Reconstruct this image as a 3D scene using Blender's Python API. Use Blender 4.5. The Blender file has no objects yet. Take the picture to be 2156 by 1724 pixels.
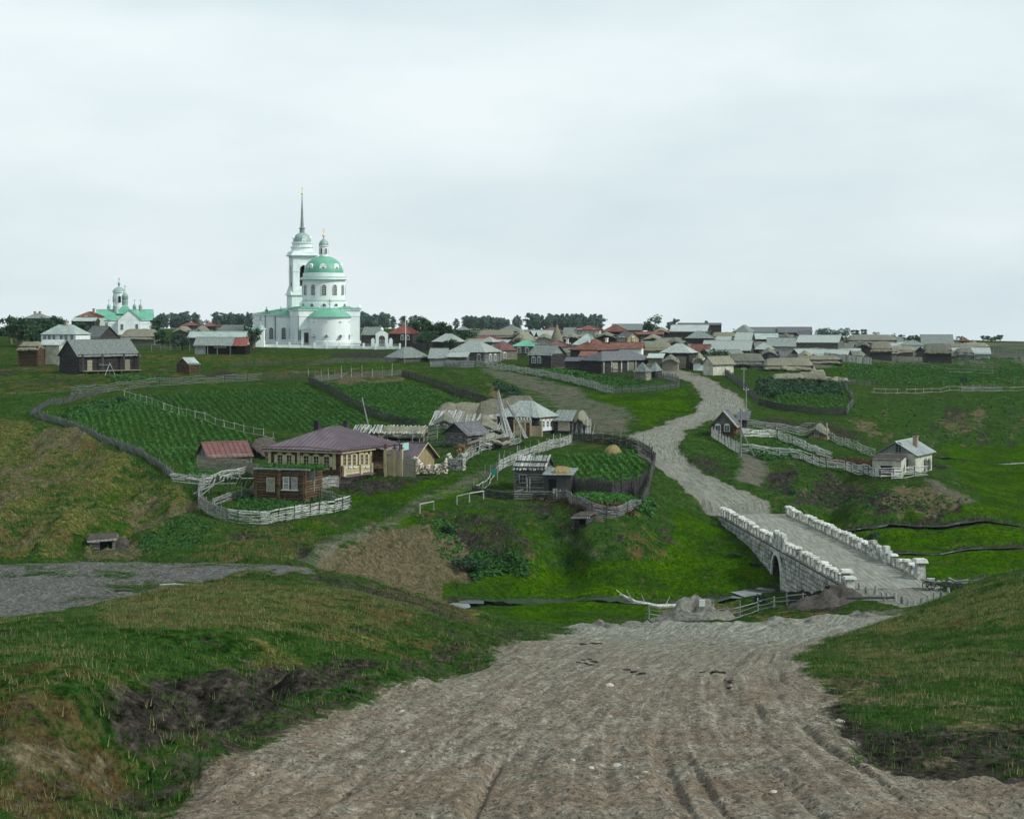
import bpy, bmesh, math, random
import numpy as np
from mathutils import Vector, Matrix
ORD = 'first second third fourth fifth sixth seventh eighth ninth tenth eleventh twelfth thirteenth fourteenth fifteenth sixteenth seventeenth eighteenth nineteenth twentieth twenty-first twenty-second twenty-third twenty-fourth twenty-fifth twenty-sixth twenty-seventh twenty-eighth twenty-ninth thirtieth thirty-first thirty-second thirty-third'.split()
random.seed(7); RNG = np.random.RandomState(11)
SC = bpy.context.scene
COL = SC.collection

# ------------------------------------------------------------------ camera, sky, sun, exposure
# Points of the photograph (2156 px wide frame) are turned into places with the distance of the ground they stand on.
F, X0, YH, KD, CZ = 3000.0, 1078.0, 640.0, 1.5, 26.0     # KD: real metres of depth per depth unit
cam = bpy.data.objects.new('camera', bpy.data.cameras.new('camera'))
COL.objects.link(cam); SC.camera = cam
cam.location = (0, 0, CZ); cam.rotation_euler = (math.radians(90), 0, 0)
cam.data.sensor_width = 36.0; cam.data.lens = 36.0*F*KD/2156.0
cam.data.shift_y = -(862-YH)/2156.0
cam.data.clip_start = 0.5; cam.data.clip_end = 20000

SUN_AZ, SUN_EL = 112.0, 40.0       # azimuth clockwise from the viewing direction (+Y): to the right, a little behind
W = bpy.data.worlds.new('World'); SC.world = W; W.use_nodes = True
nt = W.node_tree; nt.nodes.clear()
def wn(t): return nt.nodes.new(t)
out = wn('ShaderNodeOutputWorld'); bg = wn('ShaderNodeBackground')
sky = wn('ShaderNodeTexSky'); sky.sky_type = 'NISHITA'; sky.sun_disc = False
sky.sun_elevation = math.radians(SUN_EL); sky.sun_rotation = math.radians(SUN_AZ)
sky.air_density = 1.0; sky.dust_density = 3.0; sky.ozone_density = 1.0
tc = wn('ShaderNodeTexCoord'); mp = wn('ShaderNodeMapping'); mp.inputs['Scale'].default_value = (1.8, 1.8, 6.0)
n1 = wn('ShaderNodeTexNoise'); n1.inputs['Scale'].default_value = 2.1; n1.inputs['Detail'].default_value = 5; n1.inputs['Roughness'].default_value = .5
rp = wn('ShaderNodeValToRGB')
rp.color_ramp.elements[0].position = .30; rp.color_ramp.elements[0].color = (6.8, 8.15, 8.75, 1)
rp.color_ramp.elements[1].position = .66; rp.color_ramp.elements[1].color = (9.3, 10.2, 10.4, 1)
mx = wn('ShaderNodeMix'); mx.data_type = 'RGBA'; mx.inputs['Factor'].default_value = .90
nt.links.new(tc.outputs['Generated'], mp.inputs['Vector']); nt.links.new(mp.outputs[0], n1.inputs['Vector'])
nt.links.new(n1.outputs['Fac'], rp.inputs[0])
nt.links.new(sky.outputs[0], mx.inputs['A']); nt.links.new(rp.outputs[0], mx.inputs['B'])
nt.links.new(mx.outputs['Result'], bg.inputs['Color']); bg.inputs['Strength'].default_value = .1
nt.links.new(bg.outputs[0], out.inputs['Surface'])
sun = bpy.data.objects.new('sun', bpy.data.lights.new('sun', 'SUN')); COL.objects.link(sun)
sun.data.energy = 3.6; sun.data.angle = math.radians(7); sun.data.color = (1, .98, .91)
_a, _e = math.radians(SUN_AZ), math.radians(SUN_EL)
sun.rotation_euler = Vector((-math.sin(_a)*math.cos(_e), -math.cos(_a)*math.cos(_e), -math.sin(_e))).to_track_quat('-Z', 'Y').to_euler()
SC.view_settings.view_transform = 'Standard'; SC.view_settings.look = 'None'
SC.view_settings.exposure = 0.0; SC.view_settings.gamma = 1.0

# ------------------------------------------------------------------ materials (procedural)
MAT = {}
def lin(c):
    return tuple((v/12.92 if v <= .04045 else ((v+.055)/1.055)**2.4) for v in c)
def new_mat(name, rough=.9, spec=.2):
    m = bpy.data.materials.new(name); m.use_nodes = True; t = m.node_tree; t.nodes.clear()
    o = t.nodes.new('ShaderNodeOutputMaterial'); b = t.nodes.new('ShaderNodeBsdfPrincipled')
    b.inputs['Roughness'].default_value = rough; b.inputs['Specular IOR Level'].default_value = spec
    t.links.new(b.outputs[0], o.inputs['Surface']); MAT[name] = m
    return m, t, b
def mixrgb(t, fac, a, b, mode='MIX'):
    n = t.nodes.new('ShaderNodeMix'); n.data_type = 'RGBA'; n.blend_type = mode; n.clamp_factor = True
    for s, v in (('Factor', fac), ('A', a), ('B', b)):
        if hasattr(v, 'is_linked'): t.links.new(v, n.inputs[s])
        elif s == 'Factor': n.inputs[s].default_value = v
        else: n.inputs[s].default_value = (*v[:3], 1)
    return n.outputs['Result']
def mth(t, op, a, b=0.0, c=None, clamp=False):
    n = t.nodes.new('ShaderNodeMath'); n.operation = op; n.use_clamp = clamp
    for i, v in enumerate((a, b) if c is None else (a, b, c)):
        if hasattr(v, 'is_linked'): t.links.new(v, n.inputs[i])
        else: n.inputs[i].default_value = v
    return n.outputs[0]
def noise(t, vec, scale, detail=4, rough=.6, out='Fac'):
    n = t.nodes.new('ShaderNodeTexNoise'); n.inputs['Scale'].default_value = scale
    n.inputs['Detail'].default_value = detail; n.inputs['Roughness'].default_value = rough
    if vec is not None: t.links.new(vec, n.inputs['Vector'])
    return n.outputs[out]
def mapping(t, vec, scale=(1, 1, 1), rot=(0, 0, 0)):
    n = t.nodes.new('ShaderNodeMapping'); n.inputs['Scale'].default_value = scale; n.inputs['Rotation'].default_value = rot
    t.links.new(vec, n.inputs['Vector']); return n.outputs[0]
def coord(t, which='Object'):
    return t.nodes.new('ShaderNodeTexCoord').outputs[which]
def geo_pos(t): return t.nodes.new('ShaderNodeNewGeometry').outputs['Position']
def ramp(t, fac, stops):
    n = t.nodes.new('ShaderNodeValToRGB'); e = n.color_ramp.elements
    while len(e) > 1: e.remove(e[-1])
    e[0].position = stops[0][0]; e[0].color = (*stops[0][1], 1)
    for p, c in stops[1:]:
        k = e.new(p); k.color = (*c, 1)
    t.links.new(fac, n.inputs[0]); return n.outputs[0]
def bump(t, b, h, strength=.5, dist=.05):
    n = t.nodes.new('ShaderNodeBump'); n.inputs['Strength'].default_value = strength; n.inputs['Distance'].default_value = dist
    t.links.new(h, n.inputs['Height']); t.links.new(n.outputs[0], b.inputs['Normal'])
def orand(t): return t.nodes.new('ShaderNodeObjectInfo').outputs['Random']

def simple_mat(name, c1, c2, scale=3.0, stretch=(1, 1, 1), rough=.95, spec=.08, var=.35, bmp=.4, bdist=.03, world=True, c3=None):
    """two or three colour weathered surface; every object varies a little in lightness"""
    m, t, b = new_mat(name, rough, spec)
    v = geo_pos(t) if world else coord(t)
    v = mapping(t, v, stretch)
    n = noise(t, v, scale, 5, .65)
    col = ramp(t, n, [(.33, c1), (.68, c2)])
    if c3:
        n3 = noise(t, geo_pos(t), scale*.35, 3, .6)
        col = mixrgb(t, mth(t, 'SMOOTH_MIN', mth(t, 'MULTIPLY', mth(t, 'SUBTRACT', n3, .5), 5.0, clamp=True), 1.0, .1), col, c3)
    if var:
        f = mth(t, 'ADD', mth(t, 'MULTIPLY', orand(t), 2*var), 1-var)
        hv = t.nodes.new('ShaderNodeHueSaturation'); t.links.new(f, hv.inputs['Value']); t.links.new(col, hv.inputs['Color'])
        col = hv.outputs[0]
    t.links.new(col, b.inputs['Base Color'])
    if bmp: bump(t, b, n, bmp, bdist)
    return m

simple_mat('wood_grey', (.10, .115, .115), (.27, .30, .29), 2.5, (3, 3, .5))
simple_mat('wood_pale', (.13, .14, .13), (.44, .465, .44), 2.5, (2, 2, 2), var=.4)
simple_mat('wood_dark', (.022, .024, .026), (.075, .078, .075), 2.5, (2, 2, 3), var=.3)
simple_mat('wood_mid', (.04, .045, .046), (.165, .18, .178), 2.5, (2, 2, 2), var=.45)
simple_mat('wood_white', (.24, .255, .245), (.60, .63, .60), 2.5, (2, 2, 2), var=.4)
simple_mat('log_brown', (.030, .021, .014), (.15, .105, .065), 2.2, (.6, .6, 5), var=.3)
simple_mat('log_grey', (.05, .052, .05), (.19, .195, .18), 2.2, (.6, .6, 5), var=.3)
simple_mat('log_dark', (.02, .02, .024), (.085, .083, .085), 2.2, (.6, .6, 5), var=.3)
simple_mat('board_yellow', (.17, .145, .08), (.32, .275, .155), 2.0, (3, 3, .5), var=.12)
simple_mat('board_fence', (.13, .125, .095), (.29, .28, .22), 2.0, (.7, .7, 5), var=.22)
simple_mat('trim_cream', (.30, .27, .165), (.45, .41, .27), 1.5, var=.1)
simple_mat('gate_tan', (.27, .215, .14), (.40, .33, .22), 1.5, var=.08)
simple_mat('trim_white', (.42, .46, .46), (.62, .66, .65), 1.5, var=.06, bmp=.1)
simple_mat('plaster_white', (.58, .66, .67), (.76, .82, .82), .5, (1, 1, .35), rough=.85, var=.03, bmp=.05, c3=(.64, .70, .69))
simple_mat('plaster_dirty', (.27, .285, .235), (.50, .515, .44), 1.1, rough=.9, var=.05)
simple_mat('roof_purple', (.060, .042, .055), (.115, .083, .105), .6, rough=.45, spec=.5, var=.05, bmp=.1)
simple_mat('roof_maroon', (.075, .03, .03), (.15, .06, .055), .8, rough=.55, spec=.4, var=.12, bmp=.15)
simple_mat('roof_red', (.115, .035, .03), (.20, .065, .052), .8, rough=.6, spec=.3, var=.15, bmp=.1)
simple_mat('roof_rust', (.10, .048, .038), (.19, .095, .075), .8, rough=.7, var=.15, bmp=.1)
simple_mat('roof_green', (.075, .27, .185), (.14, .36, .265), .3, rough=.5, spec=.4, var=.05, bmp=.05)
simple_mat('roof_greygreen', (.20, .27, .255), (.34, .41, .385), .6, rough=.5, spec=.4, var=.06, bmp=.1)
simple_mat('dome_grey', (.15, .24, .22), (.26, .37, .345), .4, rough=.45, spec=.4, var=.04, bmp=.05)
simple_mat('spire_metal', (.14, .18, .18), (.26, .32, .31), .8, rough=.4, spec=.5, var=.04, bmp=.05)
simple_mat('roof_zinc', (.24, .28, .28), (.38, .43, .42), .8, rough=.45, spec=.5, var=.06, bmp=.1)
simple_mat('roof_plank', (.085, .105, .10), (.20, .235, .222), 1.4, (2, 2, 2), var=.22)
simple_mat('roof_plank_light', (.17, .205, .195), (.33, .375, .355), 1.4, (2, 2, 2), var=.16)
simple_mat('roof_plank_dark', (.06, .065, .075), (.14, .15, .16), 1.4, (2, 2, 2), var=.2)
simple_mat('thatch', (.09, .092, .066), (.25, .25, .185), 2.6, (1.5, 1.5, 3), var=.18, bmp=.9, bdist=.12, c3=(.13, .14, .11))
simple_mat('thatch_grey', (.065, .072, .06), (.18, .19, .158), 2.6, (1.5, 1.5, 3), var=.18, bmp=.9, bdist=.12)
simple_mat('straw', (.13, .105, .05), (.27, .215, .105), 5, var=.1, bmp=.8, bdist=.08)
simple_mat('brushwood', (.022, .02, .028), (.09, .08, .085), 5, var=.3)
simple_mat('stone_white', (.13, .14, .125), (.50, .515, .48), 2.6, var=.35, bmp=.8, bdist=.06, c3=(.2, .22, .18))
simple_mat('stone_cap', (.34, .36, .335), (.64, .66, .62), 2.2, var=.2, bmp=.5)
simple_mat('mortar', (.03, .032, .03), (.085, .09, .08), 3, var=.05)
simple_mat('rock_pale', (.22, .21, .18), (.42, .405, .36), 6, var=.2, bmp=.6, world=False)
simple_mat('rock_earth', (.055, .057, .049), (.20, .205, .175), 2.5, var=.2, bmp=.9, bdist=.1)
simple_mat('dung', (.012, .010, .010), (.045, .036, .034), 9, var=.2, bmp=.8)
simple_mat('iron_dark', (.02, .02, .022), (.06, .06, .06), 5, var=.2)
simple_mat('gold', (.55, .42, .12), (.75, .6, .2), 3, rough=.35, spec=.8, var=0, bmp=0)
simple_mat('brick_chimney', (.20, .16, .12), (.38, .33, .26), 5, var=.15)
simple_mat('chimney_white', (.5, .5, .46), (.7, .7, .66), 3, var=.1)
simple_mat('foundation', (.14, .145, .13), (.30, .30, .27), 1.6, var=.05, bmp=.7)
simple_mat('earth_dark', (.03, .028, .026), (.08, .072, .062), 2.5, var=.1, bmp=.8)
simple_mat('cloth_green', (.02, .13, .10), (.04, .2, .15), 3, var=.05)
simple_mat('sign_board', (.22, .42, .39), (.30, .50, .46), 1, var=0, bmp=0)
simple_mat('bark', (.05, .045, .04), (.15, .14, .125), 5, (1, 1, .3))
simple_mat('bark_birch', (.25, .26, .25), (.55, .56, .53), 5, (1, 1, .6))
simple_mat('painted_shade', (.006, .006, .008), (.012, .012, .014), 2, var=0, bmp=0)  # near-black colour standing in for the shade inside openings
m, t, b = new_mat('glass', .12, .6); b.inputs['Base Color'].default_value = (.02, .026, .032, 1)
m, t, b = new_mat('water', .16, .5)
t.links.new(ramp(t, noise(t, geo_pos(t), .8, 3), [(.35, (.02, .03, .03)), (.7, (.05, .065, .06))]), b.inputs['Base Color'])
bump(t, b, noise(t, geo_pos(t), 3.5, 3), .12, .05)
def leaf_mat(name, c1, c2, scale=.5, trans=.25, var=.2):
    m, t, b = new_mat(name, .75, .15)
    v = geo_pos(t); n = noise(t, v, scale, 4, .7)
    col = ramp(t, n, [(.33, c1), (.68, c2)])
    if var:
        f = mth(t, 'ADD', mth(t, 'MULTIPLY', orand(t), 2*var), 1-var)
        hv = t.nodes.new('ShaderNodeHueSaturation'); t.links.new(f, hv.inputs['Value']); t.links.new(col, hv.inputs['Color']); col = hv.outputs[0]
    t.links.new(col, b.inputs['Base Color'])
    tr = t.nodes.new('ShaderNodeBsdfTranslucent'); t.links.new(col, tr.inputs['Color'])
    ms = t.nodes.new('ShaderNodeMixShader'); ms.inputs[0].default_value = trans
    o = [n_ for n_ in t.nodes if n_.type == 'OUTPUT_MATERIAL'][0]
    t.links.new(b.outputs[0], ms.inputs[1]); t.links.new(tr.outputs[0], ms.inputs[2]); t.links.new(ms.outputs[0], o.inputs['Surface'])
    return m
leaf_mat('leaf_tree', (.014, .045, .026), (.045, .105, .05))
leaf_mat('leaf_far', (.05, .105, .085), (.095, .175, .14))
leaf_mat('leaf_light', (.03, .075, .045), (.075, .15, .075))
leaf_mat('leaf_crop', (.022, .088, .016), (.062, .19, .036), .9)
leaf_mat('leaf_weed', (.018, .075, .014), (.052, .16, .034), 1.4)
leaf_mat('grass_blade', (.022, .065, .013), (.065, .13, .03), .8)
leaf_mat('grass_dry', (.11, .115, .045), (.27, .26, .115), 1.2)
leaf_mat('weed_red', (.045, .026, .018), (.10, .055, .035), 1.5)
leaf_mat('weed_tan', (.10, .07, .035), (.22, .16, .08), 1.5)

# ------------------------------------------------------------------ building helpers
def tag(o, label=None, cat=None, group=None, kind=None):
    if label: o['label'] = label
    if cat: o['category'] = cat
    if group: o['group'] = group
    if kind: o['kind'] = kind
    return o
def thing(name, label, cat, loc=(0, 0, 0), rz=0.0, group=None):
    o = bpy.data.objects.new(name, None); COL.objects.link(o); o.empty_display_size = .3
    o.location = loc; o.rotation_euler = (0, 0, rz)
    return tag(o, label, cat, group)
def link_mesh(name, me, parent=None, loc=None, rot=None, scale=None):
    o = bpy.data.objects.new(name, me); COL.objects.link(o)
    if parent is not None: o.parent = parent
    if loc is not None: o.location = loc
    if rot is not None: o.rotation_euler = rot
    if scale is not None: o.scale = scale
    return o
def np_mesh(name, verts, faces, mat, smooth=False):
    """faces: (n,3) or (n,4) int array"""
    me = bpy.data.meshes.new(name); verts = np.asarray(verts, dtype=np.float32); faces = np.asarray(faces, dtype=np.int32)
    k = faces.shape[1]
    me.vertices.add(len(verts)); me.vertices.foreach_set('co', verts.ravel())
    me.loops.add(faces.size); me.loops.foreach_set('vertex_index', faces.ravel())
    me.polygons.add(len(faces)); me.polygons.foreach_set('loop_start', np.arange(0, faces.size, k, dtype=np.int32))
    if smooth: me.polygons.foreach_set('use_smooth', np.ones(len(faces), dtype=bool))
    me.update(calc_edges=True); me.materials.append(MAT[mat]); return me

class MB:
    """collects shapes, then links them as one mesh object"""
    def __init__(s): s.v = []; s.f = []
    def add(s, verts, faces):
        n = len(s.v); s.v += [tuple(p) for p in verts]; s.f += [tuple(i+n for i in q) for q in faces]; return s
    def box(s, c, d, rz=0.0, rx=0.0, ry=0.0):
        M = Matrix.Rotation(rz, 3, 'Z') @ Matrix.Rotation(ry, 3, 'Y') @ Matrix.Rotation(rx, 3, 'X'); c = Vector(c)
        vs = [c + M @ Vector((sx*d[0]/2, sy*d[1]/2, sz*d[2]/2)) for sz in (-1, 1) for sx, sy in ((-1, -1), (1, -1), (1, 1), (-1, 1))]
        return s.add(vs, [(3, 2, 1, 0), (4, 5, 6, 7), (0, 1, 5, 4), (1, 2, 6, 5), (2, 3, 7, 6), (3, 0, 4, 7)])
    def hexa(s, b, t):
        """b, t: four bottom and four top corners, counter-clockwise from above"""
        return s.add(list(b)+list(t), [(3, 2, 1, 0), (4, 5, 6, 7), (0, 1, 5, 4), (1, 2, 6, 5), (2, 3, 7, 6), (3, 0, 4, 7)])
    def rod(s, a, b, r0, r1=None, n=6, cap=True):
        a = Vector(a); b = Vector(b); r1 = r0 if r1 is None else r1
        d = (b-a).normalized(); u = d.orthogonal().normalized(); w = d.cross(u)
        vs = [a + (u*math.cos(q)+w*math.sin(q))*r0 for q in [2*math.pi*i/n for i in range(n)]]
        vs += [b + (u*math.cos(q)+w*math.sin(q))*r1 for q in [2*math.pi*i/n for i in range(n)]]
        fs = [(i, (i+1) % n, n+(i+1) % n, n+i) for i in range(n)]
        if cap: fs += [tuple(range(n-1, -1, -1)), tuple(range(n, 2*n))]
        return s.add(vs, fs)
    def path(s, pts, rad, n=5):
        """tube through points with one radius per point"""
        pts = [Vector(p) for p in pts]; rings = []
        for i, p in enumerate(pts):
            d = (pts[min(i+1, len(pts)-1)]-pts[max(i-1, 0)]).normalized()
            u = d.cross(Vector((.13, .21, .97))).normalized(); w = d.cross(u); r = rad[i] if hasattr(rad, '__len__') else rad
            rings.append([p + (u*math.cos(2*math.pi*k/n)+w*math.sin(2*math.pi*k/n))*r for k in range(n)])
        vs = [q for r_ in rings for q in r_]
        fs = [(i*n+k, i*n+(k+1) % n, (i+1)*n+(k+1) % n, (i+1)*n+k) for i in range(len(pts)-1) for k in range(n)]
        fs += [tuple(range(n-1, -1, -1)), tuple(range((len(pts)-1)*n, len(pts)*n))]
        return s.add(vs, fs)
    def lathe(s, c, prof, n=24, a0=0.0, a1=2*math.pi):
        """prof: (radius, z) from bottom to top"""
        c = Vector(c); full = abs(a1-a0-2*math.pi) < 1e-6; m = n if full else n+1
        vs = [(c.x+r*math.cos(a0+(a1-a0)*i/n), c.y+r*math.sin(a0+(a1-a0)*i/n), c.z+z) for r, z in prof for i in range(m)]
        fs = [(j*m+i, j*m+(i+1) % m, (j+1)*m+(i+1) % m, (j+1)*m+i) for j in range(len(prof)-1) for i in range(n)]
        return s.add(vs, fs)
    def prism(s, poly, y0, y1):
        """poly in (x, z), counter-clockwise seen from -y; extruded from y0 to y1"""
        n = len(poly); vs = [(x, y0, z) for x, z in poly]+[(x, y1, z) for x, z in poly]
        return s.add(vs, [tuple(range(n)), tuple(range(2*n-1, n-1, -1))]+[(i, n+i, n+(i+1) % n, (i+1) % n) for i in range(n)])
    def build(s, name, mat, parent=None, loc=None, rz=None, smooth=False, kind=None):
        me = bpy.data.meshes.new(name); me.from_pydata(s.v, [], s.f); me.materials.append(MAT[mat])
        if smooth:
            me.polygons.foreach_set('use_smooth', [True]*len(me.polygons))
        me.update()
        o = link_mesh(name, me, parent, loc, None if rz is None else (0, 0, rz))
        if kind: o['kind'] = kind
        return o
# ------------------------------------------------------------------ terrain
# control points: frame pixel (x, y) and depth unit D of a place on the ground
CP = []
def cp(*a): CP.extend(a)
def road_y(D): return YH+F*(3.0/D+.2)
for D, xs in ((6, (300, 1078, 1900)), (9, (300, 1078, 1900)), (13, (300, 700, 1200, 1800)), (19, (500, 800, 1200, 1700, 2000)), (30, (700, 1150, 1650)), (40, (820, 1250, 1650)), (52, (950, 1300, 1640)),
              (65, (1050, 1350, 1650)), (80, (1120, 1400, 1680)), (97, (1230, 1450, 1670)), (110, (1300, 1480, 1650))):
    for x in xs: cp((x, road_y(D), D))
for D in (6, 9, 13, 17, 21): cp((-230, road_y(D)-1500/D, D), (2390, road_y(D)-1500/D, D))
# left bank: foot and top of the cut, grassy mound, its crest and the path on it
cp((100, 1700, 20.5), (240, 1620, 23.7), (420, 1545, 29.5), (560, 1500, 35), (620, 1480, 37.5), (800, 1440, 45), (950, 1392, 59.5), (1060, 1352, 79.5), (1180, 1333, 97))
cp((40, 1560, 22.5), (60, 1470, 23.6), (190, 1440, 24.6), (330, 1440, 27.4), (480, 1405, 32.2), (620, 1400, 36.2), (800, 1392, 44.2), (960, 1350, 58.8), (1080, 1313, 79), (1180, 1323, 99))
cp((180, 1360, 36), (180, 1310, 51), (450, 1330, 43), (450, 1260, 62), (750, 1300, 59), (640, 1350, 46), (750, 1250, 73), (930, 1320, 67), (-150, 1400, 30), (-150, 1330, 50))
cp((-150, 1315, 77), (40, 1290, 81), (160, 1268, 83), (300, 1240, 87), (420, 1216, 91), (540, 1195, 95), (620, 1193, 97), (700, 1202, 97), (780, 1217, 96), (850, 1239, 94), (1000, 1289, 88))
cp((-150, 1187, 96), (40, 1187, 96), (180, 1186, 97), (300, 1185, 97.5), (420, 1186, 98), (540, 1188, 99))
cp((-150, 1230, 115), (100, 1227, 115), (300, 1227, 115), (480, 1225, 116), (650, 1250, 112), (800, 1318, 115), (950, 1322, 114), (1080, 1330, 112), (1180, 1335, 112))
cp((580, 1186, 129), (640, 1178, 134), (700, 1150, 143), (800, 1105, 157), (880, 1060, 168), (960, 1030, 176), (1010, 1000, 184), (1100, 960, 196), (1200, 930, 207), (1330, 915, 214))
# left hillside up to the slanting fence
cp((-150, 1170, 140), (100, 1170, 138), (217, 1143, 152), (350, 1150, 146), (60, 1100, 160), (60, 1000, 190), (60, 930, 215), (200, 1050, 172), (200, 960, 200), (200, 925, 212), (130, 900, 222), (75, 880, 230),
   (-150, 900, 225), (-150, 1000, 190), (-150, 1100, 162), (300, 970, 193), (360, 1000, 184), (350, 1080, 165), (430, 1060, 171), (500, 1100, 164), (735, 1075, 171), (620, 1088, 167), (600, 1150, 147), (450, 1150, 149))
# house plot, fields
cp((716, 1017, 180), (640, 1014, 182), (560, 1008, 185), (420, 990, 191), (830, 1006, 183), (900, 995, 186), (960, 985, 189), (1100, 935, 204), (1160, 915, 212), (590, 1042, 174), (780, 985, 191), (700, 930, 212), (560, 925, 216))
cp((130, 880, 232), (300, 830, 258), (200, 850, 247), (500, 920, 220), (350, 930, 214), (400, 870, 236), (600, 880, 232), (500, 815, 268), (780, 870, 236), (750, 890, 228), (850, 800, 277), (800, 812, 269),
   (950, 832, 258), (900, 870, 238), (1000, 862, 243), (650, 850, 247), (150, 830, 256), (300, 806, 272), (80, 850, 244), (620, 800, 278), (400, 803, 275), (850, 905, 220), (960, 900, 221), (1060, 900, 219))
# upper plateau on the left
cp((395, 787, 288), (190, 788, 286), (290, 790, 286), (60, 800, 275), (-150, 810, 268), (450, 765, 310), (460, 742, 340), (650, 728, 385), (830, 735, 370), (500, 790, 290), (700, 790, 290), (700, 765, 312), (870, 765, 314),
   (1000, 770, 306), (1100, 766, 312), (80, 745, 340), (-150, 750, 335), (140, 738, 350), (300, 740, 348))
# gully, upper lane, triangle green, main road
cp((1000, 812, 272), (960, 800, 280), (1050, 838, 256), (1085, 845, 254), (1040, 812, 271), (1100, 790, 292), (1120, 820, 270), (1200, 830, 264), (1300, 880, 232), (1270, 905, 220), (1200, 810, 277), (1290, 828, 264), (1430, 818, 270), (1400, 850, 250),
   (1340, 905, 217), (1200, 780, 300), (1330, 790, 292), (1120, 880, 228), (1180, 870, 236), (1440, 790, 292), (1480, 840, 258), (1440, 868, 239), (1400, 890, 227), (1340, 925, 209), (1400, 950, 201), (1400, 985, 193), (1480, 1010, 187), (1345, 960, 199),
   (1420, 1010, 187), (1500, 1067, 177), (1440, 930, 207), (1560, 1000, 189), (1640, 1062, 177.5), (1590, 1085, 174.8), (1520, 1080, 176.5), (1660, 1082, 175), (1540, 1040, 181))
# valley floor and stream
cp((1630, 1222, 150), (1560, 1162, 159), (1515, 1108, 170.5), (1300, 1230, 149), (1500, 1217, 152), (1000, 1228, 149.5), (1400, 1182, 157), (1200, 1195, 157), (1060, 1212, 153), (1000, 1255, 146), (1250, 1258, 145), (1480, 1250, 147), (1300, 1300, 133),
   (1000, 1272, 140), (1150, 1300, 133), (1430, 1300, 132), (1600, 1286, 136), (1560, 1262, 141), (900, 1290, 133), (1680, 1236, 145), (1720, 1272, 125.5), (1760, 1243, 132.5), (1725, 1237, 139), (1790, 1255, 127), (1660, 1275, 133))
cp((1700, 1312, 116), (1800, 1300, 118), (1900, 1276, 122.6), (1960, 1266, 124.5), (1800, 1240, 130), (1870, 1232, 131.6), (1960, 1222, 134), (2050, 1265, 124.8), (2110, 1270, 124), (2250, 1275, 123), (1600, 1318, 115))
cp((1690, 1130, 171), (1720, 1100, 181), (1790, 1170, 159), (1900, 1200, 150), (1850, 1130, 168), (1950, 1150, 166), (2090, 1190, 158), (2250, 1190, 158), (1980, 1205, 150), (2080, 1230, 141))
# central garden spur
cp((1000, 1040, 173), (1160, 1052, 170.5), (1080, 1046, 172), (1280, 1094, 160), (1340, 1084, 163), (1370, 1055, 169), (1385, 980, 190), (1385, 1020, 180), (1200, 938, 205), (1250, 960, 198), (1340, 945, 203), (1280, 1010, 182), (1200, 1010, 182), (1210, 1113, 158), (1100, 1130, 156), (1300, 1150, 155),
   (1000, 1100, 162), (850, 1100, 160), (900, 1103, 159), (820, 1130, 152), (985, 1224, 149.5), (900, 1200, 148.5), (760, 1172, 143), (1150, 1200, 154.5), (960, 1062, 167), (1040, 1062, 167), (1450, 1080, 171), (1420, 1125, 163), (960, 1150, 156), (1050, 1160, 155), (900, 1245, 141), (800, 1225, 140))
# right spur with the fenced plots
cp((1525, 918, 213), (1500, 930, 209), (1590, 990, 195), (1700, 980, 198), (1850, 991, 189.5), (1900, 991, 190.5), (1950, 993, 190.5), (1840, 1010, 187), (1920, 1010, 187), (1800, 1060, 178), (1700, 1042, 182), (1640, 1020, 186), (2040, 1052, 177), (1900, 1072, 175), (2000, 1082, 173), (1800, 1100, 172), (2090, 1102, 171), (1570, 955, 203), (1640, 930, 213), (1720, 930, 217), (1800, 960, 206), (1880, 965, 204))
cp((2090, 1000, 216), (2050, 960, 238), (2090, 1042, 196), (2250, 1000, 216), (2250, 900, 270), (2000, 900, 262), (2090, 870, 280), (1900, 862, 278), (2000, 832, 300), (2090, 838, 300), (2250, 830, 305), (1850, 830, 290), (1780, 870, 260), (1600, 862, 254), (1590, 832, 267), (1700, 800, 290), (1690, 850, 268), (1950, 790, 340),
   (2090, 760, 385), (2250, 765, 385), (1800, 772, 325), (1650, 770, 312), (1700, 920, 224), (1850, 930, 233), (1620, 890, 231), (1750, 900, 240), (1960, 940, 236), (1800, 1000, 192), (1560, 800, 287), (1520, 775, 305))
# right foreground hill
cp((2250, 1180, 90), (2096, 1217, 95), (2000, 1263, 98), (1900, 1309, 102), (1800, 1345, 99), (2090, 1300, 70), (2250, 1290, 70), (2000, 1330, 72), (2090, 1400, 48), (2250, 1400, 46), (1900, 1400, 55.5), (1760, 1400, 56.5), (1780, 1480, 37.2), (1900, 1500, 33.3), (2090, 1500, 32.5), (2250, 1500, 31.5), (1850, 1570, 26.8), (2090, 1600, 24.7), (2250, 1600, 24.3), (2090, 1700, 20.0), (2250, 1720, 19))
# far land: the plateau falls away behind the last roofs
for x in range(-300, 2600, 200):
    ys = 690 if x < 1000 else 690+(x-1000)*.0235
    cp((x, ys+26-(4 if x < 1000 else 0), 430), (x, ys+6, 560), (x, ys+2, 700), (x, ys+3, 1000), (x, ys+4, 1800), (x, ys+4, 4500))
CP = np.array(CP, float)
def uw(x, D): return np.stack([(x-X0)/F*1.6, np.log(D)], -1)
_pu = uw(CP[:, 0], CP[:, 2]); _pz = CZ-(CP[:, 1]-YH)/F*CP[:, 2]
_C2 = .016**2
def _ker(a, b):
    return -np.sqrt(((a[:, None, :]-b[None, :, :])**2).sum(-1)+_C2)
_n = len(CP); _A = np.zeros((_n+3, _n+3)); _A[:_n, :_n] = _ker(_pu, _pu)+np.eye(_n)*.0015
_A[:_n, _n] = 1; _A[:_n, _n+1:] = _pu; _A[_n:, :_n] = _A[:_n, _n:].T
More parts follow.
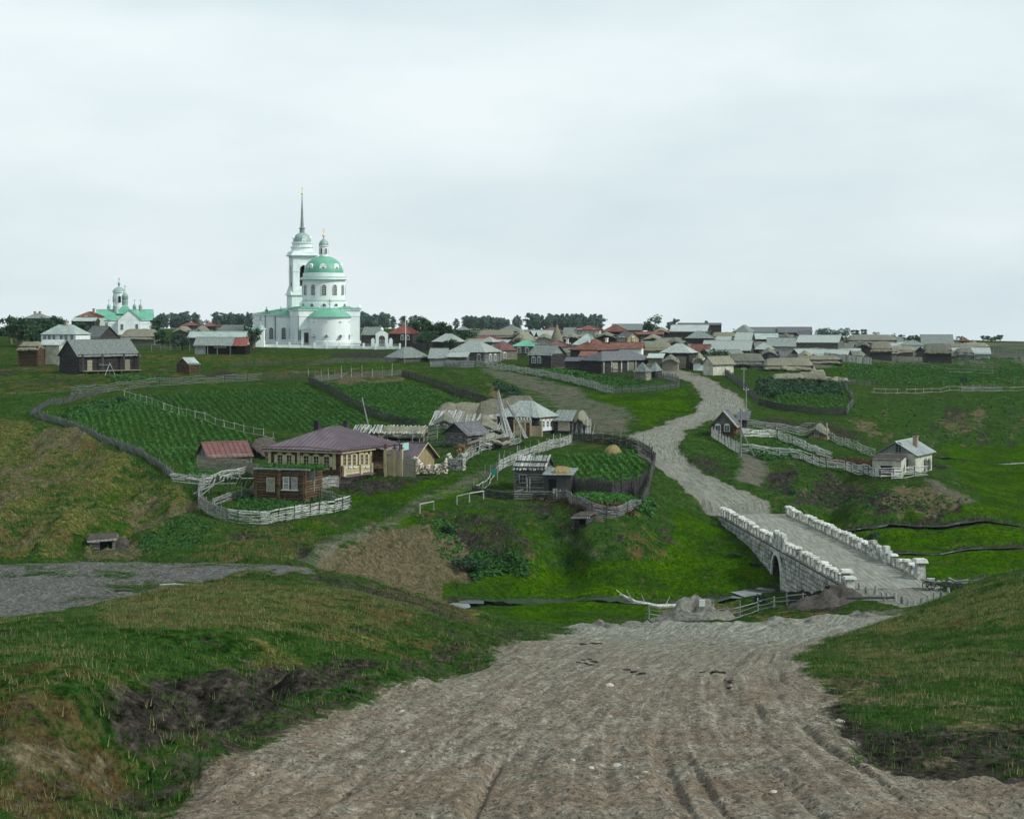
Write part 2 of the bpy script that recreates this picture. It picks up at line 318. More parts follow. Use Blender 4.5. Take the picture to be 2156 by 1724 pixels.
_w = np.linalg.solve(_A, np.concatenate([_pz, np.zeros(3)]))
def base_h(u, D):
    """height of the land for bearings u=(x-X0)/F and depth units D (arrays)"""
    p = np.stack([np.ravel(u)*1.6, np.log(np.ravel(D))], -1); r = np.empty(len(p))
    for i in range(0, len(p), 20000):
        q = p[i:i+20000]; r[i:i+20000] = _ker(q, _pu) @ _w[:_n]+_w[_n]+q @ _w[_n+1:]
    return r.reshape(np.shape(u))
# value noise in world space
_T = RNG.rand(256, 256)
def vnoise(x, y):
    xi = np.floor(x).astype(int); yi = np.floor(y).astype(int); fx = x-xi; fy = y-yi
    fx = fx*fx*(3-2*fx); fy = fy*fy*(3-2*fy)
    a = _T[xi & 255, yi & 255]; b = _T[(xi+1) & 255, yi & 255]; c = _T[xi & 255, (yi+1) & 255]; d = _T[(xi+1) & 255, (yi+1) & 255]
    return (a*(1-fx)+b*fx)*(1-fy)+(c*(1-fx)+d*fx)*fy-.5
def fbm(x, y, o=4):
    r = 0; a = 1.0
    for i in range(o): r = r+a*vnoise(x*2**i+17.3*i, y*2**i+9.1*i); a *= .5
    return r
# grid over the seen land: bearings x depth (log spaced)
NU = 560
UU = np.linspace(-.44, .44, NU)
_Dk = np.concatenate([np.geomspace(6, 16, 24, endpoint=False), np.geomspace(16, 120, 680, endpoint=False), np.geomspace(120, 330, 380, endpoint=False), np.geomspace(330, 1800, 100)]); NV = len(_Dk)
GU, GD = np.meshgrid(UU, _Dk)                      # rows: depth
_ri = np.unique(np.concatenate([np.arange(0, NV, 2), [NV-1]])); _ci = np.unique(np.concatenate([np.arange(0, NU, 2), [NU-1]]))
_c = base_h(*np.meshgrid(UU[_ci], _Dk[_ri])); _c = np.stack([np.interp(UU, UU[_ci], r) for r in _c]); GH = np.stack([np.interp(np.log(_Dk), np.log(_Dk[_ri]), _c[:, k]) for k in range(NU)], 1)
GX, GY = GU*GD, GD*KD
GPX = X0+F*GU; GPY = YH+(CZ-GH)*F/GD               # where each ground point falls in the frame

def inside(poly, x, y):
    r = np.zeros(np.shape(x), bool); n = len(poly)
    for i in range(n):
        x1, y1 = poly[i]; x2, y2 = poly[(i+1) % n]
        if y1 == y2: continue
        c = (y1 > y) != (y2 > y); r ^= c & (x < (x2-x1)*(y-y1)/(y2-y1)+x1)
    return r
def hgrid(X, Y):
    """height of the finished ground at world X, Y (scalar), bilinear on the grid"""
    D = Y/KD; u = X/D
    fi = (u-UU[0])/(UU[1]-UU[0]); i = int(min(max(fi, 0), NU-2)); a = min(max(fi-i, 0), 1)
    j = int(min(max(np.searchsorted(_Dk, D)-1, 0), NV-2)); b = min(max((D-_Dk[j])/(_Dk[j+1]-_Dk[j]), 0), 1)
    return float((GH[j, i]*(1-a)+GH[j, i+1]*a)*(1-b)+(GH[j+1, i]*(1-a)+GH[j+1, i+1]*a)*b)
def ground(x, y, D=None, dmin=20):
    """world place where the frame point (x, y) meets the ground beyond depth dmin; with D given, the ground at that bearing and depth"""
    u = (x-X0)/F
    if D is None:
        Ds = np.geomspace(dmin, 900, 900); h = base_h(np.full(900, u), Ds); py = YH+(CZ-h)*F/Ds
        k = np.argmax(py <= y)
        if k == 0: D = Ds[0] if py[0] <= y else 700
        else:
            a = (py[k-1]-y)/max(py[k-1]-py[k], 1e-6); D = Ds[k-1]+(Ds[k]-Ds[k-1])*a
    X, Y = u*D, D*KD
    return Vector((X, Y, hgrid(X, Y)))
def zat(y, D): return CZ-(y-YH)/F*D       # height seen at frame row y at depth D
def line_mask(pts, hw, dmin=20, soft=.5):
    """1 inside a band of half width hw metres round a ground line given in frame points"""
    P = [ground(*p, dmin=dmin) for p in pts]; best = np.full(GX.shape, 1e9); along = np.zeros(GX.shape); lat = np.zeros(GX.shape); L = 0
    for a, b in zip(P, P[1:]):
        d = np.array([b.x-a.x, b.y-a.y]); l = np.hypot(*d); d /= l
        t = np.clip((GX-a.x)*d[0]+(GY-a.y)*d[1], 0, l); ex = GX-a.x-t*d[0]; ey = GY-a.y-t*d[1]; q = np.hypot(ex, ey)
        k = q < best; best[k] = q[k]; along[k] = (L+t)[k]; lat[k] = (ex*-d[1]+ey*d[0])[k]; L += l
    return np.clip((hw*(1+soft)-best)/(2*hw*soft), 0, 1), lat, along
def blur(m, k=1):
    for _ in range(k):
        p = np.pad(m, 1, mode='edge'); m = (p[:-2, 1:-1]+p[2:, 1:-1]+p[1:-1, :-2]+p[1:-1, 2:]+2*p[1:-1, 1:-1])/6
    return m
_wp = np.clip(26-GD*.06, 7, 24); WPX = GPX+_wp*(2.2*fbm(GX*.16+31, GY*.11, 4)+1.2*fbm(GX*1.3, GY*.9, 2)); WPY = GPY+_wp*.5*(2.2*fbm(GX*.16+71, GY*.11+5, 4)+1.4*fbm(GX*1.3+9, GY*.9, 2))
def pm(poly, d0=0, d1=1e9, k=2, warp=1.0):
    return blur((inside(poly, GPX+(WPX-GPX)*warp, GPY+(WPY-GPY)*warp) & (GD > d0) & (GD < d1)).astype(float), k)

# --- cover masks
MK = {k: np.zeros(GX.shape) for k in ('dirt', 'soil', 'sand', 'dry', 'lush', 'field', 'pale', 'rust')}
MK['grey'] = np.zeros(GX.shape)
def put(ch, m, s=1.0): MK[ch] = np.maximum(MK[ch], m*s)
fg_road = [(250, 1800), (400, 1690), (470, 1600), (600, 1535), (760, 1480), (900, 1432), (1040, 1378), (1190, 1336), (1225, 1300), (1420, 1300), (1560, 1302), (1690, 1290), (1830, 1285), (1960, 1280), (1830, 1325), (1700, 1368), (1685, 1410), (1750, 1470), (1745, 1545), (1800, 1600), (1900, 1628), (2300, 1650), (2300, 4000), (-200, 4000)]
put('dirt', pm(fg_road, 0, 119, 70)); put('pale', pm([(1200, 1340), (1215, 1300), (1420, 1305), (1640, 1300), (1830, 1290), (1830, 1320), (1690, 1355), (1500, 1340)], 80, 122, 4), .8)
put('dirt', pm([(-150, 1100), (300, 1100), (640, 1186), (660, 1198), (540, 1199), (400, 1224), (250, 1256), (40, 1295), (-300, 1340)], 76, 106, 4)); MK['dirt'] = np.where((GD > 70) & (GD < 110) & (GPX < 700), MK['dirt']*np.clip(.95+1.1*fbm(GX*.22, GY*.16, 4), 0, 1), MK['dirt']); put('grey', pm([(-300, 1100), (640, 1100), (680, 1210), (-300, 1400)], 74, 110, 2))
main_road = [(1800, 1247), (1512, 1087), (1420, 1015), (1345, 962), (1322, 928), (1345, 911), (1450, 870), (1482, 842), (1455, 806), (1400, 792), (1380, 780), (1430, 777), (1500, 800), (1560, 835), (1578, 862), (1500, 880), (1440, 910), (1428, 940), (1490, 1000), (1600, 1052), (1672, 1085), (1960, 1228), (2030, 1262), (1900, 1280)]
mainm = blur(pm(main_road, 117, 330, 1, .5), 3); put('dirt', pm(main_road, 117, 330, 1, .5)); put('pale', pm([(1500, 1070), (1380, 965), (1335, 928), (1360, 915), (1450, 875), (1480, 850), (1470, 830), (1500, 840), (1490, 870), (1425, 910), (1410, 945), (1480, 1005), (1620, 1068), (1640, 1085)], 117, 330, 2), .8)
put('dirt', pm([(1000, 774), (1080, 777), (1200, 812), (1290, 856), (1328, 880), (1312, 905), (1335, 915), (1250, 928), (1228, 892), (1150, 850), (1080, 806)], 190, 330, 6), .56)
m_, _, _ = line_mask([(640, 1178), (700, 1150), (800, 1105), (880, 1060), (960, 1030), (1010, 1000), (1100, 962), (1200, 932), (1320, 918)], 1.7, 125); put('dirt', m_, .44)
m_, _, _ = line_mask([(660, 1176), (720, 1150), (830, 1100)], .5, 125); put('pale', m_, .5); put('dirt', m_, .55)
for pts, hw, dm, s in (([(1580, 960), (1590, 985), (1575, 1010)], 1.8, 150, .8), ([(1150, 1090), (1190, 1125), (1260, 1175)], .3, 140, .5), ([(550, 1100), (640, 1085), (735, 1078)], .5, 150, .7), ([(1960, 1010), (2040, 1052)], 1.2, 150, .6),
                       ([(40, 830), (200, 815), (420, 795), (620, 790)], 2.2, 240, .35), ([(480, 790), (860, 772), (1000, 772)], 1.6, 250, .4), ([(300, 775), (420, 790)], 1.0, 250, .4)):
    put('dirt', line_mask(pts, hw, dm)[0], s)
put('dirt', pm([(1090, 822), (1200, 842), (1270, 880), (1240, 905), (1180, 870), (1090, 850)], 200, 300, 2), .3)
for poly, d0, d1, s in (
    ([(190, 1437), (330, 1437), (480, 1398), (620, 1396), (800, 1386), (960, 1346), (1085, 1310), (1075, 1340), (950, 1372), (800, 1425), (620, 1470), (420, 1545), (300, 1590), (250, 1540)], 0, 105, .95),
    ([(300, 1590), (420, 1530), (620, 1462), (800, 1418), (950, 1370), (1075, 1335), (1180, 1330), (1060, 1372), (900, 1432), (760, 1482), (600, 1540), (470, 1605), (330, 1700), (200, 1700)], 0, 108, .62),
    ([(620, 1192), (720, 1203), (850, 1243), (1000, 1292), (950, 1300), (840, 1265), (720, 1232)], 60, 110, .85),
    ([(700, 1008), (840, 1003), (890, 1000), (900, 1010), (840, 1026), (740, 1040), (700, 1030)], 150, 220, .8),
    ([(945, 1085), (1060, 1085), (1140, 1120), (1120, 1180), (1010, 1200), (955, 1150)], 140, 175, .6),
    ([(1590, 1000), (1640, 1015), (1760, 1010), (1850, 1030), (1960, 1040), (2020, 1060), (1960, 1080), (1830, 1060), (1720, 1055), (1620, 1035)], 150, 200, .75),
    ([(1440, 965), (1500, 960), (1550, 985), (1560, 1010), (1500, 1000)], 150, 220, .6), ([(1590, 880), (1700, 880), (1820, 910), (1850, 940), (1700, 905), (1600, 900)], 190, 260, .7),
    ([(1630, 1240), (1760, 1225), (1800, 1265), (1720, 1285), (1640, 1270)], 115, 150, .75), ([(1370, 1240), (1540, 1240), (1600, 1270), (1560, 1300), (1360, 1300)], 115, 150, .45),
    ([(1000, 830), (1090, 840), (1080, 865), (1010, 850)], 220, 290, .6), ([(60, 795), (300, 795), (300, 800), (60, 805)], 240, 300, .5), ([(250, 792), (350, 790), (360, 797), (260, 800)], 240, 300, .9),
    ([(1900, 1530), (2300, 1480), (2300, 1600), (2000, 1610), (1860, 1580)], 0, 60, .8), ([(-100, 1450), (180, 1440), (300, 1600), (200, 1800), (-100, 1800)], 0, 60, .45), ([(930, 815), (990, 808), (1010, 830), (960, 850)], 220, 300, .5),
    ([(1240, 1150), (1300, 1130), (1310, 1160), (1270, 1170)], 140, 170, .35), ([(880, 1262), (1000, 1268), (1010, 1276), (900, 1278)], 110, 160, .6)):
    put('soil', pm(poly, d0, d1, 45 if d1 < 120 else 6), s*(.8 if d1 < 120 else .9))
for poly, d0, d1, s in (
    ([(640, 1196), (700, 1165), (790, 1112), (890, 1098), (955, 1130), (1015, 1222), (940, 1250), (820, 1225), (700, 1200)], 120, 165, .78),
    ([(1020, 805), (1060, 815), (1100, 850), (1060, 862), (1030, 835)], 220, 290, .7), ([(270, 1100), (420, 1030), (440, 1045), (330, 1110)], 130, 190, .7), ([(185, 1140), (240, 1110), (330, 1140), (280, 1170), (150, 1180)], 130, 170, .7),
    ([(1290, 905), (1850, 905), (1850, 906), (1290, 906)], 0, 1, 0), ([(1780, 880), (1840, 890), (1860, 915), (1800, 905)], 200, 280, .6), ([(1960, 890), (2040, 870), (2080, 900), (2000, 920)], 220, 300, .45),
    ([(1870, 1020), (1960, 1010), (2050, 1050), (1990, 1065), (1880, 1045)], 150, 200, .65), ([(640, 800), (860, 795), (840, 803), (660, 808)], 240, 300, .7), ([(1370, 1245), (1560, 1245), (1560, 1300), (1370, 1300)], 115, 150, .5)):
    put('sand', pm(poly, d0, d1), s)
for poly, d0, d1, s in (
    ([(170, 1260), (480, 1215), (800, 1235), (900, 1290), (800, 1340), (500, 1340), (250, 1330)], 30, 110, .75), ([(700, 1215), (900, 1245), (1080, 1300), (1000, 1305), (850, 1270)], 60, 110, .85),
    ([(-100, 920), (140, 905), (330, 985), (360, 1030), (300, 1100), (-100, 1180)], 130, 240, .62), ([(1290, 1130), (1420, 1120), (1400, 1170), (1300, 1170)], 130, 180, .6), ([(1800, 1330), (2300, 1190), (2300, 1300), (1900, 1345)], 50, 110, .7),
    ([(-100, 790), (60, 785), (900, 775), (860, 800), (300, 800), (-100, 850)], 240, 330, .42), ([(450, 750), (860, 742), (860, 760), (450, 765)], 300, 420, .45), ([(1100, 1050), (1350, 1095), (1330, 1110), (1100, 1070)], 140, 190, .4), ([(560, 1110), (700, 1130), (640, 1180), (430, 1170)], 120, 165, .5), ([(1920, 790), (2300, 795), (2300, 815), (2000, 805)], 280, 420, .6), ([(1780, 1360), (2300, 1400), (2300, 1440), (1800, 1430)], 30, 70, .5)):
    put('dry', pm(poly, d0, d1, 10), s)
for poly, d0, d1, s in (
    ([(880, 1250), (1010, 1225), (1060, 1200), (1200, 1185), (1400, 1160), (1420, 1060), (1500, 1085), (1630, 1215), (1600, 1245), (1400, 1290), (1200, 1310), (1050, 1300)], 120, 178, 1),
    ([(1680, 1090), (1900, 1080), (2060, 1050), (2000, 1000), (1970, 940), (2300, 930), (2300, 1240), (2000, 1220)], 135, 250, .85), ([(860, 1060), (1000, 1010), (1150, 945), (1330, 915), (1200, 935), (1080, 960), (990, 1040), (960, 1070), (850, 1100)], 140, 230, .8),
    ([(730, 1030), (900, 1010), (980, 990), (930, 1020), (850, 1070), (740, 1070)], 150, 200, .8), ([(1350, 900), (1470, 860), (1480, 840), (1430, 820), (1290, 832), (1200, 815), (1330, 880)], 200, 290, .75), ([(380, 740), (870, 740), (870, 780), (380, 780)], 290, 400, .5), ([(40, 1140), (200, 1080), (330, 1080), (200, 1150), (40, 1180)], 120, 180, .6)):
    put('lush', pm(poly, d0, d1, 12), s)
fields = {  # garden plots: polygon in the frame, depth limits
    'west': [(130, 880), (250, 840), (300, 838), (430, 880), (545, 920), (420, 960), (410, 985), (360, 975), (200, 915)],
    'middle': [(300, 833), (480, 820), (640, 822), (760, 868), (790, 885), (690, 905), (560, 905), (420, 872)],
    'east': [(660, 815), (850, 806), (960, 835), (1040, 862), (900, 880), (860, 892), (800, 880), (740, 850)],
    'lane': [(1060, 780), (1150, 785), (1240, 790), (1330, 800), (1420, 812), (1290, 822), (1180, 805)],
    'road': [(1600, 835), (1700, 828), (1770, 835), (1775, 860), (1690, 868), (1600, 852)],
    'slope': [(1750, 775), (2150, 755), (2150, 790), (1950, 812), (1800, 800)],
    'spur': [(1190, 962), (1330, 955), (1365, 985), (1340, 1030), (1260, 1015), (1180, 1000)],
    'terrace': [(1220, 1030), (1330, 1035), (1345, 1058), (1280, 1060), (1200, 1045)],
    'plot': [(1560, 940), (1640, 930), (1760, 965), (1830, 985), (1700, 975), (1590, 965)],
}
for p in fields.values(): put('field', pm(p, 150, 420, 2))
# mottling: streaks of dry turf on the left hillside, worn patches and darker tufts on all grass
st_ = fbm((GPX*.45+GPY)*.022, (GPX-GPY*.9)*.006, 4); hill = pm([(-200, 905), (90, 890), (150, 915), (330, 990), (390, 1040), (330, 1110), (120, 1180), (-200, 1190)], 128, 245, 6)
put('dry', np.clip(st_*3.6+.15, 0, 1)*hill, .95); put('sand', np.clip(fbm((GPX*.45+GPY)*.03+7, (GPX-GPY*.9)*.008, 4)*3.4-.3, 0, 1)*hill, .72); MK['lush'] = np.maximum(MK['lush'], np.clip(-st_*2.6-.25, 0, 1)*hill*.8)
slope_ = pm([(560, 1110), (960, 1065), (1180, 1065), (1400, 1090), (1420, 1150), (1250, 1180), (1000, 1225), (700, 1190), (420, 1180)], 118, 180, 8)
put('soil', np.clip(fbm(GPX*.016, GPY*.03, 4)*3+.1, 0, 1)*slope_, .8); put('dry', np.clip(fbm(GPX*.02+40, GPY*.035, 4)*3-.1, 0, 1)*slope_, .6); put('lush', np.clip(fbm(GPX*.014+90, GPY*.03, 3)*3-.2, 0, 1)*slope_, .7)
rs_ = pm([(1560, 985), (1850, 1005), (2060, 1050), (2100, 1100), (1800, 1100), (1640, 1060)], 140, 205, 6); put('soil', np.clip(fbm(GPX*.02, GPY*.04+3, 4)*2.5+.2, 0, 1)*rs_, .85); put('sand', np.clip(fbm(GPX*.02+8, GPY*.04+31, 4)*3-.3, 0, 1)*rs_, .55)
rh_ = pm([(1790, 880), (1900, 840), (2300, 830), (2300, 940), (1980, 950), (1850, 940)], 200, 320, 6); put('soil', np.clip(fbm(GPX*.03, GPY*.03+13, 4)*3-.3, 0, 1)*rh_, .6); put('sand', np.clip(fbm(GPX*.03+18, GPY*.05, 4)*3-.75, 0, 1)*rh_, .7)
near_ = (GD < 112)*(1-MK['dirt']); put('soil', np.clip(fbm(GX*.35, GY*.22, 4)*2.6-.55, 0, 1)*near_, .75); put('dry', np.clip(fbm(GX*.28+50, GY*.16, 4)*2.6-.25, 0, 1)*near_, .7)
rf_ = pm([(1690, 1400), (2300, 1300), (2300, 1660), (1900, 1640), (1740, 1560)], 0, 75, 8); put('sand', np.clip(fbm(GX*.3+13, GY*.1, 4)*3-.25, 0, 1)*rf_, .6); put('soil', np.clip(fbm(GX*.3+33, GY*.1, 4)*3-.1, 0, 1)*rf_, .8)
lf_ = pm([(-200, 1350), (150, 1380), (330, 1600), (420, 1730), (-200, 1750)], 0, 60, 8); put('sand', np.clip(fbm(GX*.4+3, GY*.25, 4)*3-.5, 0, 1)*lf_, .45); put('soil', np.clip(fbm(GX*.4+23, GY*.25, 4)*3, 0, 1)*lf_, .8)
plat_ = (GD > 285)*(GD < 420)*1.0; put('dry', np.clip(fbm(GX*.03, GY*.05, 4)*2.6+.05, 0, 1)*plat_, .55); put('soil', np.clip(fbm(GX*.05+5, GY*.03, 4)*3-.6, 0, 1)*plat_, .7)
vil_ = ((GD > 290)*(GPX > 960)*(GPY < 775))*1.0; put('dirt', blur(np.clip(fbm(GX*.06, GY*.05, 3)*3+.6, 0, 1)*vil_, 3), .72)
yard_ = pm([(860, 925), (1000, 880), (1060, 860), (1160, 880), (1240, 880), (1200, 920), (1000, 960), (900, 990)], 180, 245, 4); put('soil', np.clip(fbm(GX*.3, GY*.2, 3)*2+.35, 0, 1)*yard_, .6)
sb_ = pm([(1560, 800), (1740, 770), (2160, 750), (2160, 815), (1800, 812)], 260, 430, 3); put('field', np.clip(np.sin((GPY-GPX*.11)*.42+2*fbm(GX*.05, GY*.05, 2))*1.3+.3, 0, 1)*sb_, .95); put('lush', np.clip(-np.sin((GPY-GPX*.11)*.42)*1.2+.2, 0, 1)*sb_, .8)
# ridges and hollows on the left hillside, rough lumps everywhere, ruts in the roads
amp = np.clip(GD/60, .25, 1.0)
GH += fbm(GX*.06+3, GY*.05, 3)*np.where((GD > 118) & (GD < 260), 1.0, .35)*np.where(GPX < 420, 1.3, .7)*(1-MK['dirt'])*(GD < 330)
GH += fbm(GX*.35, GY*.35, 4)*.34*amp*(1-.75*MK['dirt'])*(GD < 400)
GH += np.abs(fbm(GX*1.1+5, GY*1.1, 3))*.20*MK['soil']+fbm(GX*2.3, GY*2.3, 2)*.05*(GD < 200)
GH += st_*2.6*hill-.38*blur(MK['soil'], 2)*np.clip(GD/70, .5, 1.2)*(GD < 260)-.45*blur(MK['sand'], 2)*(GD > 115)*(GD < 260)
GH += (np.abs(fbm(GX*.55+5, GY*.30, 3))-.2)*1.5*np.maximum(MK['sand'], MK['soil'])*(GD > 125)*(GD < 260)+np.abs(fbm(GX*.22+15, GY*.16, 3))*1.2*slope_
nearf = np.clip((75-GD)/40, 0, 1); GH += nearf*(1-MK['dirt'])*(np.abs(fbm(GX*3+9, GY*2.2, 3))*.09)+nearf*MK['dirt']*(fbm(GX*2.6, GY*2.0, 3)*.055-np.clip(fbm(GX*6+3, GY*4.5, 2)-.12, 0, 1)*.10)
m_, latR, aloR = line_mask([(1000, 2200), (1040, 1700), (1100, 1560), (1250, 1430), (1380, 1370), (1560, 1330), (1750, 1300)], 9, 8)
m2, lat2, alo2 = line_mask([(1880, 1250), (1700, 1150), (1580, 1085), (1480, 1020), (1400, 970), (1385, 925), (1440, 885), (1500, 855), (1500, 825), (1430, 790)], 5, 118)
far_ = GD > 118; LAT = np.where(far_, lat2, latR); ALO = np.where(far_, alo2, aloR)
GH += (fbm(LAT*1.4, ALO*.06, 3)*.12+fbm(LAT*5, ALO*.2, 2)*.05-np.clip(fbm(LAT*3.2+7, ALO*.05, 2)-.22, 0, 1)*.35)*MK['dirt']*np.where(GD < 118, 1.0, .6)
# lumpy erosion edge where the near road drops to the stream, and the bank undercut
edge = pm([(1200, 1332), (1215, 1300), (1640, 1296), (1840, 1285), (1840, 1312), (1640, 1322)], 98, 124, 3)
GH += np.abs(fbm(GX*.16+1, GY*.16, 4))*1.0*edge
gp_ = pm([(1520, 1306), (1600, 1288), (1700, 1276), (1770, 1278), (1800, 1290), (1720, 1300), (1640, 1306), (1580, 1314)], 100, 126, 8); MK['dirt'] *= 1-.85*gp_; put('dry', gp_, .5)
# beds for the stream and its small pools
streams = [[(860, 1274), (940, 1272), (1030, 1266), (1120, 1262), (1250, 1256), (1330, 1256), (1450, 1250), (1560, 1243), (1630, 1228)],
           [(1700, 1105), (1800, 1108), (1870, 1098), (1990, 1105), (2150, 1104)], [(1850, 1158), (1980, 1162), (2150, 1150)], [(1985, 1214), (2060, 1212), (2150, 1200)], [(1960, 962), (2040, 968), (2160, 975)]]
WET = np.zeros(GX.shape)
for k, s_ in enumerate(streams):
    m_, _, _ = line_mask(s_, (2.2, 1.3, 1.0, 1.0, 1.0)[k], 122, .9); GH -= m_*(.75, .6, .4, .5, .5)[k]; WET = np.maximum(WET, m_)
MK['soil'] = np.maximum(MK['soil'], WET*.85); MK['lush'] *= 1-WET
# the causeway road: level the ground under the bridge deck out of sight, keep its approach flush
BR_L = [Vector((25.3, 175*KD, 0)), Vector((30.4, 131*KD, 0))]; BR_R = [Vector((34.4, 175*KD, 0)), Vector((39.7, 135.6*KD, 0))]
def br_x(L, Y):
    a, b = L; return a.x+(b.x-a.x)*(Y-a.y)/(b.y-a.y)
_in = (GX > br_x(BR_L, GY)+.3) & (GX < br_x(BR_R, GY)-.3) & (GD < 174.6) & (GD > 132.0)
GH = np.where(_in, np.minimum(GH, -.7), GH)
_ap = ((GX > br_x(BR_L, GY)-1.5) & (GX < br_x(BR_R, GY)+1.5) & (((GD >= 174.6) & (GD < 178)) | ((GD <= 132.0) & (GD > 127))))
GH = np.where(_ap, 0.0+.03*fbm(GX, GY, 2)-.01, GH)

verts = np.stack([GX, GY, GH], -1).reshape(-1, 3)
ii, jj = np.meshgrid(np.arange(NU-1), np.arange(NV-1)); a_ = (jj*NU+ii).ravel()
quads = np.stack([a_, a_+1, a_+NU+1, a_+NU], -1)
# ground shader: cover types come in as attributes, grain and relief are procedural
m, t, b = new_mat('ground', 1.0, .0)
def attr(t, n):
    a = t.nodes.new('ShaderNodeAttribute'); a.attribute_name = n; s = t.nodes.new('ShaderNodeSeparateColor'); t.links.new(a.outputs['Color'], s.inputs[0]); return s.outputs
A1, A2, A3, A4 = attr(t, 'cover_a'), attr(t, 'cover_b'), attr(t, 'cover_c'), attr(t, 'cover_d')
pos = geo_pos(t)
def con(n, k): return mth(t, 'ADD', mth(t, 'MULTIPLY', mth(t, 'SUBTRACT', n, .5), k), .5, clamp=True)
nb = con(noise(t, pos, .05, 4, .6), 1.5); nm = con(noise(t, pos, .45, 5, .65), 1.6); nf = con(noise(t, mapping(t, pos, (1, .7, 1)), 2.6, 6, .75), 2.0); nff = con(noise(t, pos, 11, 3, .7), 2.0)
ne = mth(t, 'ADD', mth(t, 'MULTIPLY', nm, .55), mth(t, 'MULTIPLY', nf, .45))
def sharp(mask, amt=.9, lo=.28, hi=.72, nz=None):
    v = mth(t, 'ADD', mask, mth(t, 'MULTIPLY', mth(t, 'SUBTRACT', nz or ne, .5), amt*1.5))
    r = t.nodes.new('ShaderNodeMapRange'); r.interpolation_type = 'SMOOTHSTEP'; r.inputs['From Min'].default_value = lo; r.inputs['From Max'].default_value = hi
    t.links.new(v, r.inputs['Value']); return r.outputs[0]
g1 = ramp(t, nm, [(.30, (.010, .027, .009)), (.5, (.022, .052, .014)), (.72, (.046, .080, .024))])
g2 = ramp(t, nf, [(.3, (.010, .030, .008)), (.7, (.042, .082, .020))])
col = mixrgb(t, .5, g1, g2)
col = mixrgb(t, sharp(mth(t, 'ADD', mth(t, 'MULTIPLY', nb, .9), -.15), 1.2, .35, .75, nf), col, (.040, .050, .02))
lush = ramp(t, nf, [(.25, (.013, .036, .005)), (.5, (.034, .080, .008)), (.78, (.075, .135, .020))])
lush = mixrgb(t, sharp(noise(t, pos, .16, 5, .65), .5, .42, .66, nf), lush, (.020, .042, .010))
col = mixrgb(t, sharp(A2[0], .7), col, lush)
dry = ramp(t, nf, [(.3, (.032, .042, .013)), (.55, (.075, .080, .028)), (.78, (.165, .158, .062))])
dryred = mixrgb(t, sharp(nb, .8, .5, .7, nm), dry, (.078, .058, .03))
col = mixrgb(t, sharp(A1[3] if len(A1) > 3 else A2[1], 1.5, .35, .85, nm), col, dryred)
fld = ramp(t, nf, [(.3, (.012, .035, .008)), (.7, (.03, .06, .016))])
col = mixrgb(t, sharp(A2[2], .3), col, fld)
soil = ramp(t, nf, [(.3, (.014, .013, .012)), (.6, (.036, .033, .029)), (.8, (.066, .06, .05))])
col = mixrgb(t, sharp(A1[1], 1.0), col, soil)
sand = ramp(t, nf, [(.3, (.058, .052, .032)), (.5, (.085, .075, .047)), (.75, (.135, .118, .076))])
col = mixrgb(t, sharp(A1[2], 1.1), col, sand)
# dirt of the roads: streaks along the ruts, trodden clods
sx = t.nodes.new('ShaderNodeCombineXYZ'); t.links.new(mth(t, 'MULTIPLY', A3[0], 100.0), sx.inputs[0]); t.links.new(mth(t, 'MULTIPLY', A3[1], 100.0), sx.inputs[1])
rut = noise(t, mapping(t, sx.outputs[0], (1.1, .10, 1)), 1.0, 4, .6); rut2 = con(noise(t, mapping(t, sx.outputs[0], (4.5, .22, 1)), 1.0, 5, .6), 1.7); trk = noise(t, mapping(t, sx.outputs[0], (6.5, .06, 1)), 1.0, 3, .55)
clod = con(noise(t, mapping(t, pos, (5, 2.6, 5)), 1.0, 6, .78), 1.5); clod2 = con(noise(t, mapping(t, pos, (14, 6, 14)), 1.0, 4, .75), 2.2)
d1 = ramp(t, clod, [(.30, (.028, .025, .020)), (.45, (.115, .106, .085)), (.58, (.205, .192, .155)), (.74, (.40, .38, .32))])
d2 = ramp(t, rut, [(.34, (.085, .078, .062)), (.64, (.23, .218, .18))])
d3 = ramp(t, rut2, [(.34, (.08, .073, .058)), (.52, (.17, .158, .128)), (.70, (.35, .335, .285))])
dcol = mixrgb(t, .46, d1, mixrgb(t, .62, d2, d3))
dcol = mixrgb(t, mth(t, 'MULTIPLY', sharp(nb, .9, .40, .78, nm), .55), dcol, mixrgb(t, clod, (.045, .034, .026), (.24, .19, .145)))
dcol = mixrgb(t, mth(t, 'MULTIPLY', sharp(clod2, .5, .60, .74, clod), .75), dcol, (.022, .019, .017))
dcol = mixrgb(t, mth(t, 'MULTIPLY', sharp(trk, .35, .60, .74, clod), .45), dcol, (.30, .29, .25))
pale = ramp(t, clod, [(.3, (.13, .14, .115)), (.7, (.36, .37, .325))])
pale = mixrgb(t, .5, pale, d3)
dcol = mixrgb(t, sharp(A3[2], .6, .2, .9), dcol, pale)
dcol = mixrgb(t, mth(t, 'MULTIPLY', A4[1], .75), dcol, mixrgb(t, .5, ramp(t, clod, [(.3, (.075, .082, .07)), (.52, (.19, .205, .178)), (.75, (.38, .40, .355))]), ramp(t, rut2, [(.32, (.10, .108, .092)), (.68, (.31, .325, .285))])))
dcol = mixrgb(t, mth(t, 'MULTIPLY', A4[0], .9), dcol, ramp(t, clod, [(.3, (.045, .047, .047)), (.55, (.105, .108, .105)), (.8, (.19, .19, .18))]))
dcol = mixrgb(t, mth(t, 'MULTIPLY', mth(t, 'SUBTRACT', 1.0, mth(t, 'MAXIMUM', A4[2], A4[0])), .8), dcol, mixrgb(t, clod, (.022, .024, .021), (.13, .13, .11)))
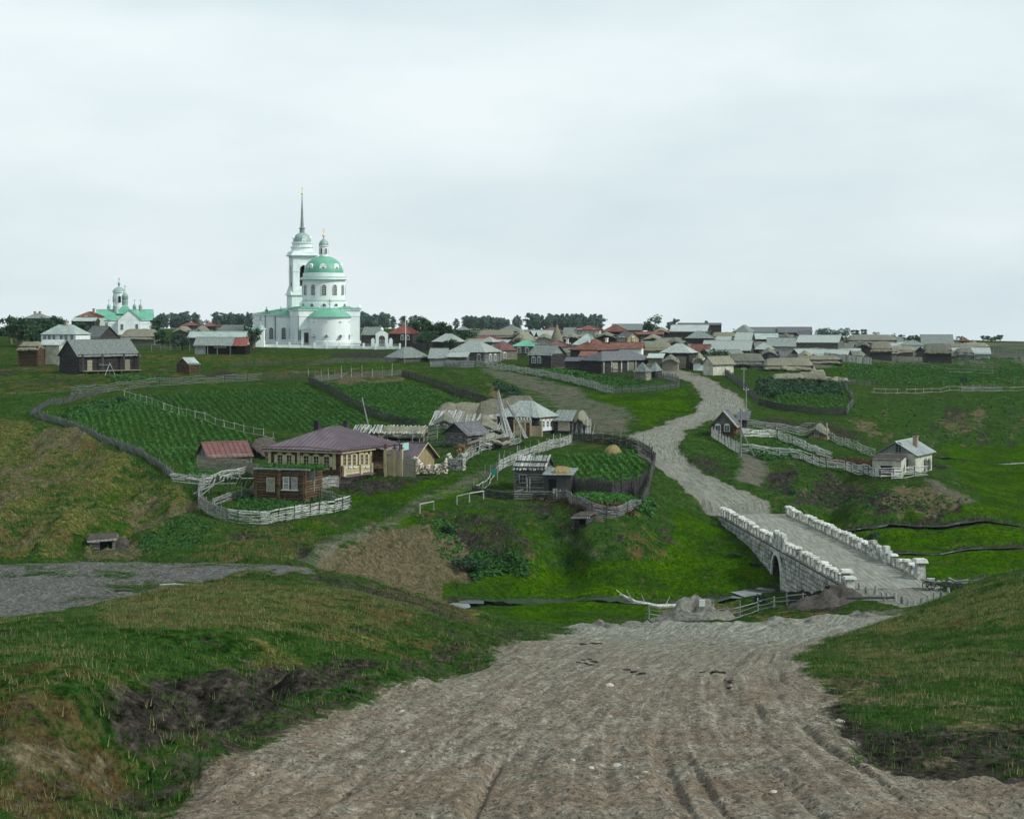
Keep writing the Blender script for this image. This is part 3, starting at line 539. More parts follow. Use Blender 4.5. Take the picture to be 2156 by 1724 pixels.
col = mixrgb(t, sharp(A1[0], 1.25, .22, .78, mth(t, 'ADD', mth(t, 'MULTIPLY', nm, .5), mth(t, 'MULTIPLY', clod, .5))), col, dcol)
gr1 = noise(t, mapping(t, pos, (7, 3.5, 7)), 1.0, 3, .8); gr2 = noise(t, mapping(t, pos, (1.9, 1.0, 1.9)), 1.0, 4, .8)
gv = mth(t, 'ADD', mth(t, 'ADD', mth(t, 'MULTIPLY', mth(t, 'SUBTRACT', gr1, .5), 3.4), mth(t, 'MULTIPLY', mth(t, 'SUBTRACT', gr2, .5), 3.0)), 1.0)
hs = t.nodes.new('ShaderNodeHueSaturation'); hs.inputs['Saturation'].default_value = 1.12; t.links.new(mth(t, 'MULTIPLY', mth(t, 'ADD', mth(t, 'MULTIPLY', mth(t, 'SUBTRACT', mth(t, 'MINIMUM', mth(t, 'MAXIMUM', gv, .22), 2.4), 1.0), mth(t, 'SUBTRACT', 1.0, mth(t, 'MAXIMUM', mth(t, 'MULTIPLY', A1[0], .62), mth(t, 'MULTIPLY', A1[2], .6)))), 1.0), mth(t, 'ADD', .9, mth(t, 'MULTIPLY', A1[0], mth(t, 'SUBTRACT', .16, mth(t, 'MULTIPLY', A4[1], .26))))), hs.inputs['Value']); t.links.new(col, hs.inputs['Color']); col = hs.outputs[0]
t.links.new(col, b.inputs['Base Color'])
hgt = mth(t, 'ADD', mth(t, 'MULTIPLY', nf, .6), mth(t, 'MULTIPLY', clod, .5)); bump(t, b, hgt, .8, .13)
me = np_mesh('ground', verts, quads, 'ground', True)
def put_attr(name, chans):
    at = me.attributes.new(name, 'FLOAT_COLOR', 'POINT'); a = np.ones((len(verts), 4), np.float32)
    for i, c in enumerate(chans): a[:, i] = c.ravel()
    at.data.foreach_set('color', a.ravel())
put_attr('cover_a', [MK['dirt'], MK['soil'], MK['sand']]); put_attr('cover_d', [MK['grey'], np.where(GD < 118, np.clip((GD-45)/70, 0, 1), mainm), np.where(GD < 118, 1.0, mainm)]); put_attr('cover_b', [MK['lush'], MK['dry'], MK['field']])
put_attr('cover_c', [LAT/100.0, ALO/100.0, MK['pale']])
tag(link_mesh('ground', me), 'rolling grassy land with dirt roads, gardens and bare banks', kind='structure')

# water in the stream beds
for k, s_ in enumerate(streams):
    P = [ground(*p, dmin=122) for p in s_]; pts = []
    for a, c in zip(P, P[1:]):
        for i in range(6): pts.append(a.lerp(c, i/6))
    pts.append(P[-1]); vs = []; fs = []
    for i, p in enumerate(pts):
        d = (pts[min(i+1, len(pts)-1)]-pts[max(i-1, 0)]); d.z = 0; d.normalize(); nrm = Vector((-d.y, d.x, 0)); z = hgrid(p.x, p.y)+(.54, .30, .18, .26, .30)[k]
        hw = (2.2, .9, .7, .9, .9)[k]*(.35+.9*random.random())
        vs += [(p+nrm*hw).to_tuple()[:2]+(z,), (p-nrm*hw).to_tuple()[:2]+(z,)]
        if i: fs.append((2*i-2, 2*i-1, 2*i+1, 2*i))
    MB().add(vs, fs).build('stream_water', 'water', kind='structure')
# land beyond both sides of the surveyed wedge and behind the camera
_off = np.concatenate([[-1.0], np.geomspace(.6, 350, 26)])
for sg, col_ in ((-1, 0), (1, NU-1)):
    rws = np.arange(0, NV, 3); ex, ey, ez = GX[rws, col_], GY[rws, col_], GH[rws, col_]; ex = np.concatenate([[ex[0]], ex]); ey = np.concatenate([[-90.], ey]); ez = np.concatenate([[ez[0]+1.0], ez])
    AX = ex[:, None]+sg*np.where(_off[None] < 0, -.015*np.maximum(ey[:, None], 9)/KD, _off[None]); AY = np.repeat(ey[:, None], len(_off), 1); AZ = ez[:, None]+fbm(AX*.05+3, AY*.05, 4)*np.clip(_off/12, 0, 1)[None]*3*np.clip(ey/150, .05, 1)[:, None]+fbm(AX*.4, AY*.4, 3)*.3*np.clip(_off/2, 0, 1)[None]-.12
    n_, k_ = AX.shape; i_, j_ = np.meshgrid(np.arange(k_-1), np.arange(n_-1)); a_ = (j_*k_+i_).ravel(); q_ = np.stack([a_, a_+1, a_+k_+1, a_+k_], -1)
    tag(link_mesh('ground', np_mesh('ground', np.stack([AX, AY, AZ], -1).reshape(-1, 3), q_ if sg > 0 else q_[:, ::-1], 'ground', True)), 'grassy land continuing beside the view', kind='structure')
_x0, _x1 = GX[0, 0], GX[0, -1]; _z = float(GH[0].mean())
tag(MB().add([(_x0-.1, -90, _z+1), (_x1+.1, -90, _z+1), (_x1+.1, GY[0, 0]+.1, _z), (_x0-.1, GY[0, 0]+.1, _z)], [(0, 1, 2, 3)]).build('ground', 'ground'), 'dirt ground behind the viewer', kind='structure')
# ------------------------------------------------------------------ builders for houses, fences and plants
_cache = {}
def cached(key, fn):
    if key not in _cache: _cache[key] = fn()
    return _cache[key]
def mesh_of(mb, name, mat, smooth=False):
    me = bpy.data.meshes.new(name); me.from_pydata(mb.v, [], mb.f); me.materials.append(MAT[mat])
    if smooth: me.polygons.foreach_set('use_smooth', [True]*len(me.polygons))
    me.update(); return me
def unit_log(mat):
    def f():
        mb = MB(); mb.rod((-.5, 0, 0), (.5, 0, 0), 1, .94, 8); return mesh_of(mb, 'log', mat, False)
    return cached(('log', mat), f)
def unit_post(mat):
    def f():
        mb = MB(); mb.rod((0, 0, -.25), (.02, .01, .55), 1, .92, 6, True); mb.rod((.02, .01, .55), (0, 0, 1), .92, .7, 6); return mesh_of(mb, 'post', mat)
    return cached(('post', mat), f)
def unit_box(mat, name='board'):
    return cached(('box', mat, name), lambda: mesh_of(MB().box((0, 0, 0), (1, 1, 1)), name, mat))

def log_walls(parent, x0, x1, y0, y1, z0, h, n, mat, single=False, ext=.22, sides='fblr'):
    r = h/n/2*1.06; dz = h/n; mbs = {}
    for k in range(n):
        for s in sides:
            z = z0+dz*(k+.5)+(dz*.5 if s in 'lr' else 0)
            if s in 'lr' and k == n-1: z = z0+dz*(k+.72)
            if s in 'fb': a, b = Vector((x0-ext, y0 if s == 'f' else y1, z)), Vector((x1+ext, y0 if s == 'f' else y1, z))
            else: a, b = Vector((x0 if s == 'l' else x1, y0-ext, z)), Vector((x0 if s == 'l' else x1, y1+ext, z))
            if single:
                mbs.setdefault(s, MB()).rod(a, b, r, r, 6)
            else:
                rr = r*random.uniform(.94, 1.05)
                link_mesh('log', unit_log(mat), parent, (a+b)/2, (0, 0, 0 if s in 'fb' else math.pi/2), ((b-a).length*random.uniform(.985, 1.01), rr, rr))
    for s, mb in mbs.items(): mb.build('log_wall', mat, parent)
    MB().box(((x0+x1)/2, (y0+y1)/2, z0+h/2), (x1-x0-r*.9, y1-y0-r*.9, h*.98)).build('wall', mat, parent)

def strips(e0, e1, r1, r0, n, th=.05, rag=.12, gap=.015, lift=.03, over=0.0):
    """thin boards from the eave line e0-e1 up to the ridge line r0-r1; returns one MB each"""
    e0, e1, r0, r1 = map(Vector, (e0, e1, r0, r1)); nrm = (e1-e0).cross((r0+r1)/2-e0).normalized(); out = []
    if nrm.z < 0: nrm = -nrm
    for i in range(n):
        a, b = (i+gap*n*.02)/n, (i+1-gap*n*.02)/n
        pa, pb, qa, qb = e0.lerp(e1, a), e0.lerp(e1, b), r0.lerp(r1, a), r0.lerp(r1, b)
        o = nrm*random.uniform(0, lift); k = random.uniform(-.3, 1)*rag
        if (qa-pa).length > .05:
            d = ((qa+qb)/2-(pa+pb)/2).normalized(); pa = pa-d*(k+over); pb = pb-d*(k+over)
        lo = [p+o for p in (pa, pb, qb, qa)]; out.append(MB().hexa([p-nrm*th for p in lo], lo) if (pb-pa).cross(qa-pa).z > 0 else MB().hexa([p-nrm*th for p in reversed(lo)], list(reversed(lo))))
    return out
def clad(parent, e0, e1, r1, r0, n, mat, single, name='plank', **kw):
    ss = strips(e0, e1, r1, r0, n, **kw)
    if single:
        mb = MB()
        for s in ss: mb.add(s.v, s.f)
        return mb.build('roof_boards' if name == 'plank' else name, mat, parent)
    for s in ss: s.build(name, mat, parent)
def seams(parent, e0, e1, r1, r0, n, mat, th=.04):
    """metal sheet with standing seams"""
    e0, e1, r0, r1 = map(Vector, (e0, e1, r0, r1)); nrm = (e1-e0).cross((r0+r1)/2-e0).normalized()
    if nrm.z < 0: nrm = -nrm
    lo = [e0, e1, r1, r0]
    mb = MB(); mb.hexa([p-nrm*th for p in lo], lo) if (e1-e0).cross(r0-e0).z > 0 else mb.hexa([p-nrm*th for p in reversed(lo)], list(reversed(lo)))
    sheet = mb.build('roof_sheet', mat, parent); mb = MB()
    wide = (r1-r0).length > .6*(e1-e0).length; d = ((r0+r1)/2-(e0+e1)/2)
    for i in range(1, n):
        p = e0.lerp(e1, i/n)
        if wide: q = r0.lerp(r1, i/n)
        else:      # seams stay square to the eave on a hip end
            a = i/n; l = (r0-e0).dot((e1-e0).normalized())/(e1-e0).length; r = (r1-e0).dot((e1-e0).normalized())/(e1-e0).length
            f = min(1, a/max(l, 1e-3), (1-a)/max(1-r, 1e-3)); up = ((r0+r1)/2-e0); up = up-(e1-e0).normalized()*up.dot((e1-e0).normalized()); q = p+up*f
        if (q-p).length > .2: mb.rod(p+nrm*.03, q+nrm*.03, .05, .05, 4)
    mb.build('seam', mat, sheet)
    return sheet
def window(parent, p, rz, w, h, frame='trim_white', shutter=None, bars=(1, 2), top=True):
    """p: centre on the wall face; the window looks along local -y turned by rz"""
    def fr():
        mb = MB(); c = .09
        mb.box((0, -.03, h/2+c/2), (w+2*c, .1, c)); mb.box((0, -.05, -h/2-c/2), (w+2.4*c, .16, c*.8))
        for s in (-1, 1): mb.box((s*(w/2+c/2), -.03, 0), (c, .1, h))
        for i in range(bars[0]): mb.box((-w/2+w*(i+1)/(bars[0]+1), -.012, 0), (.045, .04, h))
        for i in range(bars[1]): mb.box((0, -.010, -h/2+h*(i+1)/(bars[1]+1)), (w, .036, .045))
        if top: mb.prism([(-w*.62, h/2+c), (w*.62, h/2+c), (w*.45, h/2+.24), (0, h/2+.36), (-w*.45, h/2+.24)], -.09, .0)
        return mesh_of(mb, 'window_frame', frame)
    o = link_mesh('window', cached(('wf', w, h, frame, bars, top), fr), parent, p, (0, 0, rz))
    link_mesh('pane', cached(('wp', w, h), lambda: mesh_of(MB().box((0, .02, 0), (w, .03, h)), 'pane', 'glass')), o)
    if shutter:
        for s in (-1, 1):
            link_mesh('shutter', cached(('ws', w, h, shutter), lambda: mesh_of(MB().box((0, -.035, 0), (w*.55, .05, h*1.04)), 'shutter', shutter)), o, (s*(w/2+.09+w*.28), 0, 0))
    return o
def chimney(parent, p, w=.6, h=1.2, mat='brick_chimney', cap=True):
    mb = MB().box((p[0], p[1], p[2]+h/2), (w, w, h)).box((p[0], p[1], p[2]+h-.08), (w*1.25, w*1.25, .16))
    o = mb.build('chimney', mat, parent)
    if cap: MB().box((p[0], p[1], p[2]+h+.03), (w*.75, w*.75, .06)).build('flue', 'iron_dark', o)
    return o

def px_of(p): return X0+F*KD*p[0]/p[1]
def wall_t(o, d, px):
    """distance along direction d from o at which the frame column px is met"""
    k = (px-X0)/(F*KD); return (k*o[1]-o[0])/(d[0]-k*d[1])
class Plot:
    """a rectangular footprint seen over its near corner: local x runs right along the left-hand face, local y back along the right-hand face"""
    def __init__(s, xc, D, th, xl=None, xr=None, L=None, R=None):
        s.th = math.radians(th); s.D = D; s.o = ((xc-X0)/F*D, D*KD); c, n = math.cos(s.th), math.sin(s.th)
        s.L = L if L is not None else wall_t(s.o, (-c, n), xl); s.R = R if R is not None else wall_t(s.o, (n, c), xr)
        cs = [s.w(x, y) for x in (-s.L, 0) for y in (0, s.R)]; s.z0 = min(hgrid(*q) for q in cs); s.zc = hgrid(*s.o)
    def w(s, x, y):
        c, n = math.cos(s.th), math.sin(s.th); return (s.o[0]+x*c+y*n, s.o[1]-x*n+y*c)
    def fx(s, px): return -wall_t(s.o, (-math.cos(s.th), math.sin(s.th)), px)
    def ry(s, px): return wall_t(s.o, (math.sin(s.th), math.cos(s.th)), px)
    def thing(s, name, label, cat, group=None):
        s.t = thing(name, label, cat, (s.o[0], s.o[1], s.z0), -s.th, group); return s.t
    def z(s, row, y=0, x=0):
        """local height of frame row at local place"""
        return zat(row, s.w(x, y)[1]/KD)-s.z0

def gable_fill(parent, a, b, zb, zt, axis, mat, name='gable', inset=.0, boards=True, single=True):
    """vertical boards closing a gable: a..b along axis, at fixed other coordinate"""
    n = max(4, int(abs(b-a)/.28)); mb = MB(); m_ = (a+b)/2
    for i in range(n):
        p, q = a+(b-a)*i/n, a+(b-a)*(i+1)/n; hp = lambda v: zb+(zt-zb)*(1-abs(v-m_)/abs(b-m_)); d = .03+random.uniform(0, .02)
        zz = (max(hp(p), zb+.02), max(hp(q), zb+.02))
        if axis[0] == 'x': mb.hexa([(p, axis[1]-d, zb), (q, axis[1]-d, zb), (q, axis[1]+d, zb), (p, axis[1]+d, zb)], [(p, axis[1]-d, zz[0]), (q, axis[1]-d, zz[1]), (q, axis[1]+d, zz[1]), (p, axis[1]+d, zz[0])])
        else: mb.hexa([(axis[1]+d, p, zb), (axis[1]+d, q, zb), (axis[1]-d, q, zb), (axis[1]-d, p, zb)], [(axis[1]+d, p, zz[0]), (axis[1]+d, q, zz[1]), (axis[1]-d, q, zz[1]), (axis[1]-d, p, zz[0])])
        if i in (n//2-1, n//2) and n % 2 and i == n//2:
            pass
    return mb.build(name, mat, parent)
def thatch_roof(parent, x0, x1, y0, y1, ze, zr, mat, ridge='x', lump=.12, nx=14, ny=10):
    """rounded straw roof with a ragged skirt"""
    vs = []; fs = []; cx, cy = (x0+x1)/2, (y0+y1)/2; sd = random.random()*50
    for j in range(ny+1):
        for i in range(nx+1):
            u, v = -1+2*i/nx, -1+2*j/ny; a, b = (u, v) if ridge == 'x' else (v, u)
            z = (1-abs(b)**1.12)*(1-.42*abs(a)**7); e = max(abs(u), abs(v)) > .99
            x, y = cx+u*(x1-x0)/2, cy+v*(y1-y0)/2
            dz = lump*1.6*float(fbm(np.array(x*.9+sd), np.array(y*.9), 3))
            vs.append((x+(random.uniform(-.1, .1) if e else 0), y+(random.uniform(-.1, .1) if e else 0), ze+(zr-ze)*z+dz-(random.uniform(.1, .3) if e else 0)))
    k = nx+1
    fs = [(j*k+i, j*k+i+1, (j+1)*k+i+1, (j+1)*k+i) for j in range(ny) for i in range(nx)]
    n = len(vs); ring = [i for i in range(k)]+[j*k+nx for j in range(1, ny+1)]+[ny*k+i for i in range(nx-1, -1, -1)]+[j*k for j in range(ny-1, 0, -1)]
    for q in ring: vs.append((vs[q][0]*.98+cx*.02, vs[q][1]*.98+cy*.02, vs[q][2]-.22))
    fs += [(ring[i], n+i, n+(i+1) % len(ring), ring[(i+1) % len(ring)]) for i in range(len(ring))]
    fs.append(tuple(n+i for i in range(len(ring)-1, -1, -1)))
    return MB().add(vs, fs).build('roof', mat, parent)

def roof_on(P, t, kind, ze, zr, ov=.45, mat='roof_plank', metal=False, single=True, gable='wood_grey', x0=None, x1=None, y0=None, y1=None, board=.38, rid=None, name='plank'):
    """roof over local box; kind gx (ridge along x), gy (ridge along y), hip, shed (falls to the front), pyr"""
    x0 = -P.L if x0 is None else x0; x1 = 0 if x1 is None else x1; y0 = 0 if y0 is None else y0; y1 = P.R if y1 is None else y1
    X0_, X1_, Y0_, Y1_ = x0-ov, x1+ov, y0-ov, y1+ov; mx_, my_ = (x0+x1)/2, (y0+y1)/2
    def face(e0, e1, r1, r0, mat_=mat):
        n = max(3, int((Vector(e1)-Vector(e0)).length/(board if not metal else board*1.6)))
        if metal: seams(t, e0, e1, r1, r0, n, mat_)
        else: clad(t, e0, e1, r1, r0, n, mat_, single, name)
    if kind == 'gx':
        s = (zr-ze)/max(my_-y0, .1); zl = ze-s*ov
        face((X0_, Y0_, zl), (X1_, Y0_, zl), (X1_, my_, zr), (X0_, my_, zr)); face((X1_, Y1_, zl), (X0_, Y1_, zl), (X0_, my_, zr), (X1_, my_, zr))
        gable_fill(t, y0, y1, ze-.05, zr-.12, ('y', x1), gable); gable_fill(t, y0, y1, ze-.05, zr-.12, ('y', x0), gable)
        MB().rod((X0_, my_, zr+.02), (X1_, my_, zr+.02), .09, .09, 6).build('ridge', mat, t)
    elif kind == 'gy':
        s = (zr-ze)/max(mx_-x0, .1); zl = ze-s*ov
        face((X0_, Y1_, zl), (X0_, Y0_, zl), (mx_, Y0_, zr), (mx_, Y1_, zr)); face((X1_, Y0_, zl), (X1_, Y1_, zl), (mx_, Y1_, zr), (mx_, Y0_, zr))
        gable_fill(t, x0, x1, ze-.05, zr-.12, ('x', y0), gable); gable_fill(t, x0, x1, ze-.05, zr-.12, ('x', y1), gable)
        MB().rod((mx_, Y0_, zr+.02), (mx_, Y1_, zr+.02), .09, .09, 6).build('ridge', mat, t)
    elif kind == 'shed':
        face((X0_, Y0_, ze-.05), (X1_, Y0_, ze-.05), (X1_, Y1_, zr), (X0_, Y1_, zr))
    else:
        wx, wy = X1_-X0_, Y1_-Y0_; zl = ze-.12
        if kind == 'pyr': A = B = (mx_, my_, zr)
        elif rid: A, B = (rid[0][0], rid[0][1], zr), (rid[1][0], rid[1][1], zr)
        elif wx >= wy: k = min(wy/2, wx*.42); A, B = (X0_+k, my_, zr), (X1_-k, my_, zr)
        else: k = min(wx/2, wy*.42); A, B = (mx_, Y0_+k, zr), (mx_, Y1_-k, zr)
        if A[0] != B[0] or kind == 'pyr':
            face((X0_, Y0_, zl), (X1_, Y0_, zl), B, A); face((X1_, Y1_, zl), (X0_, Y1_, zl), A, B); face((X0_, Y1_, zl), (X0_, Y0_, zl), A, A); face((X1_, Y0_, zl), (X1_, Y1_, zl), B, B)
        else:
            face((X0_, Y0_, zl), (X1_, Y0_, zl), A, A); face((X1_, Y1_, zl), (X0_, Y1_, zl), B, B); face((X0_, Y1_, zl), (X0_, Y0_, zl), A, B); face((X1_, Y0_, zl), (X1_, Y1_, zl), B, A)
        MB().box((mx_, my_, zl-.06), (wx-.1, wy-.1, .08)).build('soffit', 'wood_dark', t)

def bldg(name, label, cat, xc, D, th, ye, yr, xl=None, xr=None, L=None, R=None, roof='hip', rmat='roof_plank', metal=False, wall='log', wmat='log_grey', gable='wood_grey', win=(), wframe='trim_white',
         chim=(), single=True, ov=.45, group=None, nlog=None, board=.38, fix=None):
    """whole building from its frame columns (left end, near corner, right end), the eave row at the near corner and the ridge row"""
    P = Plot(xc, D, th, xl, xr, L, R); t = P.thing(name, label, cat, group)
    ze = P.z(ye, 0, 0); zr = P.z(yr, P.R/2, -P.L/2)
    if fix: ze, zr = ze+fix[0], zr+fix[1]
    if ze < 1.2 or ze > 6.5 or zr-ze < .3 or P.L < 1.2 or P.R < 1 or P.L > 40 or P.R > 30: print('CHECK', label, 'L%.1f R%.1f eave%.1f ridge%.1f' % (P.L, P.R, ze, zr))
    ze = max(ze, .8); zr = max(zr, ze+.35)
    if wall == 'log': log_walls(t, -P.L, 0, 0, P.R, -.3, ze+.3, nlog or max(6, int(ze/.27)), wmat, single)
    elif wall == 'box': MB().box((-P.L/2, P.R/2, ze/2-.2), (P.L, P.R, ze+.4)).build('wall', wmat, t)
    elif wall == 'board':
        MB().box((-P.L/2, P.R/2, ze/2-.2), (P.L-.1, P.R-.1, ze+.38)).build('wall', 'wood_dark', t)
        for nm, a, b in (('f', (-P.L, 0), (0, 0)), ('r', (0, 0), (0, P.R)), ('l', (-P.L, P.R), (-P.L, 0))):
            n = max(3, int(math.hypot(b[0]-a[0], b[1]-a[1])/.3)); mb = MB()
            for i in range(n):
                f = (i+.5)/n; x, y = a[0]+(b[0]-a[0])*f, a[1]+(b[1]-a[1])*f; l = math.hypot(b[0]-a[0], b[1]-a[1])/n
                mb.box((x, y, ze/2-.15+random.uniform(-.05, .05)), (l*.95 if nm == 'f' else .06, .06 if nm == 'f' else l*.95, ze+.25))
            mb.build('wall_boards', wmat, t)
    if roof == 'thatch': thatch_roof(t, -P.L-ov*.6, ov*.6, -ov*1.6, P.R+ov, ze-.55, zr, rmat, 'x' if P.L >= P.R else 'y')
    else: roof_on(P, t, roof, ze, zr, ov, rmat, metal, single, gable, board=board)
    for wv in win:      # (face, column, row) sizes optional
        fc, px, row = wv[:3]; w_, h_ = wv[3:5] if len(wv) > 4 else (.7, 1.0)
        if fc == 'f': x = P.fx(px); window(t, (x, -.16, P.z(row, 0, x)), 0, w_, h_, wframe)
        else: y = P.ry(px); window(t, (.16, y, P.z(row, y, 0)), math.pi/2, w_, h_, wframe)
    for c in chim:      # (fraction along x, fraction along y, height above ridge, material)
        chimney(t, (-P.L*(1-c[0]), P.R*c[1], zr-.7), .55, c[2]+.7, c[3])
    P.ze, P.zr = ze, zr
    return P

# --- fences
def resample(P, step):
    out = []; L = [0]
    for a, b in zip(P, P[1:]): L.append(L[-1]+math.hypot(b.x-a.x, b.y-a.y))
    n = max(1, round(L[-1]/step))
    for i in range(n+1):
        s = L[-1]*i/n; k = max(j for j in range(len(L)) if L[j] <= s+1e-6); k = min(k, len(P)-2); f = (s-L[k])/max(L[k+1]-L[k], 1e-6)
        p = P[k].lerp(P[k+1], f); out.append(Vector((p.x, p.y, hgrid(p.x, p.y))))
    return out
def fence(label, pts, style='pole', h=1.2, step=2.0, mat='wood_pale', pmat='wood_grey', dmin=120, rails=4, single=True, name='fence', proud=.35, thin=1.0, group=None, world=False, density=1.0):
    P = pts if world else [ground(*p[:2], D=p[2] if len(p) > 2 else None, dmin=dmin) for p in pts]
    S = resample(P, step); t = thing(name, label, 'fence', S[0], 0, group); o = S[0]
    for i, p in enumerate(S):
        hh = h*random.uniform(.9, 1.1)+random.uniform(0, proud*h); r = .055*thin*random.uniform(.8, 1.3)
        link_mesh('post', unit_post(pmat), t, (p.x-o.x+random.uniform(-.05, .05), p.y-o.y+random.uniform(-.05, .05), p.z-o.z-.1), (random.uniform(-.09, .09), random.uniform(-.09, .09), random.random()*6), (r, r, hh))
    joined = MB()
    if style == 'pole':
        for a, b in zip(S, S[1:]):
            for k in range(rails):
                if random.random() < .06: continue
                z = h*(.12+.84*k/max(rails-1, 1)); e = .25
                pa, pb = a.lerp(b, -e*random.random())-o, a.lerp(b, 1+e*random.random())-o
                pa.z += z+random.uniform(-.09, .09); pb.z += z+random.uniform(-.09, .09); off = Vector((random.uniform(-.06, .06), random.uniform(-.06, .06), 0)); r = .042*thin*random.uniform(.7, 1.25)
                if single: mbp = joined
                else: mbp = MB()
                m_ = (pa+pb)/2+Vector((0, 0, random.uniform(-.05, .04)))
                mbp.path([pa+off, m_+off, pb+off], [r, r*.95, r*.8], 5)
                if not single: mbp.build('rail', mat, t)
    elif style == 'wattle':
        n = int(h/.085*density)
        for k in range(n):
            i = 0
            while i < len(S)-1:
                j = min(len(S)-1, i+random.randint(2, 4)); pts_ = []
                for q in range(i, j+1):
                    d = (S[min(q+1, len(S)-1)]-S[max(q-1, 0)]).normalized(); nn = Vector((-d.y, d.x, 0)); sgn = 1 if (q+k) % 2 else -1
                    pts_.append(S[q]-o+nn*.07*sgn+Vector((0, 0, h*(k+.5)/n+random.uniform(-.05, .05))))
                    if q < j: m_ = (S[q]+S[q+1])/2-o; pts_.append(m_+Vector((random.uniform(-.03, .03), random.uniform(-.03, .03), h*(k+.5)/n+random.uniform(-.07, .05))))
                r = .03*thin*random.uniform(.7, 1.3)
                if random.random() > .08:
                    if single: joined.path(pts_, r, 4)
                    else: MB().path(pts_, r, 5).build('rod', mat, t)
                i = j
    elif style == 'slant':
        for a, b in zip(S, S[1:]):
            l = math.hypot(b.x-a.x, b.y-a.y); n = max(2, int(l/.34*density))
            for k in range(n):
                p = a.lerp(b, k/n)-o; d = (b-a); d.z = 0; d.normalize(); ln = h*random.uniform(2.0, 2.8); off = Vector((-d.y, d.x, 0))*random.uniform(-.1, .1)
                q = p+d*ln*.87+Vector((0, 0, ln*.48)); gz = hgrid(q.x+o.x, q.y+o.y)-o.z; q.z = max(gz, p.z)*.5+q.z*.5+.25*h
                joined.rod(p+off+Vector((0, 0, .02)), q+off, .045*thin*random.uniform(.7, 1.2), .03*thin, 4)
    elif style == 'picket':
        for a, b in zip(S, S[1:]):
            l = math.hypot(b.x-a.x, b.y-a.y); n = max(2, int(l/.22*density))
            for k in range(n):
                p = a.lerp(b, k/n)-o; q = p+Vector((random.uniform(-.06, .06), random.uniform(-.06, .06), h*random.uniform(.8, 1.12)))
                joined.rod(p, q, .045*thin, .03*thin, 4)
            joined.rod(a-o+Vector((0, 0, h*.55)), b-o+Vector((0, 0, h*.55)), .05, .05, 4)
    elif style == 'board':
        for a, b in zip(S, S[1:]):
            n = rails
            for k in range(n):
                z = h*(k+.5)/n; pa, pb = a-o+Vector((0, 0, z+random.uniform(-.02, .02))), b-o+Vector((0, 0, z+random.uniform(-.02, .02))); d = (pb-pa)
                ob = link_mesh('board', unit_box(mat), t, (pa+pb)/2, (0, math.asin(max(-1, min(1, -d.z/d.length))), math.atan2(d.y, d.x)), (d.length*1.01, .05, h/n*.93))
    elif style == 'vboard':
        for a, b in zip(S, S[1:]):
            d = b-a; n = max(1, int(d.length/.3))
            for k in range(n):
                p = a.lerp(b, (k+.5)/n)-o
                link_mesh('board', unit_box(mat), t, (p.x, p.y, p.z+h*.5+random.uniform(-.06, .06)), (0, 0, math.atan2(d.y, d.x)), (d.length/n*.95, .05, h+.2))
    if joined.v: joined.build('wattle' if style == 'wattle' else ('slanted_poles' if style == 'slant' else 'rails'), mat, t, kind='stuff')
    return t

# --- plants
def leaf_cloud(centres, radii, n, size, flat=.6, rng=RNG, up=.35):
    """n leaf-sized quads spread through the given blobs; returns verts, quads"""
    k = rng.randint(0, len(centres), n); c = np.array(centres)[k]; r = np.array(radii)[k]
    d = rng.normal(size=(n, 3)); d /= np.linalg.norm(d, axis=1)[:, None]; rad = rng.rand(n)**.45
    p = c+d*rad[:, None]*r
    nrm = d+rng.normal(size=(n, 3))*.7; nrm[:, 2] += up; nrm /= np.linalg.norm(nrm, axis=1)[:, None]
    a = np.cross(nrm, rng.normal(size=(n, 3))); a /= np.linalg.norm(a, axis=1)[:, None]; b = np.cross(nrm, a)
    s = size*(.6+.8*rng.rand(n))[:, None]; a = a*s; b = b*s*flat
    v = np.stack([p-a-b*.3, p+b, p+a+b*.2, p-b], 1).reshape(-1, 3)
    return v, np.arange(4*n).reshape(-1, 4)
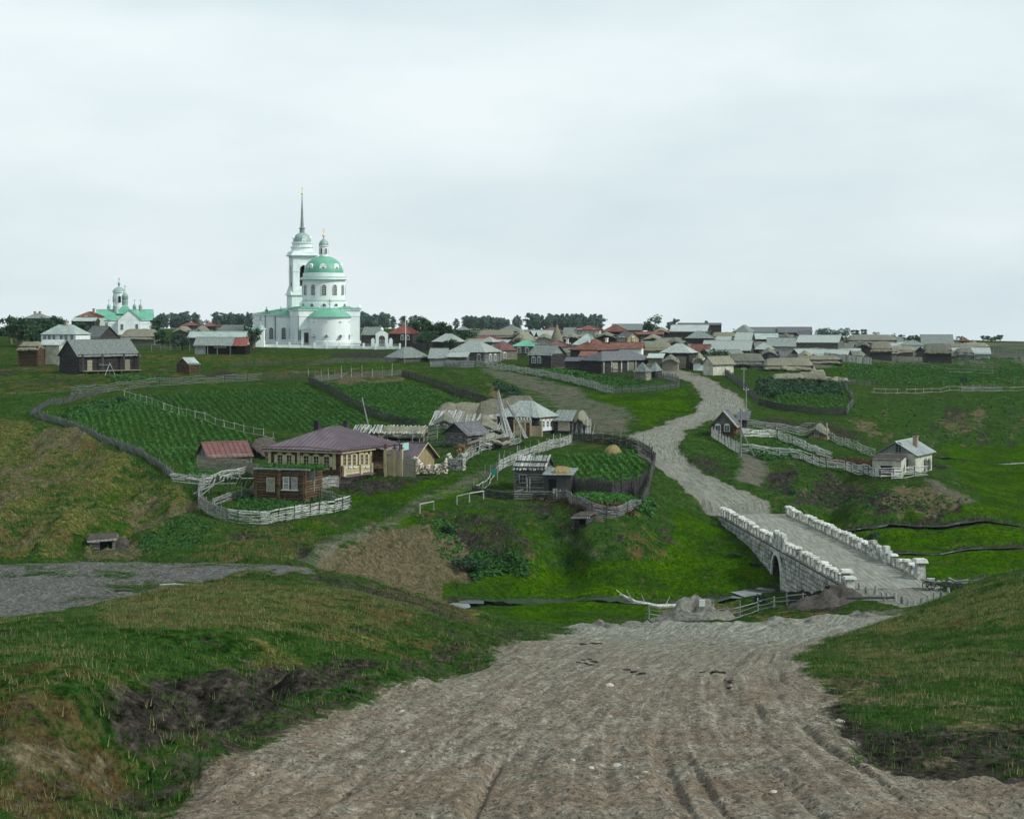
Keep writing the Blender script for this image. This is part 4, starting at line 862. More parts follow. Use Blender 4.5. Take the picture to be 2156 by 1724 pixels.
def tree_proto(kind, seed, leaf, bark, n):
    """unit tree (height 1): crown mesh and trunk mesh with limbs"""
    r = np.random.RandomState(seed); C = []; R = []; mb = MB()
    if kind == 'tall':
        top = .98; mb.path([(0, 0, -.03), (.01, 0, .3), (0, .01, .62), (.0, 0, .9)], [.022, .018, .012, .004], 6)
        for i in range(18):
            z = .13+.82*i/17; w = .21*(1-((z-.52)/.62)**2)*(.75+.5*r.rand())+.014; a = r.rand()*6.3; q = w*r.rand()*1.1
            C.append((math.cos(a)*q, math.sin(a)*q, z)); R.append((w*.75, w*.75, .075))
            if i % 2 == 0: mb.path([(0, 0, z-.08), (C[-1][0]*.7, C[-1][1]*.7, z)], [.007, .003], 4)
    elif kind == 'round':
        mb.path([(0, 0, -.03), (.02, .01, .16), (.0, 0, .4)], [.045, .035, .02], 6)
        for i in range(15):
            a = r.rand()*6.3; z = .30+.60*r.rand(); w = .34*math.sqrt(max(.05, 1-((z-.55)/.45)**2)); q = w*(.35+.65*r.rand())
            C.append((math.cos(a)*q, math.sin(a)*q, z)); s_ = .10+.08*r.rand(); R.append((s_, s_, s_*.8))
            if i % 2 == 0: mb.path([(0, 0, .2), (C[-1][0]*.5, C[-1][1]*.5, .2+(z-.2)*.6), (C[-1][0]*.9, C[-1][1]*.9, z)], [.018, .011, .004], 4)
    else:      # low bush
        for i in range(10):
            a = r.rand()*6.3; q = .42*math.sqrt(r.rand()); z = .22+.55*r.rand()*(1-q); C.append((math.cos(a)*q, math.sin(a)*q, z)); s_ = .15+.12*r.rand(); R.append((s_, s_, s_*.9))
            mb.path([(0, 0, -.05), (C[-1][0]*.6, C[-1][1]*.6, z*.7), C[-1]], [.02, .012, .004], 4)
    v, f = leaf_cloud(C, R, n, {'tall': .036, 'round': .040, 'bush': .065}[kind], rng=r)
    return np_mesh('crown', v, f, leaf), mesh_of(mb, 'trunk', bark)
def tree(protos, loc, h, w, label, group, name='tree', cat='tree', rz=None):
    cr, tr = random.choice(protos); t = thing(name, label, cat, loc, random.random()*6.28 if rz is None else rz, group)
    link_mesh('crown', cr, t, None, None, (h*w, h*w, h)); link_mesh('trunk', tr, t, None, None, (h*w, h*w, h)); return t
# ------------------------------------------------------------------ white churches
def arch_window(parent, p, rz, w, h, mat='glass', bars=(2, 4), frame='trim_white', fd=.12):
    def outline(k): return [(-k, -h/2), (k, -h/2)]+[(k*math.cos(a), h/2-w/2+k*math.sin(a)) for a in [math.pi*i/8 for i in range(9)]]
    def fr():
        mb = MB(); o, i = outline(w/2+.14), outline(w/2)
        for a in range(len(o)):
            b = (a+1) % len(o); mb.add([(o[a][0], -fd, o[a][1]), (o[b][0], -fd, o[b][1]), (i[b][0], -fd, i[b][1]), (i[a][0], -fd, i[a][1]), (i[a][0], 0, i[a][1]), (i[b][0], 0, i[b][1]), (o[a][0], .02, o[a][1]), (o[b][0], .02, o[b][1])], [(0, 1, 2, 3), (3, 2, 5, 4), (1, 0, 6, 7)])
        for k in range(bars[0]): mb.box((-w/2+w*(k+1)/(bars[0]+1), -.05, -w*.1), (.06, .05, h*.98-w*.2))
        for k in range(bars[1]): mb.box((0, -.048, -h/2+h*(k+1)/(bars[1]+1)), (w, .046, .06))
        return mesh_of(mb, 'window_frame', frame)
    o = link_mesh('window', cached(('aw', w, h, frame, bars), fr), parent, p, (0, 0, rz))
    link_mesh('pane', cached(('awp', w, h, mat), lambda: mesh_of(MB().prism(outline(w/2), -.02, .03), 'pane', mat)), o)
    return o
def cross(parent, p, h, mat='gold', r=.05):
    mb = MB(); x, y, z = p; mb.rod((x, y, z), (x, y, z+h), r, r, 5); mb.rod((x-h*.28, y, z+h*.66), (x+h*.28, y, z+h*.66), r, r, 5); mb.rod((x-h*.16, y, z+h*.85), (x+h*.16, y, z+h*.85), r, r, 5); mb.rod((x-h*.16, y, z+h*.42), (x+h*.16, y, z+h*.36), r, r, 5)
    return mb.build('cross', mat, parent)
def ring(mb, c, r, z, h, out=.3, n=40):
    mb.lathe(c, [(r, z), (r+out, z+h*.35), (r+out, z+h*.8), (r, z+h)], n)

gz = hgrid((684-X0)/F*385, 385*KD)
ch = thing('church', 'large white church with green domes and a tall bell tower spire on the plateau', 'church', ((684-X0)/F*385, 385*KD, zat(722.7, 385)), math.radians(17))
mb = MB().box((0, 1.5, 4.3), (16.8, 15, 9.8)); mb.box((0, 1.5, 9.05), (17.3, 15.5, .3)).box((0, 1.5, 7.4), (17.0, 15.2, .22)); mb.box((0, 1.5, .35), (17.2, 15.4, .7))
body = mb.build('main_block', 'plaster_white', ch)
roof_on(type('q', (), {})(), ch, 'hip', 9.35, 10.9, .35, 'roof_green', True, x0=-8.4, x1=8.4, y0=-6, y1=9, board=.9)
mb = MB().lathe((0, 1.5, 0), [(6.35, 9.2), (6.35, 11.0), (6.0, 11.1), (5.75, 11.2), (5.75, 17.2)], 56); ring(mb, (0, 1.5, 0), 5.75, 16.9, .9, .75, 56); mb.lathe((0, 1.5, 0), [(5.6, 17.7), (5.6, 18.9), (5.45, 18.95), (5.0, 18.95)], 56); ring(mb, (0, 1.5, 0), 5.75, 11.1, .35, .3, 56)
drum = mb.build('drum', 'plaster_white', ch, smooth=False)
MB().lathe((0, 1.5, 0), [(6.5, 17.62), (5.65, 17.95)], 56).build('cornice_roof', 'roof_green', drum); MB().lathe((0, 1.5, 0), [(6.05, 11.42), (5.76, 11.62)], 56).build('cornice_roof', 'roof_green', drum)
MB().lathe((0, 1.5, 0), [(5.35, 18.9), (5.3, 19.5), (5.0, 20.6), (4.4, 21.7), (3.4, 22.65), (2.1, 23.3), (1.1, 23.5)], 56).build('dome', 'roof_green', ch, smooth=True)
for i in range(12):
    a = -math.pi/2+math.radians(-11)+i*math.pi/6
    arch_window(drum, (5.78*math.cos(a), 1.5+5.78*math.sin(a), 14.4), a+math.pi/2, 1.05, 2.7)
    arch_window(drum, (6.37*math.cos(a), 1.5+6.37*math.sin(a), 10.35), a+math.pi/2, .9, .6, bars=(1, 0))
for i in range(8):
    a = -math.pi/2+math.radians(-14)+i*math.pi/4; c, s = math.cos(a), math.sin(a)
    d = MB().box((0, .5, 0), (1.9, 1.6, 2.0)).lathe((0, 0, 0), [(1, 1), (1, 1)], 3).prism([(-.95, 1.0), (.95, 1.0), (.6, 1.45), (0, 1.6), (-.6, 1.45)], -.35, 1.3).build('dormer', 'plaster_white', ch, (4.75*c, 1.5+4.75*s, 19.9), a+math.pi/2)
    arch_window(d, (0, -.32, 0), 0, .8, 1.2, bars=(1, 1))
mb = MB().lathe((0, 1.5, 0), [(1.15, 23.4), (1.15, 26.2)], 20); ring(mb, (0, 1.5, 0), 1.15, 26.0, .4, .25, 20); lan = mb.build('lantern', 'plaster_white', ch)
for i in range(6):
    a = -math.pi/2+.3+i*math.pi/3; arch_window(lan, (1.16*math.cos(a), 1.5+1.16*math.sin(a), 24.9), a+math.pi/2, .45, 1.5, bars=(0, 0))
MB().lathe((0, 1.5, 0), [(1.35, 26.35), (1.3, 26.9), (1.05, 27.5), (.6, 27.95), (.2, 28.2), (.12, 28.7)], 20).build('lantern_cap', 'dome_grey', ch, smooth=True)
MB().lathe((0, 1.5, 0), [(.02, 28.65), (.38, 28.95), (.42, 29.1), (.3, 29.35), (.02, 29.5)], 12).build('ball', 'gold', ch, smooth=True); cross(ch, (0, 1.5, 29.4), 1.7)
# apse
mb = MB().lathe((0, -5.8, 0), [(5.75, -1.2), (5.75, .7), (5.55, .75), (5.55, 6.7), (5.85, 6.9), (5.85, 7.2)], 28, math.pi, 2*math.pi); aps = mb.build('apse', 'plaster_white', ch)
MB().lathe((0, -5.8, 0), [(6.1, 7.15), (5.3, 7.85), (3.9, 8.75), (2.2, 9.4), (0.02, 9.65)], 28, math.pi, 2*math.pi).build('apse_roof', 'roof_green', ch, smooth=True)
cross(ch, (0, -6, 9.6), 2.3, 'iron_dark', .06)
for a in (-150, -110, -70, -30):
    q = math.radians(a); p = (5.57*math.cos(q), -5.8+5.57*math.sin(q)); window(aps, (p[0], p[1], 2.2), q+math.pi/2, 1.0, 2.3, 'trim_white', None, (2, 4), False)
    MB().lathe((0, 0, 0), [(.42, 0), (.42, .12), (.28, .12)], 12).build('round_window', 'trim_white', aps).location = (p[0]*1.005, p[1], 5.9); o = aps.children[-1]; o.rotation_euler = (math.pi/2, 0, q+math.pi/2)
    o2 = MB().lathe((0, 0, .06), [(.3, 0), (.02, .01)], 12).build('pane', 'glass', o)
# refectory with its rounded chapel end, door porch, pipes
mb = MB().box((-3, 18.5, 3.6), (23, 19, 8.4)).box((-3, 18.5, 7.7), (23.6, 19.6, .3)).box((-3, 18.5, 6.3), (23.2, 19.2, .18)).box((-3, 18.5, .35), (23.3, 19.3, .7))
ref = mb.build('refectory', 'plaster_white', ch); roof_on(type('q', (), {})(), ch, 'hip', 8.0, 9.9, .3, 'roof_green', True, x0=-14.5, x1=8.5, y0=9, y1=28, board=.9)
mb = MB().lathe((-9.1, 9, 0), [(2.85, -1.2), (2.85, .7), (2.7, .75), (2.7, 7.0), (3.0, 7.2), (3.0, 7.5)], 20, math.pi, 2*math.pi); bow = mb.build('chapel_apse', 'plaster_white', ch)
MB().lathe((-9.1, 9, 0), [(3.15, 7.45), (2.6, 8.0), (1.6, 8.6), (.02, 9.0)], 20, math.pi, 2*math.pi).build('chapel_roof', 'roof_green', ch, smooth=True)
for a in (-110, -65): q = math.radians(a); arch_window(bow, (-9.1+2.72*math.cos(q), 9+2.72*math.sin(q), 2.6), q+math.pi/2, 1.05, 3.1)
arch_window(ref, (-13, 8.98, 2.6), 0, 1.0, 3.0)
for p in ((-14.6, 9.2), (-5.9, 9), (-8.5, -6.1), (8.5, -6.1), (-11.9, 8.9)): MB().rod((p[0], p[1], .2), (p[0], p[1], 7.6), .09, .09, 5).build('drainpipe', 'iron_dark', ch)
for x, y in ((-14.2, 9.3), (-10.2, 9.6), (-8, 9.6)): MB().lathe((x, y, 8.0), [(.45, 0), (.3, .5), (.5, .9), (.12, 1.3), (.1, 1.8), (.02, 2.0)], 8).build('finial', 'dome_grey', ch)
mb = MB().box((-6.5, -6.5, 1.9), (2.6, 1.0, 3.8)).prism([(-8, 3.8), (-5, 3.8), (-6.5, 4.6)], -7.2, -6); por = mb.build('porch', 'plaster_white', ch); MB().box((-6.5, -7.02, 1.5), (1.2, .06, 3.0)).build('door', 'wood_dark', por)
for x in (-7.9, -5.1): window(body, (x, -6.02, 2.3), 0, .6, 2.4, 'trim_white', None, (1, 4), False)
MB().box((8.3, -2, 8.6), (.9, 4, 1.6)).lathe((8.6, -4, 9.3), [(.5, 0), (.7, .5), (.2, .9), (.02, 1.1)], 10).build('side_gable', 'plaster_white', ch)
# bell tower
TY = 31; tw = MB().box((0, TY, 6.6), (7.4, 7.4, 13.2)).box((0, TY, 13.25), (8.2, 8.2, .4))
for s in (-1, 1):
    tw.prism([(-3.9, 13.4), (3.9, 13.4), (0, 15.6)], TY+s*3.6-.3, TY+s*3.6+.3)
    vs = [(s*3.6-.3, TY-3.9, 13.4), (s*3.6-.3, TY+3.9, 13.4), (s*3.6-.3, TY, 15.6), (s*3.6+.3, TY-3.9, 13.4), (s*3.6+.3, TY+3.9, 13.4), (s*3.6+.3, TY, 15.6)]; tw.add(vs, [(0, 2, 1), (3, 4, 5), (0, 1, 4, 3), (1, 2, 5, 4), (2, 0, 3, 5)])
tower = tw.build('tower_base', 'plaster_white', ch)
roof_on(type('q', (), {})(), ch, 'gx', 13.5, 15.5, .1, 'dome_grey', True, gable='plaster_white', x0=-3.6, x1=3.6, y0=TY-3.4, y1=TY+3.4, board=.8)
bt = MB()
for sx in (-1, 1):
    for sy in (-1, 1): bt.box((sx*2.25, TY+sy*2.25, 18.9), (1.9, 1.9, 10.2))
bt.box((0, TY, 14.6), (6.2, 6.2, 2.0)).box((0, TY, 23.0), (6.2, 6.2, 2.2))
for z, w_, h_ in ((19.9, 6.7, .28), (24.15, 7.3, .3), (24.4, 8.0, .25)): bt.box((0, TY, z), (w_ if z > 20 else 6.45, w_ if z > 20 else 6.45, h_)) if z > 20 else None
for sx in (-1, 1):
    for sy in (-1, 1): bt.box((sx*2.25, TY+sy*2.25, 19.9), (2.1, 2.1, .3))
bt.box((0, TY, 24.85), (7.2, 7.2, .7)).box((0, TY, 25.35), (6.5, 6.5, .4)); belf = bt.build('belfry', 'plaster_white', ch)
for k in range(4):
    q = k*math.pi/2; c, s = math.cos(q), math.sin(q)
    o = MB().prism([(-1.35, 21.9), (-1.35, 20.3)]+[(-1.3*math.cos(a), 20.3+1.3*math.sin(a)) for a in [math.pi*i/8 for i in range(9)]]+[(1.35, 20.3), (1.35, 21.9)], -.25, .25).build('arch', 'plaster_white', belf, (3.0*s, TY-3.0*c, 0), q)
    MB().box((0, 0, 16.2), (2.5, .1, 1.0)).build('railing', 'iron_dark', belf, (2.9*s, TY-2.9*c, 0), q)
MB().box((0, TY, 18.9), (2.4, 2.4, 6.4)).build('belfry_shade_block', 'painted_shade', belf)  # solid block, its near-black colour paints the shade between the belfry piers
MB().lathe((0, TY-1.9, 18.2), [(.75, 0), (.6, .3), (.45, .9), (.1, 1.2)], 12).build('bell', 'iron_dark', belf)
mb = MB().lathe((0, TY, 0), [(3.05, 25.5), (3.05, 26.7)], 36); ring(mb, (0, TY, 0), 3.0, 26.5, .4, .35, 36); mb.lathe((0, TY, 0), [(2.8, 26.9), (2.8, 27.8)], 36); ring(mb, (0, TY, 0), 2.75, 27.7, .4, .35, 36); mb.build('tower_drum', 'plaster_white', ch)
MB().lathe((0, TY, 0), [(2.6, 28.05), (2.55, 28.7), (2.2, 29.7), (1.6, 30.4), (.75, 30.8)], 36).build('tower_dome', 'dome_grey', ch, smooth=True)
for k in range(4):
    a = k*math.pi/2-math.pi/2; MB().box((0, .3, 0), (1.1, 1.0, 1.1)).prism([(-.65, .55), (.65, .55), (0, 1.0)], -.3, .8).build('tower_dormer', 'plaster_white', ch, (2.35*math.cos(a), TY+2.35*math.sin(a), 28.8), a+math.pi/2)
mb = MB().lathe((0, TY, 0), [(.75, 30.7), (.72, 32.0)], 12); ring(mb, (0, TY, 0), .72, 31.9, .35, .25, 12); mb.build('spire_base', 'spire_metal', ch)
MB().lathe((0, TY, 0), [(.55, 32.2), (.5, 32.6), (.10, 41.6)], 10).build('spire', 'spire_metal', ch); MB().lathe((0, TY, 41.5), [(.02, 0), (.32, .3), (.32, .5), (.02, .8)], 10).build('ball', 'gold', ch, smooth=True); cross(ch, (0, TY, 42.2), 1.6)

# churchyard wall with its gate
def yard_wall(label, pts, h=1.1, post=1.35, dmin=300, step=3.2):
    S = resample([ground(x, y, D) for x, y, D in pts], step); t = thing('wall', label, 'wall', S[0]); o = S[0]
    for a, b in zip(S, S[1:]):
        d = b-a; m_ = (a+b)/2-o; link_mesh('wall_panel', unit_box('plaster_white', 'wall_panel'), t, (m_.x, m_.y, m_.z+h*.3), (0, 0, math.atan2(d.y, d.x)), (d.length*1.0, .35, h*.7))
        mb = MB()
        for k in range(9): p = a.lerp(b, (k+.5)/9)-o; mb.rod(p+Vector((0, 0, h*.6)), p+Vector((0, 0, post)), .035, .035, 4)
        mb.rod(a-o+Vector((0, 0, post-.15)), b-o+Vector((0, 0, post-.15)), .04, .04, 4); mb.build('railing', 'trim_white', t)
    for p in S: link_mesh('pillar', unit_box('plaster_white', 'pillar'), t, (p.x-o.x, p.y-o.y, p.z-o.z+post*.5), None, (.5, .5, post+.3))
yard_wall('low white churchyard wall with railings running in front of the big church', [(556, 728, 372), (640, 728, 372), (760, 729, 370), (842, 730, 368)])
g = ground(804, 722, 374); gt = thing('church_gate', 'ornate white stone gateway in the churchyard wall right of the church', 'gate', g); gt.scale = (.56, .56, .6)
mb = MB()
for s in (-1, 1): mb.box((s*2.2, 0, 2.3), (1.4, 1.1, 4.8)).box((s*4.2, 0, 1.8), (1.6, .8, 3.8)).prism([(s*4.2-.9, 3.7), (s*4.2+.9, 3.7), (s*4.2, 4.6)], -.4, .4)
mb.prism([(-2.9, 6.4), (-2.9, 4.2), (-1.5, 4.2)]+[(-1.5*math.cos(a), 4.2+1.4*math.sin(a)) for a in [math.pi*i/8 for i in range(1, 8)]]+[(1.5, 4.2), (2.9, 4.2), (2.9, 6.4), (1.6, 7.1), (0, 7.9), (-1.6, 7.1)], -.5, .5).build('arch', 'plaster_white', gt)
MB().box((-.75, .1, 1.9), (1.3, .08, 4)).build('gate_leaf', 'wood_grey', gt); MB().box((.75, .1, 1.9), (1.3, .08, 4)).build('gate_leaf', 'wood_grey', gt)
MB().lathe((0, 0, 7.8), [(.7, 0), (.8, .4), (.5, .9), (.1, 1.3), (.02, 1.8)], 12).build('cupola', 'plaster_white', gt)
g = ground(548, 726, 371); lt = thing('corner_tower', 'small white pillar turret at the left end of the churchyard wall', 'turret', g)
MB().box((0, 0, 2.2), (2.2, 2.2, 4.6)).box((0, 0, 4.6), (2.6, 2.6, .3)).build('shaft', 'plaster_white', lt); MB().lathe((0, 0, 4.7), [(1.3, 0), (1.0, .7), (.3, 1.2), (.05, 2.0)], 14).build('cap', 'dome_grey', lt, smooth=True); cross(lt, (0, 0, 6.6), 1.2, 'iron_dark')

# small church on the left
D2 = 470; P = Plot(36.07+1190/5.6, D2, 12, 36.07+935/5.6, None, R=16); c0 = ((36.07+1262/5.6-X0)/F*D2, D2*KD); g0 = hgrid(*c0)
sc = thing('small_church', 'small white church with green roofs and onion cupolas at the far left', 'church', (c0[0], c0[1], g0-.3), math.radians(8))
k = D2/3000/5.6; zz = lambda y: zat(541.1+y/5.6, D2)-g0+.3; ze = zz(738); zr = zz(622)
mb = MB().box((0, 6, ze/2), (18.2, 9, ze)).box((1.8, 4, ze/2), (7.4, 13.4, ze)).box((0, 6, ze-.2), (18.6, 9.4, .3)).box((0, 6, ze-1.3), (18.4, 9.2, .15)); b1 = mb.build('nave', 'plaster_white', sc)
fake = type('q', (), {})()
roof_on(fake, sc, 'gx', ze, zr, .3, 'roof_green', True, gable='plaster_white', x0=-9.1, x1=9.1, y0=1.5, y1=10.5, board=.8)
roof_on(fake, sc, 'gy', ze, zr, .3, 'roof_green', True, gable='plaster_white', x0=-1.9, x1=5.5, y0=-2.7, y1=10.7, board=.8)
MB().lathe((0, 6, 0), [(4.0, zr-1.4), (1.2, zz(575))], 4, math.pi/4, math.pi/4+2*math.pi).build('pyramid_roof', 'roof_green', sc)
def cupola(x, y, z, r, h, oh, name='cupola'):
    mb = MB().lathe((x, y, 0), [(r, z), (r, z+h*.5), (r*1.15, z+h*.52), (r*1.15, z+h*.56), (r, z+h*.58), (r, z+h)], 10); ring(mb, (x, y, 0), r, z+h-.1, .25, r*.18, 10); o = mb.build(name, 'dome_grey', sc)
    MB().lathe((x, y, z+h), [(r*.9, 0), (r*1.12, oh*.22), (r*1.05, oh*.45), (r*.55, oh*.72), (r*.15, oh*.92), (.04, oh*1.15)], 12).build('onion_dome', 'dome_grey', o, smooth=True); cross(o, (x, y, z+h+oh*1.1), oh*.8, 'iron_dark', .04)
cupola(0, 6, zz(572), 1.0, (572-490)*k, (490-405)*k)
for x, y in ((-5.3, 2), (-3.2, -2), (3.1, 2), (5.1, 0)): cupola(x, 6+y*.5, zr-.9, .55, 1.5, 1.5)
mb = MB().lathe((-2.3, 15, 0), [(2.1, 0), (2.1, zz(592)), (2.2, zz(590)), (1.95, zz(586)), (1.95, zz(415))], 24); ring(mb, (-2.3, 15, 0), 1.95, zz(418), .4, .3, 24); bt2 = mb.build('bell_tower', 'plaster_white', sc)
for i in range(4): a = -math.pi/2+.12+i*math.pi/2; arch_window(bt2, (-2.3+1.97*math.cos(a), 15+1.97*math.sin(a), zz(497)), a+math.pi/2, .9, 2.1, 'painted_shade', (0, 0))  # near-black panes paint the shade in the bell openings
MB().lathe((-2.3, 15, 0), [(2.25, zz(408)), (2.1, zz(395)), (1.6, zz(372)), (.8, zz(355)), (.25, zz(348)), (.25, zz(330))], 24).build('tower_dome', 'dome_grey', bt2, smooth=True)
MB().lathe((-2.3, 15, zz(330)), [(.25, 0), (.45, .3), (.45, .7), (.1, 1.3), (.03, 1.7)], 12).build('onion_dome', 'dome_grey', bt2, smooth=True); cross(bt2, (-2.3, 15, zz(285)), 1.2, 'iron_dark', .05)
for x in (-.6, 4.2): window(b1, (x, -2.72, zz(822)), 0, .8, 1.7, 'trim_white', None, (1, 3), False)
window(b1, (-5.8, 1.48, zz(800)), 0, .8, 1.4, 'trim_white', None, (1, 3), False)
for x, z_ in ((-2.1, 640), (4.4, 645)): MB().box((x, -.4, zz(z_)), (.5, .5, 1.2)).build('chimney', 'chimney_white', sc)

# ------------------------------------------------------------------ stone bridge with its causeway
simple_mat('road_dirt', (.11, .118, .10), (.25, .262, .23), 1.0, (3.2, .22, 1), var=0, bmp=.9, bdist=.12, c3=(.15, .155, .135))
a, b = BR_L[1], BR_L[0]; ang = math.atan2(b.y-a.y, b.x-a.x); LB = math.hypot(b.x-a.x, b.y-a.y)
br = thing('stone_bridge', 'pale stone road bridge with pillared parapets and one dark arch', 'bridge', (a.x, a.y, 0), ang)
def brl(X, Y): c, s = math.cos(ang), math.sin(ang); return ((X-a.x)*c+(Y-a.y)*s, -(X-a.x)*s+(Y-a.y)*c)
def bgz(s, n=0.0): c, q = math.cos(ang), math.sin(ang); return hgrid(a.x+s*c-n*q, a.y+s*q+n*c)
WB = -9.0     # the deck lies to local -y
s_ar = brl((1641-X0)/F*151, 151*KD)[0]; zb = bgz(s_ar)-.6; aw, ah = 2.4, 3.15
n = 40; vs = []; fs = []
for i in range(n+1):
    for j in range(13):
        s = -1.5+(LB+3)*i/n; q = WB*j/12; vs.append((s, q, .03+.10*math.sin(q*1.9+1)*.3+.05*float(fbm(np.array(s*.4), np.array(q*1.2), 2))))
fs = [(i*13+j, (i+1)*13+j, (i+1)*13+j+1, i*13+j+1) for i in range(n) for j in range(12)]
MB().add(vs, [tuple(reversed(f)) for f in fs]).build('deck', 'road_dirt', br, smooth=True)
out_ = [(-1, -5), (s_ar-aw, -5), (s_ar-aw, zb+.7)]+[(s_ar-aw*math.cos(q), zb+.7+(ah-.7)*math.sin(q)) for q in [math.pi*i/14 for i in range(1, 14)]]+[(s_ar+aw, zb+.7), (s_ar+aw, -5), (LB, -5), (LB, .05), (-1, .05)]
MB().prism(out_, -.5, -.02).build('wall_core', 'mortar', br); MB().box((LB/2, WB+.3, -2.4), (LB+1, .5, 4.9)).build('wall_core', 'mortar', br)
tn = MB(); prof = [(s_ar-aw, zb-1)]+[(s_ar-aw*math.cos(q), zb+.7+(ah-.7)*math.sin(q)) for q in [math.pi*i/14 for i in range(0, 15)]]+[(s_ar+aw, zb-1)]
tn.add([(x, -.03, z) for x, z in prof]+[(x, WB+.6, z) for x, z in prof], [(i, i+1, len(prof)+i+1, len(prof)+i) for i in range(len(prof)-1)]).build('tunnel', 'mortar', br)
MB().box((s_ar, -5, zb+.05), (2*aw, 9, .1)).build('stream_bed', 'water', br)
def arc_(k_): return [(s_ar-k_, zb-.5), (s_ar-k_, zb+.7)]+[(s_ar-k_*math.cos(q), zb+.7+(ah-.7+k_-aw)*math.sin(q)) for q in [math.pi*i/16 for i in range(1, 16)]]+[(s_ar+k_, zb+.7), (s_ar+k_, zb-.5)]
A_, B_ = arc_(aw), arc_(aw+.42)
for i in range(0, len(A_)-1):       # dressed stones round the arch
    q = [A_[i], A_[i+1], B_[i+1], B_[i]]; c_ = (sum(p[0] for p in q)/4, sum(p[1] for p in q)/4); q = [(c_[0]+(p[0]-c_[0])*.97, c_[1]+(p[1]-c_[1])*.95) for p in q]
    MB().hexa([(q[0][0], -.3, q[0][1]), (q[1][0], -.3, q[1][1]), (q[2][0], -.3, q[2][1]), (q[3][0], -.3, q[3][1])], [(q[0][0], .17, q[0][1]), (q[1][0], .17, q[1][1]), (q[2][0], .17, q[2][1]), (q[3][0], .17, q[3][1])]).build('voussoir', 'stone_cap', br)
cz = -.05; row = 0; count = 0
while cz > -4.6:
    hh = random.uniform(.40, .52); x = -1+random.uniform(-.6, 0)
    while x < LB:
        w_ = random.uniform(.8, 1.5); m_ = x+w_/2; zc = cz-hh/2
        inarch = abs(m_-s_ar) < aw+.35+w_*.3 and zc < zb+ah+.3
        if not inarch and zc+hh/2 > bgz(m_, .4)-.1:
            link_mesh('stone', unit_box('stone_white', 'stone'), br, (m_, .02+random.uniform(-.03, .05), zc), (0, random.uniform(-.015, .015), 0), (w_-.11, .22, hh-.10)); count += 1
        x += w_
    cz -= hh; row += 1
def pillar_mesh():
    mb = MB(); mb.hexa([(-.36, -.26, -.3), (.36, -.26, -.3), (.36, .26, -.3), (-.36, .26, -.3)], [(-.29, -.22, 1.0), (.31, -.22, 1.0), (.29, .22, 1.0), (-.31, .22, 1.0)]); return mesh_of(mb, 'pillar', 'stone_white')
pm_ = pillar_mesh(); cp_ = mesh_of(MB().hexa([(-.42, -.38, 0), (.42, -.38, 0), (.42, .38, 0), (-.42, .38, 0)], [(-.36, -.32, .2), (.36, -.32, .2), (.36, .32, .2), (-.36, .32, .2)]), 'capstone', 'stone_cap')
def parapet(s0, s1, off, step, skip=()):
    s = s0; k = 0
    while s < s1:
        if not any(p <= s <= q for p, q in skip):
            sc_ = random.uniform(.9, 1.12); o = link_mesh('pillar', pm_, br, (s, off, .02), (random.uniform(-.03, .03), random.uniform(-.03, .03), random.uniform(-.1, .1)), (sc_, 1, random.uniform(.9, 1.08)*(1 if s > 8 else .95)))
            if random.random() < .93: link_mesh('capstone', cp_, o, (0, 0, 1.0), (0, 0, random.uniform(-.15, .15)))
            if s+step < s1:
                link_mesh('stone', unit_box('stone_white', 'stone'), br, (s+step/2, off, .08), None, (step-.62, .4, .34))
                if random.random() < .25: link_mesh('stone', unit_box('stone_white', 'stone'), br, (s+step/2, off, random.uniform(.78, .84)), (0, random.uniform(-.04, .04), 0), (step-.5, .3, .18))
        s += step*random.uniform(.94, 1.06); k += 1
parapet(.4, LB-.2, -.35, 1.75, [(s_ar-3.2, s_ar+2.4)])
oR = brl(BR_R[1].x, BR_R[1].y); sR0 = oR[0]; parapet(sR0+.3, LB, WB+.35, 1.75, [(17, 23.5)])
# raised blocks above the arch and a broken heap on the far side
for side, s0, s1 in ((-.3, s_ar-3.2, s_ar+2.4), (WB+.35, 17, 23.5)):
    x = s0
    while x < s1:
        w_ = random.uniform(.6, 1.0); top = random.uniform(1.2, 1.75) if side > -1 else random.uniform(1.0, 1.7); z = 0
        while z < top: h_ = random.uniform(.3, .5); link_mesh('stone', unit_box(random.choice(('stone_white', 'stone_cap')), 'stone'), br, (x+w_/2, side+random.uniform(-.06, .06), z+h_/2), (random.uniform(-.04, .04), random.uniform(-.05, .05), random.uniform(-.1, .1)), (w_-.08, .5, h_-.03)); z += h_
        x += w_
for s in (.0, -1.4): o = link_mesh('pillar', pm_, br, (s, -.3, -.1), None, (1.5, 1.5, 1.45-abs(s)*.3)); link_mesh('capstone', cp_, o, (0, 0, 1.0))
o = link_mesh('pillar', pm_, br, (sR0-1.2, WB+.4, 0), None, (1.9, 1.6, 1.6)); link_mesh('capstone', cp_, o, (0, 0, 1.0))
print('bridge stones', count, 'LB', LB, 'arch at', s_ar)
